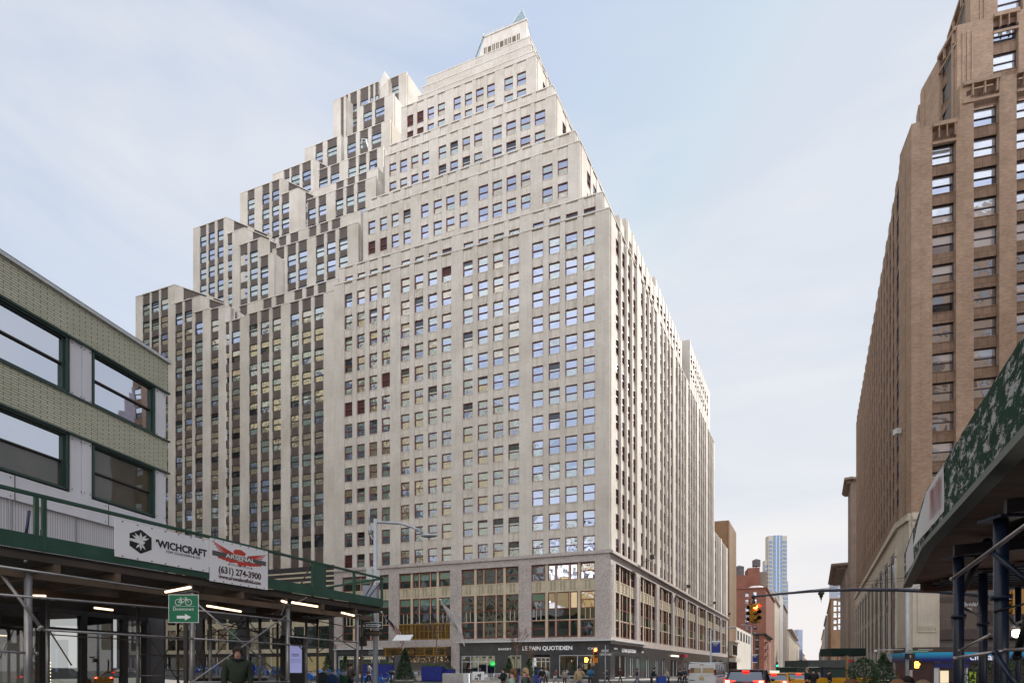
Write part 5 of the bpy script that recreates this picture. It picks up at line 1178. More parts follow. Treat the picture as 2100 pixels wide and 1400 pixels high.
for (px, y0, y1, r, k) in ((1520, 1176, 1150, 2.6, 0), (1556, 1158, 1138, 2.2, 1)):
    t = thing('water_tank', ['squat grey water tank at the left roof corner of the red brick block', 'smaller pale water tank right of the squat one'][k], 'water tank', G4.P(G4.ux(px), 8, zz(y0))); q = MB(); c = t.location
    q.lathe(c, [(r, 1.0), (r, (y0 - y1) * .285 - 1.2), (r * 1.05, (y0 - y1) * .285 - 1.2), (0.05, (y0 - y1) * .285)], 18); q.build('barrel', tank, t)
    q = MB()
    for j in range(6): a = j * 1.047; q.tube(c + Vector((r * .85 * math.cos(a), r * .85 * math.sin(a), -1)), c + Vector((r * .85 * math.cos(a), r * .85 * math.sin(a), 1.0)), .15, 5)
    q.build('leg_frame', blackfr, t)
t = MB(); t.ball(G4.P(G4.ux(1552), 3, z4 + .3), 5.0, (1.0, .6, .35), 10, 6); tag(t.build('roof_marquee', mat('white_tent', (.75, .68, .66), None, 1, .7), None), 'white tent humped on the roof of the red brick block', 'tent')
bC.finish()
defs = [('grey_loft_building', 'narrow cream loft building next after the red brick block', 'L', 1588.5, 1598, 1226, creamst, 1.4, 1.2, 3.7, 1.2), ('grey_stone_building', 'plain pale grey slab rising behind the cream loft', 'L', 1598.5, 1606, 1212, greyst, 3.0, .8, 3.7, 0),
        ('far_loft_building', 'brown grey loft with sunlit edge, in the middle of the left row', 'L', 1606.5, 1614, 1240, brnst, 1.5, 1.1, 3.6, 1.0), ('corniced_building', 'pale building with a huge jutting cornice far along the left row', 'L', 1618, 1633, 1290, creamst, 1.5, 1.2, 3.8, 3.5),
        ('distant_cream_building', 'tiny sunlit cream building near the end of the left row', 'L', 1636, 1643, 1318, creamst, 2, 1.5, 4, 1), ('distant_brown_building', 'tiny brown building closing the left row', 'L', 1643.5, 1650, 1336, tanb, 2, 1.5, 4, 1), ('end_building', 'last tiny reddish building at the street end, left row', 'L', 1650.5, 1656, 1348, redb, 3, 2, 4, 0),
        ('cornice_palace', 'ornate brown building with bracketed cornices, next after the brown brick tower', 'R', 1744.5, 1739, 984, brnst, 1.0, 1.1, 3.8, 1.6), ('copper_cornice_building', 'brown building with a deep dark cornice hanging out, further down the right row', 'R', 1734, 1723, 1160, brnst, 1.0, 1.1, 3.8, 4.2),
        ('paired_window_building', 'flat-topped brick building with paired windows, far down the right row', 'R', 1704, 1697, 1228, tanb, 1.6, 1.3, 4, .6), ('pale_far_building', 'pale grey building in the far right row', 'R', 1696, 1691, 1262, greyst, 1.6, 1.3, 4, 1), ('sliver_building', 'slim light building where the right row shrinks to a sliver', 'R', 1690.5, 1685, 1290, creamst, 2, 1.5, 4, 1), ('purple_end_building', 'last dim building at the end of the right row', 'R', 1684.5, 1679, 1322, brnst, 3, 2, 4, 0)]
for (nm, lb_, sd_, pa, pb, ya, mw, pi_, wi, fl, co) in defs:
    nw = None; nn = 14
    if nm == 'paired_window_building': nw = ([(1709.5, 1716.5), (1719, 1726)], [1231, 1243.5, 1256, 1268.5, 1281], 3.0); nn = 40
    if nm in ('cornice_palace', 'copper_cornice_building'): nn = 10
    r = street_block(nm, lb_, sd_, pa, pb, ya, mw, near_n=nn, pier=pi_, win=wi, fl=fl, cornice=co, nearwin=nw, limit=10 if nw else 0, msp=mw if co else None); r[0].finish()
# blue and cream tower far away
T = thing('glass_striped_tower', 'slender far tower striped in blue glass and cream, above the left row', 'skyscraper', GP(1590, 560))
D_ = 560; Ft_ = Frame(PX(1576, HY, D_) * Vector((1, 1, 0)), (1, 0.0)); W_ = 38 * .56
bluest = glassy('far_blue_glass', (.06, .13, .26), .14, .05, .05, tint=(.6, .78, 1), fres=.3); yel = mat('far_cream_brick', (.50, .45, .38), (.45, .41, .35), .1, .8); pal = mat('far_white_strip', (.46, .49, .55), None, 1, .6)
b = MB(); zt = CH + (HY - 1098) * .56
b.box(Ft_, 0, W_, 0, 7, -10, zt, 0); b.box(Ft_, -3.2, 3, 2, 7, -10, CH + (HY - 1148) * .56, 0); b.box(Ft_, W_ - 8, W_ + 3, 3, 22, -10, CH + (HY - 1190) * .56, 0); b.box(Ft_, W_, W_ + 1.6, 4, 20, -10, CH + (HY - 1146) * .56, 0)
b.build('wall', yel, T)
b = MB(); g = MB()
for (u, w) in ((.27, .10), (.45, .10), (.63, .10)): g.box(Ft_, W_ * u, W_ * (u + w), -.25, 0, 40, zt + .5, 0)
for (u, w) in ((.375, .07), (.555, .07)): b.box(Ft_, W_ * u, W_ * (u + w), -.5, 0, 40, zt + .5, 0)
for k in range(34):
    z = zt - 6 - k * 3.4 * 1.35
    if z < 40: break
    g.box(Ft_, W_ * .04, W_ * .2, -.5, 0, z - 2.4, z, 0); g.box(Ft_, W_ * .78, W_ * .98, -.5, 0, z - 2.4, z, 0)
    g.box(Ft_, -3.0, -.3, 1.7, 2, z - 2.4, z, 0) if z < zt - 30 else None
    g.box(Ft_, W_ * .78, W_ + 2.5, 2.7, 3, z - 2.4, z, 0) if z < zt - 52 else None
    b.box(Ft_, W_ * .27, W_ * .73, -.3, -.24, z - 3.2, z - 2.7, 1)
b.build('pilaster', [pal, mat('far_blue_spandrel', (.10, .15, .24), None, 1, .5)], T); o = g.build('window', bluest, T); o['kind'] = 'stuff'
T2 = thing('distant_glass_tower', 'pale lilac slab tower at the street end, left side', 'skyscraper', GP(1641, 900)); b = MB(); Fz = Frame(PX(1636, HY, 900) * Vector((1, 1, 0)), (1, 0)); b.box(Fz, 0, 9, 0, 15, -15, 72, 0)
for k in range(18): b.box(Fz, .5, 8.5, -.1, 0, 4 + 3.7 * k, 6 + 3.7 * k, 1)
b.build('wall', [mat('lilac_panel', (.42, .42, .52), None, 1, .6), bluest], T2)
T3 = thing('hidden_glass_slab', 'thin pale glass slab peeking between two cornices on the right row', 'skyscraper', GP(1724, 400)); b = MB(); Fz = Frame(PX(1719, HY, 420) * Vector((1, 1, 0)), (1, 0)); b.box(Fz, 0, 6, 0, 12, -5, CH + (HY - 1183) * .42, 0)
for k in range(16): b.box(Fz, .3, 5.7, -.1, 0, 4 + 4 * k, 6.5 + 4 * k, 1)
b.build('wall', [mat('lilac_panel2', (.5, .52, .6), None, 1, .6), bluest], T3)
# towers and blocks outside the frame that the windows mirror and that shade the street
def offblock(name, label, pts, z, m, rows, nb=12):
    c = sum((Vector((p[0], p[1], 0)) for p in pts), Vector()) / len(pts); t = thing(name, label, 'building', (c.x, c.y, 0)); b = MB(); b.prism(pts, -3, z, 0); b.build('wall', m, t); g = MB(); sp = MB()
    for i in range(len(pts)):
        p, q = Vector((*pts[i], 0)), Vector((*pts[(i + 1) % len(pts)], 0)); F = Frame(p, q - p); l = (q - p).length; n = max(2, int(l / 3.4))
        if F.u.length == 0: continue
        for k in range(n):
            for r in range(rows): g.box(F, l * (k + .25) / n, l * (k + .75) / n, -.06, 0, 5 + r * 3.6, 7.2 + r * 3.6, 0, 'blrtd')
    o = g.build('window', MATS['window_glass_brown'], t); o['kind'] = 'stuff'
offblock('mirrored_tower', 'cream tower outside the frame on the left, mirrored in the tower windows', [(-62, -30), (-62, 38), (-100, 60), (-110, -30)], 98, mat('greenish_cream_stone', (.58, .54, .40), (.40, .43, .35), .25, .8), 26)
offblock('mirrored_block', 'yellow brick block behind the camera, mirrored in low windows', [(-24, -60), (-40, -20), (-62, -34), (-58, -80)][::-1], 32, mat('yellow_brick', (.5, .38, .2), (.42, .32, .17), .3, .8), 14)
offblock('shading_block', 'tall brown block outside the frame on the right, shading the crossing', [(36, -60), (75, -60), (75, 22), (38, 26)], 78, brnst, 18)
offblock('mirrored_slab', 'ochre slab outside the frame at far left, mirrored in the dark panelled tower', [(-104, 56), (-104, 94), (-140, 94), (-140, 56)], 92, creamst, 24)
sp = thing('mirrored_spire', 'distant stepped spire outside the frame, mirrored in the big left windows', 'skyscraper', (285, 150, 0)); b = MB()
for w_, z0_, z1_ in ((11, 0, 134), (8.5, 134, 143), (6.5, 143, 150), (4.2, 150, 156), (2.6, 156, 161), (1.2, 161, 168)): b.box(World0((285, 150), .5), -w_, w_, -w_, w_, z0_, z1_, 0)
b.build('wall', mat('violet_grey_stone', (.30, .26, .30), (.22, .19, .22), .3, .8), sp)
# ================================================================ ground
asph = mat('asphalt', (0.055, 0.055, 0.058), (0.040, 0.040, 0.043), 1.2, 0.85, speck=.3, bscale=25, grime=.5); conc = mat('sidewalk_concrete', (0.34, 0.32, 0.31), (0.27, 0.26, 0.25), .7, .85, brick=(1.5, 1.5, .02, .6, .05), speck=.2, bscale=14)
plaza = mat('tan_plaza_paving', (0.40, 0.34, 0.27), (0.34, 0.29, 0.23), .6, .85, speck=.2, bscale=10); paint = mat('road_paint_white', (0.68, 0.67, 0.65), (.5, .5, .5), 2, .7, speck=.3, bscale=8)
def sheet(name, pts, up, m, sub=24, kind='structure'):
    """polygon following the sloping ground, split so the clamps in gz are honoured"""
    b = MB()
    if len(pts) == 4:
        a, b_, c, d = [Vector((p[0], p[1], 0)) for p in pts]
        for i in range(sub):
            s0, s1 = i / sub, (i + 1) / sub
            q = [a.lerp(b_, s0), a.lerp(b_, s1), d.lerp(c, s1), d.lerp(c, s0)]
            b.face([(p.x, p.y, gz(p.x) + up) for p in q], [(p.x, p.y) for p in q])
    o = b.build(name, m, None); o['kind'] = kind; return o
sheet('ground', [(-900, -300), (1600, -300), (1600, 2400), (-900, 2400)], -0.02, asph, 100)
def kerbed(name, pts, m, h=.15):
    b = MB(); b.prism(pts, [gz(p[0]) - .3 for p in pts], [gz(p[0]) + h for p in pts], 0); o = b.build(name, m, None); o['kind'] = 'structure'; return o
def P2(v): return (v.x, v.y)
O_ = C0
kerbed('pavement_north', [P2(C0 + D2 * 95 - FF.n * 4.5), P2(C0 - FF.n * 4.5 - FS.n * 3.5), P2(C0 + D1 * 900 - FS.n * 3.5), P2(C0 + D1 * 900 + FS.n * 2), P2(C0 + FS.n * 2 + FF.n * 2), P2(C0 + D2 * 95 + FF.n * 2)], conc)
kerbed('pavement_east', [P2(RS.P(-700, -4, 0)), P2(ER - RS.n * 4 - RF.n * 4), P2(RF.P(50, -5, 0)), P2(RF.P(50, 4, 0)), P2(ER + RF.n * 3 + RS.n * 2), P2(RS.P(-700, 2, 0))], conc)
a = FSH.P(FSH.ux(-120), -.8, 0); b_ = PX(800, HY, 19.5); c = PX(640, HY, 27)
kerbed('pavement_left', [P2(a), (b_.x, b_.y), (c.x, c.y), (-26, 34), (-30, 4)], conc)
kerbed('pavement_right', [(6.0, -6), (8.9, 8.0), (10.8, 14.2), (14, 14.6), (40, 13), (40, -6)], conc)
sheet('plaza_ground', [P2(C0 + D2 * 60 - FF.n * 20), P2(C0 + D2 * 4 - FF.n * 20), P2(C0 + D2 * 4 - FF.n * 4.6), P2(C0 + D2 * 60 - FF.n * 4.6)], 0.012, plaza)
for k in range(9):
    x0 = 6 + k * 1.1; p = C0 - FF.n * (8 + 0) ; 
    q = Vector((2 + k * 1.3, 44, 0)); sheet('crosswalk_stripe', [(q.x, q.y), (q.x + .55, q.y), (q.x + 3.2, q.y + 4), (q.x + 2.65, q.y + 4)], 0.006, paint, 2)
for k in range(3):
    s_ = C0 - FS.n * (8 + 4.5 * k)
    for j in range(14): q = s_ + D1 * (6 + 12 * j); sheet('lane_line', [P2(q), P2(q + D1 * 4), P2(q + D1 * 4 - FS.n * .12), P2(q - FS.n * .12)], .006, paint, 2)
# ================================================================ sidewalk shed on the right, overhead
peel = mat('peeling_green_paint', (0.018, 0.066, 0.042), (0.010, 0.044, 0.028), 3, .75, streak=0, spec=.12)
_t = peel.node_tree; _b = _t.nodes['Principled BSDF']; _n = _t.nodes.new('ShaderNodeTexNoise'); _n.inputs['Scale'].default_value = 4.2; _n.inputs['Detail'].default_value = 14; _n.inputs['Roughness'].default_value = .78; _n.inputs['Distortion'].default_value = .1
_c = _t.nodes.new('ShaderNodeTexCoord'); _mp = _t.nodes.new('ShaderNodeMapping'); _mp.inputs['Scale'].default_value = (0.8, 1.5, 1.0); _mp.inputs['Rotation'].default_value = (0, 0, .5); _t.links.new(_c.outputs['UV'], _mp.inputs[0]); _t.links.new(_mp.outputs[0], _n.inputs[0])
_r = _t.nodes.new('ShaderNodeValToRGB'); _r.color_ramp.elements[0].position = .52; _r.color_ramp.elements[1].position = .56; _t.links.new(_n.outputs[0], _r.inputs[0])
_m = _t.nodes.new('ShaderNodeMix'); _m.data_type = 'RGBA'; _m.inputs['B'].default_value = (.52, .52, .56, 1); _t.links.new(_r.outputs[0], _m.inputs['Factor']); _t.links.new(_b.inputs['Base Color'].links[0].from_socket, _m.inputs['A']); _t.links.new(_m.outputs['Result'], _b.inputs['Base Color'])
navy = mat('navy_painted_steel', (0.012, 0.022, 0.055), (0.008, 0.015, 0.04), 3, .35); blackst = mat('black_steel_beam', (0.012, 0.012, 0.018), None, 2, .5); plank = mat('reddish_planks', (.17, .085, .06), (.11, .055, .04), 2, .7, brick=(2.4, .22, .012, .4, .3)); ribd = mat('blue_black_ribbed_deck', (.035, .038, .055), (.05, .052, .07), 4, .35, metal=.3)
silver = mat('bare_silver_pipe', (.50, .44, .46), (.38, .35, .36), 5, .3, metal=.7)
B_ = PX(1898, HY, 8.4); B_.z = 0; Cc = PX(1857, HY, 12.6); Cc.z = 0; A_ = B_ - D1 * 9.5
rs = thing('sidewalk_shed', 'overhead scaffold shed with peeling white and green boards on navy posts, at right', 'scaffold', (B_.x, B_.y, gz(B_.x)))
FA = Frame(B_, -D1) ; FB = Frame(Cc, B_ - Cc)
zb0, zt0 = 3.9, 4.77
n = 4
for k in range(n):
    b = MB(); b.box(FA, 9.5 * k / n + .008, 9.5 * (k + 1) / n - .008, 0, .05, zb0, zt0 + (.02 if k % 2 else 0), 0); b.build('parapet_board', peel, rs)
wB = (B_ - Cc).length
for k in range(2): b = MB(); b.box(FB, wB * k / 2 + .01, wB * (k + 1) / 2 - .01, 0, .05, zb0, zt0 - .03 * k, 0); b.build('parapet_board', peel, rs)
b = MB(); b.box(FA, 0, 9.5, -.05, .12, zb0 - .09, zb0, 0); b.box(FB, 0, wB, -.05, .12, zb0 - .09, zb0, 0); b.build('fascia_trim', MATS['dark_green_frame'], rs)
FC2 = Frame(Cc, -vpdir(-2600))
b = MB(); b.box(FC2, 0, 12, .0, .06, zb0, zt0, 0); b.build('parapet_board', peel, rs)
b = MB(); b.prism([P2(FA.P(9.5, .1, 0)), P2(FA.P(9.5, 6.5, 0)), P2(FC2.P(12, -.1, 0)), P2(FC2.P(.1, -.05, 0)), P2(FB.P(wB - .1, .15, 0))], zb0 + .0, zb0 + .06, 0); b.build('plank_deck', plank, rs)
# ribbed steel deck: real ridges across the far part
b = MB(); Rf = Frame(FC2.P(0.35, -.15, 0), FC2.u)
for k in range(15):
    n0 = -.12 - .36 * k; s0 = max(0, -.35 + .12 * k); b.box(Rf, s0 + .1, 9, n0 - .2, n0, zb0 - .13, zb0 - .03, 0); b.box(Rf, s0, 9, n0 - .24, n0 - .2, zb0 - .10, zb0 - .03, 1)
b.build('ribbed_deck', [ribd, silver], rs)
for (n_, z) in ((1.0, 3.66), (2.9, 3.66), (4.9, 3.66)):
    b = MB(); b.box(FA, -.3, 9.5, n_ - .07, n_ + .07, z - .02, z, 0); b.box(FA, -.3, 9.5, n_ - .015, n_ + .015, z, z + .2, 0); b.box(FA, -.3, 9.5, n_ - .07, n_ + .07, z + .2, z + .215, 0); b.build('steel_beam', blackst, rs)
for u_ in (0.9, 3.3, 5.6, 8.0):
    b = MB(); G_ = Frame(FA.P(u_, 0.2, 0), FA.n); b.box(G_, 0, 6, -.06, .06, 3.47, 3.63, 0); b.build('cross_beam', blackst, rs)
b = MB(); b.box(Rf, -.1, 9, -.14, .0, zb0 - .24, zb0 - .02, 0); b.build('edge_beam', plank, rs)
def rpost(px, D, ztop, r, m=navy):
    p = GP(px, D); b = MB(); b.tube(p, (p.x, p.y, ztop), r, 16); b.box(World0((p.x, p.y)), -.14, .14, -.14, .14, ztop - .03, ztop, 0)
    for z in (1.2, 2.55): b.lathe((p.x, p.y, z), [(r + .001, -.02), (r + .03, -.02), (r + .03, .03), (r + .001, .03)], 16)
    b.build('post', m, rs)
rpost(1966, 7.7, 3.5, .067); rpost(2016, 9.0, 3.5, .065); rpost(2053, 5.6, 3.47, .066); rpost(2088, 10.5, 3.5, .05)
def rp(x0, y0, x1, y1, D0, Dz, r, m=silver, nm='pipe'):
    b = MB(); a = PX(x0, y0, D0); c = PX(x1, y1, Dz); b.tube(a, c, r, 10)
    for p in (a, c): b.ball(p, r * 1.3, seg=6, rings=4)
    b.build(nm, m, rs)
rp(1953, 1187, 2190, 1012, 5.8, 4.6, .022); rp(1959, 1349, 2062, 1332, 5.9, 5.5, .02); rp(2062, 1332, 2190, 1326, 5.5, 5.0, .02); rp(1968, 1333, 2030, 1300, 7.6, 7.2, .018); rp(2024, 1306, 2140, 1252, 8.4, 7.6, .018)
rp(2034, 1131, 2150, 1226, 5.55, 5.2, .028, navy, 'brace'); rp(2041, 1338, 2088, 1412, 5.45, 5.2, .028, navy, 'brace'); rp(2024, 1110, 1968, 1220, 8, 7.8, .05, blackst, 'brace'); rp(1975, 1246, 2010, 1262, 7.7, 8.7, .02, blackst, 'brace'); rp(2085, 1345, 2108, 1265, 6.2, 5.9, .04, blackst, 'brace')
rp(2020, 1307, 2110, 1312, 9, 8.5, .02, blackst, 'brace'); rp(2040, 1253, 2150, 1225, 5.6, 5.2, .012, blackst, 'brace')
t = thing('cage_lamp', 'glowing caged bulkhead lamp under the right shed', 'lamp', PX(2084, 1298, 6.3)); c = t.location; b = MB(); b.ball(c, .045, (1, 1, 1.1), 12, 8); b.build('bulb', emitm('cage_bulb', (1, .85, .6), 14), t); b = MB(); b.lathe(c + Vector((0, 0, .05)), [(.055, 0), (.055, .03), (.03, .06)], 12)
for k in range(4): a = k * 1.57; b.path([c + Vector((.055 * math.cos(a), .055 * math.sin(a), .05)), c + Vector((.06 * math.cos(a), .06 * math.sin(a), -.04)), c + Vector((0, 0, -.07))], .004, 5)
b.build('cage', silver, t); b = MB(); b.path([c + Vector((0, 0, .1)), c + Vector((0, .3, .5))], .01, 5); b.build('conduit', blackst, t)
# posters pasted on the boards
poster = mat('white_poster', (.72, .71, .76), (.66, .64, .7), 1, .5); 
t = thing('poster', 'torn white poster with red streaks hanging off the peeling boards', 'poster', FA.P(.6, -.02, 4.3)); b = MB(); NU, NV = 8, 4
for i in range(NU):
    for j in range(NV):
        def q(i, j): u = -0.28 + 1.75 * i / NU; v = j / NV; lift = max(0, (0.35 - i / NU)) * .35; return FA.P(u, -.012 - lift * (1 - v) - .006 * math.sin(i * 2 + j), 4.0 + (.70 if True else 0) * v - max(0, (.3 - i / NU)) * .55 + .04)
        b.face([q(i + 1, j), q(i, j), q(i, j + 1), q(i + 1, j + 1)][::-1], None, 0, True)
b.build('paper', poster, t); b = MB()
random.seed(6)
for k in range(9): u = .55 + .09 * k; b.flat(FA, [(u, 4.15), (u + .03, 4.15), (u + .05 + random.uniform(-.03, .03), 4.62), (u + .0, 4.62)], -.028, 0)
b.build('red_ink', mat('faded_red_ink', (.35, .07, .08), None, 1, .7), t)
t = thing('poster', 'plain white poster on the short end board of the right shed', 'poster', FB.P(.8, -.02, 4.3)); b = MB(); b.face([FB.P(.55, -.012, 4.1), FB.P(2.9, -.012, 3.98), FB.P(2.6, -.012, 4.68), FB.P(.35, -.012, 4.62)], None, 0); b.build('paper', poster, t)
# ================================================================ traffic signals
yel_s = mat('signal_yellow', (.42, .19, .012), (.34, .15, .01), 4, .45); blk = MATS['black_window_paint']
redl = emitm('signal_red', (1.0, .10, .02), 14); redw = emitm('signal_red_core', (1.0, .45, .25), 9); amberoff = mat('unlit_lens', (.03, .03, .03), None, 1, .2); handl = emitm('hand_orange', (1.0, .22, .02), 10); grn = emitm('signal_green', (.0, .8, .4), 6)
def signal_head(c, ang, parent, r=.155, n=3, lit=0, litm=None):
    """c top centre, facing direction ang (unit vector)"""
    d = Vector((ang[0], ang[1], 0)).normalized(); F = Frame(c, Vector((-d.y, d.x, 0))); F = Frame(c, Vector((d.y * -1, d.x, 0)))
    F.n = -d; F.u = Vector((-d.y, d.x, 0)); h = r * 2.3
    b = MB(); b.box(F, -r * 1.12, r * 1.12, 0, .22, c.z - h * n, c.z, 0)
    ob = b.build('housing', yel_s, parent)
    for k in range(n):
        z = c.z - h * (k + .5); cc_ = F.P(0, -.0, z); b = MB()
        m = 24
        for i in range(m):
            a0, a1 = -.35 + (math.pi + .7) * i / m, -.35 + (math.pi + .7) * (i + 1) / m
            for rr in (r, r * .97):
                q = [F.P(rr * math.cos(a0), 0, z + rr * math.sin(a0)), F.P(rr * math.cos(a1), 0, z + rr * math.sin(a1)), F.P(rr * math.cos(a1), -.28 + .0 * i, z + rr * math.sin(a1)), F.P(rr * math.cos(a0), -.28, z + rr * math.sin(a0))]
                b.face(q, None, 0 if rr == r else 1)
        b.build('visor', [yel_s, blk], ob)
        b = MB(); b.lathe(cc_ + d * .01, [(r * .92, 0), (r * .7, .02), (r * .01, .035)], 20, 0, tuple(d)); b.build('lens', (litm or redl) if k == lit else amberoff, ob)
    return ob
mast = thing('traffic_signal', 'long dark mast arm carrying yellow traffic signals over the street', 'traffic light', GP(2160, 22))
pl = [(1545, 1222.5), (1600, 1217), (1660, 1212), (1700, 1210), (1760, 1208.5), (1840, 1209), (1920, 1212), (2000, 1219), (2080, 1228), (2160, 1238)]
pts = [PX(x, y, 22) for x, y in pl]; b = MB(); b.path(pts, [.045 + .007 * i for i in range(len(pts))], 12); b.ball(pts[0], .09); b.build('mast_arm', mat('dark_mast_paint', (.03, .035, .055), None, 2, .35), mast)
b = MB(); b.tube(mast.location, pts[-1], .13, 14, 0, .11); b.build('pole', MATS['dark_mast_paint'], mast)
b = MB(); p = PX(1546, 1224, 22); b.path([p, p + Vector((0, 0, -.2)), p + Vector((0, 0, -.32))], .045, 8); b.path([p, p + Vector((-.22, 0, -.12)), p + Vector((-.18, 0, -.3)), p + Vector((0, 0, -.3))], .015, 6); b.ball(p + Vector((0, 0, -.22)), .08)
b.path([PX(1632, 1212, 22), PX(1690, 1206, 22), PX(1790, 1190, 22), PX(1880, 1182, 22)], .01, 5); b.path([PX(1632, 1213, 22), PX(1720, 1204, 22), PX(1880, 1188, 22)], .008, 5); b.build('hanger', blk, mast)
h0 = signal_head(PX(1549, 1237, 21.9), (.12, -1), mast, .118, 3, 0, redl)
h1 = signal_head(PX(1545, 1240, 22.15), (-1, -.25), mast, .118, 3, -1)
signal_head(PX(2085, 1209, 21.9), (.6, 1), mast, .16, 3, -1); signal_head(PX(2072, 1212, 22.1), (-1, .2), mast, .155, 3, -1)
b = MB(); c = PX(1684, 1213, 22); b.lathe(c + Vector((0, 0, -.5)), [(.004, 0), (.01, .12), (.03, .16), (.035, .24), (.07, .26), (.075, .36), (.12, .38), (.13, .46), (.05, .5)], 10); b.build('pendant_antenna', blk, mast)
# street lamps / poles
def lamp_pole(name, label, px, D, ytop, r, arm=None, cat='street lamp', m=None, group=None):
    p = GP(px, D); t = thing(name, label, cat, p, 0, group); zt = CH + (HY - ytop) / 1000 * D; b = MB(); b.tube(p, (p.x, p.y, zt), r, 12, 0, r * .7); b.lathe(p, [(r * 2, 0), (r * 2, .05), (r * 1.3, .35), (r, .4)], 12); b.build('pole', m or paintgrey, t)
    if arm:
        b = MB(); pp = [PX(x, y, D + dd) for x, y, dd in arm]; b.path(pp, [r * .5] * (len(pp) - 1) + [r * .3], 8); b.build('arm', m or paintgrey, t)
        e = pp[-1]; d = (pp[-1] - pp[-2]).normalized(); b = MB(); F = Frame(e, (d.x, d.y + 1e-4)); b.ball(e + d * .25, .28, (1.3, .6, .28), 12, 6); b.build('lantern', m or paintgrey, t)
    return t
paintgrey = mat('silver_grey_paint', (.50, .52, .57), (.42, .44, .49), 3, .4, streak=.2)
lp = lamp_pole('street_lamp', 'tall silver street lamp with curved arm and antenna behind the left shed', 770, 20, 1064, .115, [(770, 1070, 0), (790, 1071, 0), (820, 1072.5, 0), (845, 1080, 0), (868, 1092, 0)])
b = MB(); b.box(World0((PX(767, 1200, 20).x, 20)), -.42, .16, -.2, .2, CH + (HY - 1232) * .02, CH + (HY - 1201) * .02 + .0, 0); b.build('equipment_box', mat('grey_cabinet', (.28, .30, .36), None, 2, .5), lp)
b = MB(); q = PX(758, 1100, 20); b.tube(PX(756.5, 1034, 20), PX(758, 1078, 20), .035, 8); b.tube(PX(758, 1078, 20), PX(759, 1094, 20), .08, 8); b.path([PX(759, 1094, 20), PX(763, 1104, 20), PX(768, 1106, 20)], .03, 6); b.path([PX(757, 1082, 20), PX(770, 1090, 20)], .03, 6); b.build('antenna', paintgrey, lp)
b = MB(); F = Frame(PX(751, 1170, 19.8), (1, .3)); b.box(F, 0, .24, 0, .02, PX(0, 1187, 19.8).z, PX(0, 1162, 19.8).z, 0); F = Frame(PX(770.5, 1170, 19.8), (1, .3)); b.box(F, 0, .16, 0, .02, PX(0, 1194, 19.8).z, PX(0, 1168, 19.8).z, 0); b.build('sign_back', mat('sign_back_grey', (.5, .52, .52), None, 2, .5), lp)
signw = mat('sign_white', (.75, .75, .76), None, 1, .4) if False else mat('sign_plate_white', (.75, .75, .76), None, 1, .4); signb = mat('sign_plate_black', (.015, .015, .015), None, 1, .4); signg = mat('sign_plate_green', (.005, .14, .06), None, 1, .35)
def oneway(px0, px1, y0, y1, D, label, dark=False, ang=(1, 0)):
    a = PX(px0, y1, D); t = thing('one_way_sign', label, 'sign', a, group=None); F = Frame(a, ang); w = (px1 - px0) / 1000 * D; h = (y1 - y0) / 1000 * D; z = a.z
    b = MB(); b.box(F, 0, w, 0, .012, z, z + h, 0); b.box(F, .015, w - .015, -.002, 0, z + .015, z + h - .015, 1, 'b'); o = b.build('plate', [signw if not dark else signb, signb], t)
    c = z + h / 2; b = MB(); hh = h * .24; b.flat(F, [(w * .07, c - hh), (w * .72, c - hh), (w * .72, c - h * .4), (w * .95, c), (w * .72, c + h * .4), (w * .72, c + hh), (w * .07, c + hh)], -.004, 0); b.build('arrow', signw if not dark else mat('faded_arrow', (.16, .12, .07), None, 1, .6), t)
    text_obj('ONE WAY', F, w * .12, c - h * .13, h * .36, signb, t, n=-.006, depth=.001, sx=w / h * .36, bold=.003); return t
oneway(748, 784, 1275, 1288, 19.6, 'white arrow one way sign on the tall silver lamp pole', ang=(1, .05)); oneway(747, 788, 1292, 1303, 19.5, 'faded dark one way sign under the white arrow one', True, ang=(1, .02))
def plate(px0, px1, y0, y1, D, name, label, txt, ang=(1, 0), m=None, tm=None, pole=None):
    a = PX(px0, y1, D); t = thing(name, label, 'sign', a); F = Frame(a, ang); w = (px1 - px0) / 1000 * D; h = (y1 - y0) / 1000 * D; b = MB(); b.box(F, 0, w, 0, .012, a.z, a.z + h, 0); b.build('plate', m or signg, t)
    text_obj(txt, F, w * .5, a.z + h * .22, h * .8, tm or signw, t, n=-.008, depth=.001, align='CENTER', sx=w / h * .75 / max(1, len(txt) * .42)); return t
plate(752, 769, 1259, 1267, 19.7, 'street_name_sign', 'green street name sign just under the left shed corner', 'W 38 ST', (1, -.4))
t = thing('pedestrian_signal', 'unlit pedestrian signal box beside the silver lamp pole', 'pedestrian signal', PX(743, 1316, 18.8)); b = MB(); F = World0((t.location.x, t.location.y)); b.box(F, -.12, .12, 0, .2, t.location.z - .15, t.location.z + .22, 0); b.build('housing', blk, t); b = MB(); b.box(F, -.09, .09, -.01, 0, t.location.z - .12, t.location.z + .19, 0); b.build('face', amberoff, t)
lp2 = lamp_pole('street_lamp', 'slim silver street lamp before the stone corner on the right', 1861, 35, 1212, .14, [(1862, 1214, 0), (1872, 1205, 0), (1884, 1199, 0), (1900, 1194, 0)])
plate(1865, 1904, 1332, 1337.5, 34.7, 'street_name_sign', 'green street name sign reading BROADWAY', 'BROADWAY')
t = thing('pedestrian_signal', 'dark pedestrian signal under the BROADWAY sign', 'pedestrian signal', PX(1869, 1345, 34.6)); F = World0((t.location.x, t.location.y)); b = MB(); b.box(F, -.28, .28, 0, .25, t.location.z - .2, t.location.z + .22, 0); b.build('housing', blk, t); b = MB(); b.box(F, -.09, -.04, -.01, 0, t.location.z - .1, t.location.z + .1, 0); b.build('walking_figure', signw, t)
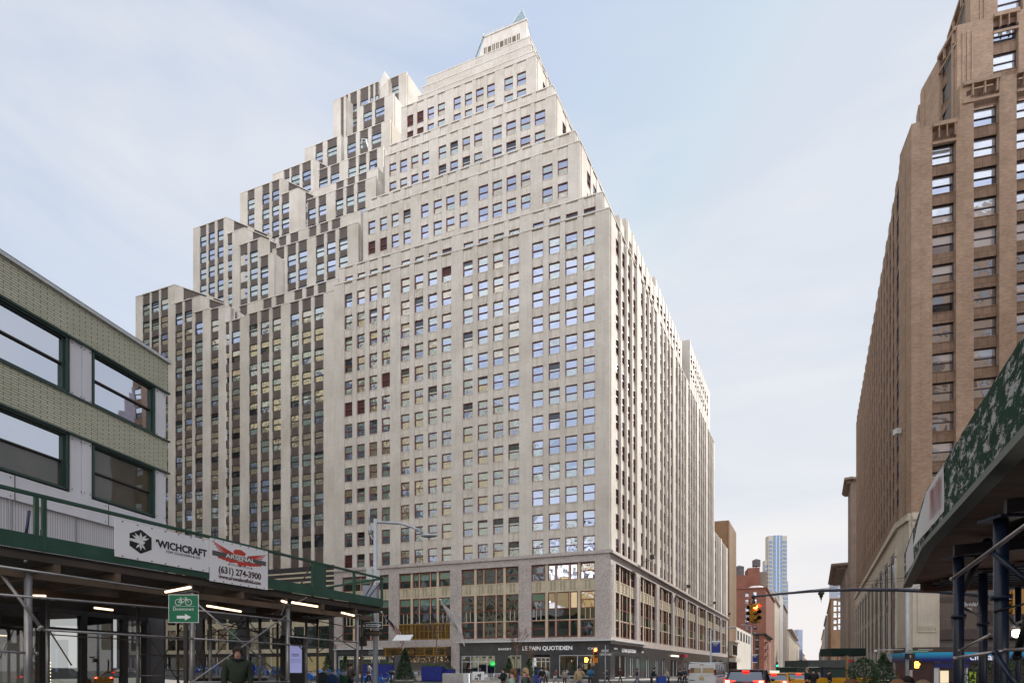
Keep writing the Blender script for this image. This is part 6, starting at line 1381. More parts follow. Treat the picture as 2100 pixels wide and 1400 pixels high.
def hand(px, y, D, r, label):
    t = thing('pedestrian_signal', label, 'pedestrian signal', PX(px, y, D)); c = t.location; F = World0((c.x, c.y)); b = MB(); b.box(F, -r * 1.5, r * 1.5, .01, .2, c.z - r * 1.5, c.z + r * 1.5, 0); b.build('housing', blk, t); b = MB(); b.box(F, -r * .55, r * .55, -.01, .0, c.z - r * .9, c.z + r * .2, 0)
    for k in range(4): b.box(F, -r * .55 + r * .29 * k, -r * .36 + r * .29 * k, -.01, 0, c.z + r * .2, c.z + r * (.8 + .12 * (k in (1, 2))), 0)
    b.flat(F, [(r * .55, c.z - r * .3), (r * .95, c.z + r * .2), (r * .8, c.z + r * .35), (r * .45, c.z)], -.01, 0); b.build('orange_hand', handl, t)
hand(1880, 1362, 33, .24, 'pedestrian signal with a glowing orange hand, right corner'); hand(1202, 1352, 47, .25, 'pedestrian signal with a glowing orange hand, by the bakery window')
t = lamp_pole('signal_pole', 'black signal pole with a red light at the bakery corner', 1222, 46, 1326, .07, cat='traffic light', m=blk)
signal_head(PX(1221, 1327.5, 45.7), (0, -1), t, .16, 3, 0, redl)
b = MB(); F = World0((PX(1222, 1350, 45.5).x, 45.5)); b.box(F, -.2, .2, 0, .3, PX(0, 1358, 45.5).z, PX(0, 1347, 45.5).z, 0); b.build('orange_box', mat('orange_box', (.55, .17, .01), None, 1, .5), t); b = MB(); b.box(F, -.3, .3, .1, .6, gz(8), PX(0, 1364, 45.5).z, 0); b.build('control_cabinet', blk, t)
t = lamp_pole('sign_pole', 'thin silver pole with two one way signs at the bakery corner', 1241.5, 42, 1322, .045, cat='sign pole')
oneway(1233, 1249, 1331, 1336.5, 41.8, 'small one way sign, upper on the thin silver pole', ang=(1, -.5)); oneway(1230, 1256, 1338.5, 1343.5, 41.7, 'wider dark one way sign, lower on the thin silver pole', ang=(1, 0))
# bike route sign
D_ = 10.3; a = PX(345.5, 1276, D_); t = thing('bike_route_sign', 'green bike route sign reading Downtown with an arrow, on a black pole', 'sign', a); F = Frame(a, (1, .05)); w = 60 / 1000 * D_; h = 58 / 1000 * D_; z = a.z
b = MB(); b.box(F, 0, w, 0, .01, z, z + h, 0); b.box(F, .012, w - .012, -.003, 0, z + .012, z + h - .012, 1, 'b'); b.build('plate', [signw, mat('sign_bright_green', (.004, .15, .075), None, 1, .35)], t)
b = MB(); cx = w * .5; bz = z + h * .74
def ring(c, r, th, m=0, k=20):
    for i in range(k):
        a0, a1 = 2 * math.pi * i / k, 2 * math.pi * (i + 1) / k; b.face([F.P(c[0] + rr * math.cos(an), -.006, c[1] + rr * math.sin(an)) for rr, an in ((r, a0), (r + th, a0), (r + th, a1), (r, a1))], None, m)
ring((cx - .105, bz - .01), .058, .010); ring((cx + .105, bz - .01), .058, .010)
def bar(p, q, th=.005):
    p = Vector(p); q = Vector(q); d = (q - p).normalized(); nrm = Vector((-d.y, d.x)) * th; b.face([F.P(v.x, -.006, v.y) for v in (p - nrm, q - nrm, q + nrm, p + nrm)], None, 0)
for p, q in (((-.105, -.01), (-.05, .06)), ((-.05, .06), (.06, .06)), ((.06, .06), (-.02, -.02)), ((-.02, -.02), (-.105, -.01)), ((-.02, -.02), (-.06, .08)), ((.05, .09), (.105, -.01)), ((.03, .095), (.06, .09)), ((-.08, .085), (-.04, .085))): bar((cx + p[0], bz + p[1]), (cx + q[0], bz + q[1]))
b.box(F, w * .14, w * .88, -.006, -.003, z + h * .58, z + h * .588, 0, 'b'); b.flat(F, [(w * .28, z + h * .15), (w * .55, z + h * .15), (w * .55, z + h * .08), (w * .76, z + h * .2), (w * .55, z + h * .32), (w * .55, z + h * .25), (w * .28, z + h * .25)], -.006, 0); b.build('bicycle_symbol', signw, t)
text_obj('Downtown', F, w * .5, z + h * .43, .10, signw, t, n=-.006, depth=.001, align='CENTER', sx=.86, space=1.1)
b = MB(); p = GP(379.5, D_ + .05); b.box(World0((p.x, p.y)), -.035, .035, 0, .06, p.z, z + .3, 0); b.build('pole', blk, t)
# lamp post banners in the side street
bbl = mat('banner_blue', (.02, .03, .24), (.02, .04, .2), 2, .5)
for k, (px, D, ys, x0, x1, y0, y1) in enumerate(((1457.5, 44, 1290, 1460, 1477, 1313, 1340), (1541, 72, 1285, 1543, 1553, 1341, 1358))):
    t = lamp_pole('street_lamp', ['grey lamp post carrying the bigger blue banner by the dark shopfronts', 'pale lamp post carrying a small blue banner before the brick corner house'][k], px, D, ys, .09, [(px, ys + 2, 0), (px + (18 if k == 0 else -1), ys - 3, 0), (px + (40 if k == 0 else -14), ys - 4, 0)])
    a = PX(x0, y1, D - .1); s_ = thing('street_banner', ['bigger blue street banner with white header, hung on the near lamp post', 'small blue street banner on the farther lamp post'][k], 'banner', a); F = World0((a.x, a.y)); w = (x1 - x0) / 1000 * D; h = (y1 - y0) / 1000 * D
    b = MB(); b.box(F, 0, w, 0, .02, a.z, a.z + h, 0); b.box(F, 0, w, -.004, 0, a.z + h * .88, a.z + h, 1); b.box(F, 0, w, -.004, 0, a.z, a.z + h * .09, 1); b.build('cloth', [bbl, signw], s_); b = MB()
    for j in range(3): b.box(F, w * .12, w * (.82 - .1 * j), -.006, -.002, a.z + h * (.77 - .08 * j), a.z + h * (.81 - .08 * j), j != 0)
    b.build('print', [signw, mat('banner_olive', (.3, .32, .12), None, 1, .6)], s_)
# ================================================================ people
skinm = mat('skin', (.48, .28, .20), (.42, .24, .17), 6, .55); skind = mat('skin_dark', (.20, .11, .075), None, 6, .55)
CL = {}
def cloth(name, c): 
    if name not in CL: CL[name] = mat('cloth_' + name, c, tuple(x * .75 for x in c), 8, .85, bump=.3, bscale=12)
    return CL[name]
def skinmesh(verts, edges, rad, m, name, parent, sub=1, root=0):
    me = bpy.data.meshes.new(name); me.from_pydata([tuple(v) for v in verts], edges, []); o = bpy.data.objects.new(name, me); S.collection.objects.link(o)
    o.modifiers.new('s', 'SKIN'); o.modifiers['s'].use_smooth_shade = True
    d = me.skin_vertices[0].data
    for i, r in enumerate(rad): d[i].radius = r if isinstance(r, tuple) else (r, r); d[i].use_root = (i == root)
    o.modifiers.new('u', 'SUBSURF').levels = sub
    bpy.context.view_layer.update(); nm = bpy.data.meshes.new_from_object(o.evaluated_get(bpy.context.evaluated_depsgraph_get()))
    bpy.data.objects.remove(o); nm.materials.clear(); nm.materials.append(m)
    for p in nm.polygons: p.use_smooth = True
    q = bpy.data.objects.new(name, nm); S.collection.objects.link(q); q.parent = parent; return q
def person(label, px, D, rz=0.0, h=1.75, top='black', tc=(.015, .015, .018), leg='jeans', lc=(.06, .09, .16), hair=(.04, .025, .015), hairlen=0, stride=.0, arms='down', skin=None, hat=None, up=0.0, lean=0.0, bulk=1.0, head_turn=0.0, loc=None, scarf=None):
    k = h / 1.75; p = loc or GP(px, D, up); t = thing('person', label, 'person', p, rz); V = lambda x, y, z: Vector((x * k, (y + lean * (z - .9)) * k if z > .9 else y * k, z * k))
    s1, s2 = stride, -stride
    J = {'pel': V(0, 0, .95), 'sp': V(0, 0, 1.15), 'ch': V(0, 0, 1.36), 'nk': V(0, .0, 1.485), 'jaw': V(0, .025, 1.555), 'hd': V(0, .015, 1.635), 'tp': V(0, .0, 1.695), 'nose': V(0, .115, 1.60)}
    for sg, s_, n in ((-1, s1, 'l'), (1, s2, 'r')):
        J['hip' + n] = V(sg * .095, 0, .90); kx = .44 * math.sin(s_ * .9); J['kn' + n] = V(sg * .10, kx + .02, .49 + .02 * abs(s_)); J['an' + n] = V(sg * .10, kx + .42 * math.sin(s_ * 1.15 if s_ > 0 else s_ * 1.5), .09 + (.06 * abs(s_) if s_ < 0 else 0)); J['to' + n] = J['an' + n] + Vector((0, .15, -.055)) * k
        J['sh' + n] = V(sg * .185, 0, 1.395); a = arms[0 if sg < 0 else 1] if isinstance(arms, (tuple, list)) else arms
        if a == 'down': el = (sg * .245, -.03 - .18 * s_ * -1 * .5, 1.12); wr = (sg * .25, .05 + .22 * s_, .88)
        elif a == 'phone': el = (sg * .24, .06, 1.13); wr = (sg * .09, .30, 1.24)
        elif a == 'face': el = (sg * .27, .12, 1.2); wr = (sg * .06, .17, 1.50)
        elif a == 'push': el = (sg * .24, .12, 1.16); wr = (sg * .2, .45, 1.04)
        elif a == 'pocket': el = (sg * .29, -.10, 1.13); wr = (sg * .19, .06, .97)
        elif a == 'out': el = (sg * .34, .05, 1.18); wr = (sg * .50, .14, 1.0)
        J['el' + n] = V(*el); J['wr' + n] = V(*wr); d = (J['wr' + n] - J['el' + n]).normalized(); J['pa' + n] = J['wr' + n] + d * .07 * k; J['d' + n] = d
    hd0 = J['jaw']; rot = Matrix.Rotation(head_turn, 3, 'Z')
    for q in ('jaw', 'hd', 'tp', 'nose'): J[q] = J['nk'] + rot @ (J[q] - J['nk'])
    vs = []; es = []; rs_ = []
    def add(pt, r, par): vs.append(pt); rs_.append(tuple(x * k for x in r) if isinstance(r, tuple) else r * k); (es.append((par, len(vs) - 1)) if par is not None else None); return len(vs) - 1
    i0 = add(J['pel'], (.14, .10), None); i1 = add(J['sp'], (.12, .09), i0); i2 = add(J['ch'], (.145, .105), i1); i3 = add(J['nk'], (.055, .055), i2); i4 = add(J['jaw'], (.062, .072), i3); i5 = add(J['hd'], (.076, .092), i4); add(J['tp'], (.058, .07), i5)
    add(J['nose'], .013, i4)
    for sg in (-1, 1): add(J['hd'] + rot @ Vector((sg * .083 * k, -.005, -.02 * k)), .016, i5)
    for n in 'lr':
        a = add(J['hip' + n], (.085, .085), i0); b_ = add(J['kn' + n], (.055, .058), a); c = add(J['an' + n], (.038, .042), b_); add(J['to' + n], (.035, .028), c)
        a = add(J['sh' + n], (.058, .058), i2); b_ = add(J['el' + n], (.040, .040), a); c = add(J['wr' + n], (.026, .026), b_); e = add(J['pa' + n], (.032, .02), c); d = J['d' + n]
        side = d.cross(Vector((0, 1, .3))).normalized(); nor = side.cross(d)
        for q in range(4): f0 = add(J['pa' + n] + d * .045 * k + side * (-.03 + .02 * q) * k, .0085, e); add(J['pa' + n] + d * (.078 + (.01 if q in (1, 2) else 0)) * k + side * (-.032 + .021 * q) * k + nor * .018 * k, .0075, f0)
        f0 = add(J['pa' + n] + side * .042 * k + d * .005 * k, .010, e); add(J['pa' + n] + side * .055 * k + d * .04 * k + nor * .01 * k, .0085, f0)
    skinmesh(vs, es, rs_, skin or skinm, 'body', t)
    # trousers
    vs, es, rs_ = [], [], []
    i0 = add(J['pel'], (.155, .115), None); add(J['pel'] + Vector((0, 0, .06 * k)), (.15, .11), i0)
    for n in 'lr': a = add(J['hip' + n] + Vector((0, 0, -.03 * k)), (.10, .10), i0); b_ = add(J['kn' + n], (.072, .075), a); add(J['an' + n] + Vector((0, 0, .01)), (.055, .058), b_)
    skinmesh(vs, es, rs_, cloth(leg, lc), 'trousers', t)
    vs, es, rs_ = [], [], []
    B = bulk
    i0 = add(V(0, 0, .88), (.165 * B, .125 * B), None); i1 = add(J['sp'], (.155 * B, .125 * B), i0); i2 = add(J['ch'], (.165 * B, .128 * B), i1); add(J['nk'] + Vector((0, 0, -.03 * k)), (.085, .085), i2)
    for n in 'lr': a = add(J['sh' + n], (.078 * B, .078 * B), i2); b_ = add(J['el' + n], (.062 * B, .062 * B), a); add(J['wr' + n] - J['d' + n] * .01, (.042 * B, .042 * B), b_)
    skinmesh(vs, es, rs_, cloth(top, tc), 'coat', t)
    for n in 'lr':
        b = MB(); a = J['an' + n] + Vector((0, 0, -.03 * k)); c = J['to' + n]; b.ball(a + Vector((0, 0, -.01)), .052 * k, (1, 1.1, 1), 8, 6); b.ball(a.lerp(c, .55), .05 * k, (.95, 1.9, .75), 8, 6); b.build('shoe', cloth('shoe', (.02, .02, .022)), t, local=True)
    b = MB(); c = J['hd']
    hc = c + rot @ Vector((0, -.022 * k, .030 * k)); RN, AN = 14, 26
    def hp(i, j):
        th = math.pi * j / RN; a_ = 2 * math.pi * i / AN; fr = max(0, math.sin(a_)) * (th / math.pi)
        r_ = .102 * k * (1 + .035 * math.sin(a_ * 7 + th * 5) + .03 * math.sin(a_ * 13 - th * 9) + .02 * math.sin(a_ * 23 + px)) * (1 - .30 * max(0, fr - .42) * 3)
        return hc + rot @ Vector((r_ * .98 * math.sin(th) * math.cos(a_), r_ * 1.03 * math.sin(th) * math.sin(a_), r_ * .98 * math.cos(th)))
    for j in range(RN):
        for i in range(AN):
            q4 = [hp(i, j), hp(i, j + 1), hp(i + 1, j + 1), hp(i + 1, j)]
            b.face(q4 if 0 < j < RN - 1 else ([q4[0], q4[1], q4[2]] if j == 0 else [q4[0], q4[1], q4[3]]), None, 0, True)
    if hairlen: 
        for q in range(7):
            x = (-.065 + .0217 * q) * k; b.path([c + rot @ Vector((x, -.07 * k, .03 * k)), c + rot @ Vector((x * 1.5, -.105 * k, -.12 * k)), c + rot @ Vector((x * 1.6, -.12 * k, -hairlen * .6)), c + rot @ Vector((x * 1.2, -.11 * k, -hairlen))], [.045 * k, .045 * k, .04 * k, .012 * k], 6)
    b.build('hair', cloth('hair%d' % int(hair[0] * 1000), hair), t, local=True)
    b = MB()
    for sg in (-1, 1): b.ball(J['jaw'] + rot @ Vector((sg * .030 * k, .078 * k, .065 * k)), .009 * k, seg=6, rings=4)
    b.box(Frame(J['jaw'], (1, 0)), -.02 * k, .02 * k, .076 * k, .082 * k, J['jaw'].z - .012 * k, J['jaw'].z - .004 * k, 0); b.build('face', cloth('face_dark', (.06, .02, .02)), t, local=True)
    if hat: 
        b = MB(); b.lathe(c + rot @ Vector((0, -.01, .02 * k)), [(.112 * k, 0), (.112 * k, .05 * k), (.09 * k, .1 * k), (.03 * k, .125 * k)], 14); b.build('hat', cloth('hat%d' % int(hat[0] * 1000), hat), t, local=True)
    if scarf:
        b = MB(); cs = J['nk'] + Vector((0, 0, -.02 * k)); pr = [cs + Vector((.095 * k * math.cos(a * .7), .095 * k * math.sin(a * .7), .01 * math.sin(a * 2))) for a in range(10)]; b.path(pr, .035 * k, 8); b.path([cs + Vector((.05, -.1, 0)) * k, cs + Vector((.08, -.2, -.2)) * k, cs + Vector((.08, -.2, -.4)) * k], .04 * k, 8); b.build('scarf', cloth('scarf%d' % int(scarf[0] * 1000), scarf), t, local=True)
    t['J'] = 0; del t['J']
    return t
def bag(parent_p, label, off, size, m, name='backpack'):
    c = parent_p.matrix_basis @ Vector(off) if False else parent_p.location + Matrix.Rotation(parent_p.rotation_euler.z, 3, 'Z') @ Vector(off)
    t = thing(name, label, 'bag', c, parent_p.rotation_euler.z); b = MB(); b.ball((0, 0, 0), size, (.8, .5, 1.15), 12, 8); b.build('pouch', m, t, local=True); b = MB(); b.path([(-size * .4, size * .3, size), (-size * .45, size * .8, size * 1.1), (-size * .4, size * .9, 0)], .012, 5); b.path([(size * .4, size * .3, size), (size * .45, size * .8, size * 1.1), (size * .4, size * .9, 0)], .012, 5); b.build('strap', m, t, local=True); return t
FR = 0.0; away = 0.0; cam_ = math.pi
g1 = person('man in dark green puffer jacket and pale jeans looking down beneath the left shed', 487, 11.2, -2.6, 1.86, 'green_puffer', (.022, .035, .018), 'pale_jeans', (.32, .40, .48), (.03, .02, .015), 0, .1, ('down', 'down'), bulk=1.22, up=.15, scarf=(.012, .012, .02))
tb = thing('shopping_bag', 'dark blue bag hanging from the hand of the man in green', 'bag', g1.location + Vector((-.34, -.1, .42))); b = MB(); F = World0((tb.location.x, tb.location.y)); z = tb.location.z; b.box(F, -.2, .2, -.06, .06, z, z + .3, 0); b.path([tb.location + Vector((-.1, 0, .3)), tb.location + Vector((-.05, 0, .45)), tb.location + Vector((.05, 0, .45)), tb.location + Vector((.1, 0, .3))], .012, 6); b.build('cloth_body', cloth('navy_bag', (.01, .02, .09)), tb)
person('hooded person in brown grey coat standing by the mailboxes', 719, 24, -.6, 1.72, 'brown_grey', (.10, .075, .07), 'dark', (.02, .02, .025), hat=(.09, .07, .065), bulk=1.25, arms='phone')
person('person in black coat and red cap at the glass bakery door, seen from behind', 962, 52, 0, 1.78, 'black', (.015, .015, .018), 'navy_jeans', (.03, .05, .09), hat=(.25, .015, .02))
person('person in black puffer coat holding a phone, left of the two long haired women', 1032, 27, math.pi * .6, 1.74, 'black', (.014, .015, .022), 'dark', (.02, .02, .025), arms='phone', bulk=1.2)
w1 = person('woman with long brown hair in a mint green coat walking left', 1052, 14.5, math.pi * .42, 1.72, 'mint', (.30, .42, .34), 'jeans', (.06, .09, .16), (.17, .075, .03), .48, .25, 'pocket', bulk=1.12, head_turn=.2)
w2 = person('blonde woman with pink scarf and grey backpack behind the brown haired one', 1077, 15.8, math.pi * .42, 1.74, 'olive', (.06, .085, .06), 'jeans', (.06, .09, .16), (.45, .30, .15), .22, .2, 'pocket', scarf=(.50, .22, .28), bulk=1.1, head_turn=.3)
bag(w2, 'grey backpack on the blonde woman with the pink scarf', (0, -.24, 1.22), .19, cloth('grey_pack', (.08, .08, .09)))
person('man in black leather jacket and blue jeans crossing toward the bakery', 1112, 40, .2, 1.80, 'black', (.014, .014, .016), 'jeans', (.06, .10, .18), stride=.35)
person('person in white and grey jacket just behind the black leather jacket', 1119, 43, .1, 1.80, 'light_grey', (.48, .48, .50), 'dark', (.02, .02, .03), (.35, .22, .1), stride=.25)
w3 = person('person in beige coat with a black pack and a face mask by the cafe window', 1158, 45, math.pi, 1.62, 'beige', (.36, .30, .22), 'navy', (.03, .04, .07), bulk=1.1, stride=.2)
person('man in tan jacket with a hand raised to his face, crossing', 1188, 29, math.pi * 1.05, 1.86, 'tan', (.48, .34, .20), 'jeans', (.05, .10, .20), (.03, .02, .015), 0, .3, ('face', 'down'), bulk=1.25)
person('man in bright blue pullover looking down, beside the signal cabinet', 1211, 41, math.pi, 1.86, 'bright_blue', (.02, .16, .30), 'dark', (.02, .02, .025), stride=.3, arms='phone', bulk=1.2, skin=skind)
person('person in dark grey puffer striding left past the side windows', 1307, 48, math.pi * .5, 1.72, 'dark_grey', (.035, .033, .045), 'jeans', (.04, .08, .16), stride=.55, arms='phone', bulk=1.25)
person('hooded man in dark navy jacket pushing the blue bin', 1336, 44, -math.pi * .5, 1.80, 'dark_navy', (.012, .025, .04), 'dark', (.015, .015, .02), hat=(.012, .025, .04), arms='push', lean=.35, bulk=1.2)
person('person in cream coat leaning over the blue bin from its right', 1371, 45, math.pi * .5, 1.72, 'cream', (.5, .42, .34), 'dark', (.03, .03, .05), (.30, .2, .1), 0, .2, 'push', lean=.3, bulk=1.1)
person('man in navy jacket by the dark doorway on the side street', 1404, 52, .3, 1.80, 'navy', (.03, .045, .08), 'dark', (.015, .015, .02), stride=.2)
person('person all in black beside the man in navy jacket', 1394, 50, .5, 1.72, 'black', (.012, .012, .014), 'dark', (.015, .015, .02), stride=.25, bulk=1.15)
person('bald man in dark blue coat in front of the green shed wall', 1655, 33, math.pi * .5, 1.80, 'dark_navy', (.012, .025, .04), 'dark', (.02, .02, .025), (.35, .2, .14), 0, .2, 'pocket')
person('person with black cap and shiny black jacket next to the bald man', 1668, 30, -.5, 1.78, 'black', (.014, .014, .016), 'dark', (.02, .02, .025), hat=(.012, .012, .012), bulk=1.25, arms='phone')
person('young man with wavy brown hair passing close at the bottom right', 1745, 6.6, math.pi * .45, 1.60, 'denim', (.10, .16, .24), 'dark', (.02, .02, .025), (.13, .055, .025), 0, .1)
person('light brown haired woman close by, leftmost of the three heads under the street lamp', 1840, 6.8, math.pi * .6, 1.60, 'grey', (.2, .2, .2), 'dark', (.02, .02, .025), (.24, .12, .06), .2)
person('dark haired woman with sunglasses, middle of the three heads under the street lamp', 1861, 8.5, math.pi * .8, 1.62, 'black', (.014, .014, .016), 'dark', (.02, .02, .025), (.02, .012, .01), .2)
person('ash blonde woman close by, rightmost of the three heads under the street lamp', 1892, 6.6, math.pi * .6, 1.595, 'grey', (.2, .2, .2), 'dark', (.02, .02, .025), (.27, .18, .11), .2)
more = [(985, 60, 1.5, 'navy_coat', (.03, .04, .08), 'person in navy coat by the picture board'), (1140, 56, -1.2, 'rust_coat', (.22, .08, .04), 'person in rust coat in front of the bakery door'), (1245, 50, 1.4, 'charcoal', (.04, .04, .045), 'person in charcoal coat right of the thin sign pole'), (1272, 56, -1.5, 'wine', (.12, .02, .03), 'person in wine coloured coat before the first side window'),
        (1425, 60, .4, 'olive_coat', (.10, .11, .06), 'person in olive coat just left of the white van'), (1680, 40, 1.2, 'grey_coat', (.16, .16, .17), 'person in grey coat right of the shiny black jacket'), (1700, 36, -1.4, 'black', (.014, .014, .016), 'person in black hood before the blue post of the cabin'), (757, 34, 1.3, 'slate', (.07, .08, .10), 'person in slate jacket among the hire bikes by the silver pole'), (600, 34, 1.0, 'teal_coat', (.03, .10, .11), 'person in teal coat right behind the kiosk')]
for k_, (px_, D_q, rz_, cn, cc3, lb3) in enumerate(more): person(lb3, px_, D_q, rz_, 1.66 + .03 * (k_ % 4), cn, cc3, 'dark', (.02, .02, .025), stride=.3 + .1 * (k_ % 3), arms=('down', 'pocket', 'phone')[k_ % 3], bulk=1.12)
# blue bin
p = GP(1356, 44.5); t = thing('blue_bin', 'blue wheeled bin full of dark bags between two people', 'bin', p); b = MB(); F = World0((p.x, p.y)); b.box(F, -.4, .4, -.3, .3, p.z + .12, p.z + .95, 0); b.build('tub', mat('bin_blue', (.02, .07, .35), None, 1, .5), t); b = MB()
for q in (-.3, .3): b.lathe((p.x + q, p.y - .2, p.z + .1), [(.1, -.03), (.1, .03)], 10, 0, (1, 0, 0))
b.build('wheel', blk, t); b = MB(); b.ball((p.x - .1, p.y, p.z + 1.0), .3, (1.2, .9, .5)); b.ball((p.x + .2, p.y, p.z + 1.0), .22, (1, .9, .6)); b.build('bag_heap', cloth('plum_bags', (.09, .07, .14)), t)
# ================================================================ vehicles
tyre = mat('tyre', (.015, .015, .016), None, 3, .85); chrome = mat('chrome', (.6, .6, .62), None, 1, .15, metal=.9); tail = emitm('tail_lamp', (1, .03, .02), 2.2); tailb = emitm('brake_lamp', (1, .22, .10), 9); tailoff = mat('tail_lens', (.22, .01, .008), None, 1, .2); plate_m = mat('licence_plate', (.55, .36, .06), None, 1, .5); carglass = glassy('car_glass', (.02, .024, .028), .22, .02, .5)
bumperm = mat('grey_bumper', (.06, .06, .065), None, 1, .5)
def bev(me, w, seg=2):
    bm = bmesh.new(); bm.from_mesh(me); bmesh.ops.remove_doubles(bm, verts=bm.verts, dist=.001); bmesh.ops.recalc_face_normals(bm, faces=bm.faces)
    bmesh.ops.bevel(bm, geom=[e for e in bm.edges if e.calc_face_angle(0) > .25], offset=w, segments=seg, profile=.6, affect='EDGES', clamp_overlap=True); bm.to_mesh(me); bm.free()
    for p in me.polygons: p.use_smooth = True
def carpaint(name, c): return mat('paint_' + name, c, tuple(x * .9 for x in c), 1, .22, spec=.6)
def loft(secs, m=0):
    """secs: list of (y, [(x,z)...]) rings of equal length"""
    b = MB(); R_ = [[Vector((x, y, z)) for x, z in pts] for y, pts in secs]; n = len(R_[0])
    for i in range(len(R_) - 1):
        for j in range(n): k = (j + 1) % n; b.face([R_[i][j], R_[i][k], R_[i + 1][k], R_[i + 1][j]], None, m)
    b.face(R_[0][::-1], None, m); b.face(R_[-1], None, m); return b
def car(label, cat, paint, kind, loc, rz, lights='on', name='car', group=None, rooflight=False):
    t = thing(name, label, cat, loc, rz, group)
    K = {'sedan': dict(L=4.8, W=1.84, belt=.95, H=1.46, y0=.55, y1=3.7, ry0=1.25, ry1=2.75, low=.28, deck=1.02), 'suv': dict(L=4.8, W=1.92, belt=1.05, H=1.70, y0=.12, y1=3.7, ry0=.75, ry1=2.9, low=.32, deck=1.1), 'van': dict(L=5.7, W=2.02, belt=1.25, H=2.10, y0=.02, y1=4.6, ry0=.10, ry1=3.9, low=.35, deck=1.27)}[kind]
    L, W, bt_, H, low_, dk_ = K['L'], K['W'] / 2, K['belt'], K['H'], K['low'], K['deck']
    def ring(w, zt, zl): return [(-w * .9, zl), (-w, zl + .18), (-w, zt - .18), (-w * .95, zt), (w * .95, zt), (w, zt - .18), (w, zl + .18), (w * .9, zl)]
    hood = bt_ - .02 if kind != 'van' else bt_
    secs = [(0.0, ring(W * .93, dk_ - .05, low_ + .08)), (.18, ring(W * .985, dk_, low_)), (K['y0'] + .1, ring(W, bt_ + (.03 if kind != 'van' else 0), low_)), (L * .5, ring(W, bt_, low_ - .04)), (K['y1'], ring(W, hood, low_)), (L - .5, ring(W * .97, hood - .14, low_)), (L - .05, ring(W * .86, hood - .34, low_ + .05))]
    o = loft(secs).build('body', paint, t, local=True); bev(o.data, .05, 2)
    # cabin: glass block, roof and pillars
    y0, y1, a0, a1 = K['y0'], K['y1'], K['ry0'], K['ry1']; wr = W * (.80 if kind != 'van' else .90); z0 = bt_ - .04; zr = H - .07
    base = [(-W * .93, y0), (W * .93, y0), (W * .93, y1), (-W * .93, y1)]; roof_ = [(-wr, a0), (wr, a0), (wr, a1), (-wr, a1)]
    b = MB(); BV = [Vector((x, y, z0)) for x, y in base]; RV = [Vector((x, y, zr)) for x, y in roof_]
    for i in range(4): j = (i + 1) % 4; b.face([BV[i], BV[j], RV[j], RV[i]], None, 0)
    g = b.build('window_glass', carglass, t, local=True)
    b = MB(); r0 = [(-wr - .03, a0 - .06), (wr + .03, a0 - .06), (wr + .03, a1 + .05), (-wr - .03, a1 + .05)]; b.prism(r0, zr - .01, zr + .07, 0); ro = b.build('roof', paint, t, local=True); bev(ro.data, .035, 2)
    b = MB()
    for i in range(4): b.tube(BV[i] * 1.0, RV[i], .055, 6)
    ys = {'sedan': (.5,), 'suv': (.30, .62), 'van': (.22, .42, .62, .82)}[kind]
    for f in ys:
        for sg in (0, 1):
            if sg == 0: p, q = BV[0].lerp(BV[3], f), RV[0].lerp(RV[3], f)
            else: p, q = BV[1].lerp(BV[2], f), RV[1].lerp(RV[2], f)
            b.tube(p, q, .04, 6)
    if kind == 'van': b.tube((BV[0] + BV[1]) / 2, (RV[0] + RV[1]) / 2, .07, 6); b.box(World0((0, 0)), -W * .93, W * .93, -.03, .03, bt_ - .05, bt_ + .14, 0); b.box(World0((0, 0)), -wr, wr, .02, .12, H - .32, H - .06, 0)
    b.build('pillar', paint, t, local=True)
    for y in (.85, L - .95):
        for sg in (-1, 1):
            b = MB(); c = Vector((sg * (W - .09), y, .34)); b.lathe(c, [(.2, -.11), (.33, -.10), (.345, -.06), (.345, .06), (.33, .10), (.2, .11)], 20, 0, (1, 0, 0)); w_ = b.build('wheel', tyre, t, local=True); b = MB(); b.lathe(c + Vector((sg * .1, 0, 0)), [(.2, 0), (.18, .02), (.02, .03)], 12, 0, (sg, 0, 0)); b.build('hubcap', chrome, w_, local=True)
    F = World0((0, 0)); b = MB(); b.box(F, -W * .95, W * .95, -.06, .12, low_ + .05, low_ + .28, 0); ob = b.build('bumper', bumperm if kind == 'van' else paint, t, local=True); bev(ob.data, .03, 2)
    lm = tailb if lights == 'on' else tailoff
    for sg in (-1, 1):
        b = MB()
        if kind == 'van': b.box(F, sg * W * .93 - .07, sg * W * .93 + .07, -.03, .08, bt_ + .0, bt_ + .42, 0)
        elif kind == 'suv':
            x0, x1 = sg * W * .42, sg * W * .965; q = [(x0, 1.10), (x1, .98), (x1, 1.18), (x0, 1.14)]; q = q if sg > 0 else q[::-1]; b.flat(F, q, -.035, 0, .02); b.box(F, sg * W * .80 - .09, sg * W * .80 + .09, -.07, -.05, 1.02, 1.14, 1)
        else: b.box(F, sg * W * .74 - .18, sg * W * .74 + .18, -.02, .1, .80, .96, 0); b.box(F, sg * W * .74 - .08, sg * W * .74 + .08, -.04, -.02, .83, .94, 1)
        b.build('tail_light', [tail if kind != 'van' else tailoff, lm], t, local=True)
    b = MB(); b.box(F, -.16, .16, K['ry0'] - .16 if kind != 'van' else -.0, K['ry0'] - .05 if kind != 'van' else .02, H - .10, H - .05, 0); b.build('brake_light', tail if lights == 'on' else tailoff, t, local=True)
    b = MB(); b.box(F, -.16, .16, -.085, -.06, .62 if kind != 'van' else .95, .78 if kind != 'van' else 1.1, 0); b.build('licence_plate', plate_m, t, local=True)
    for sg in (-1, 1): b = MB(); b.ball((sg * (W + .1), y1 - .35, bt_ + .08), .11, (1, .6, .75)); b.build('wing_mirror', paint, t, local=True)
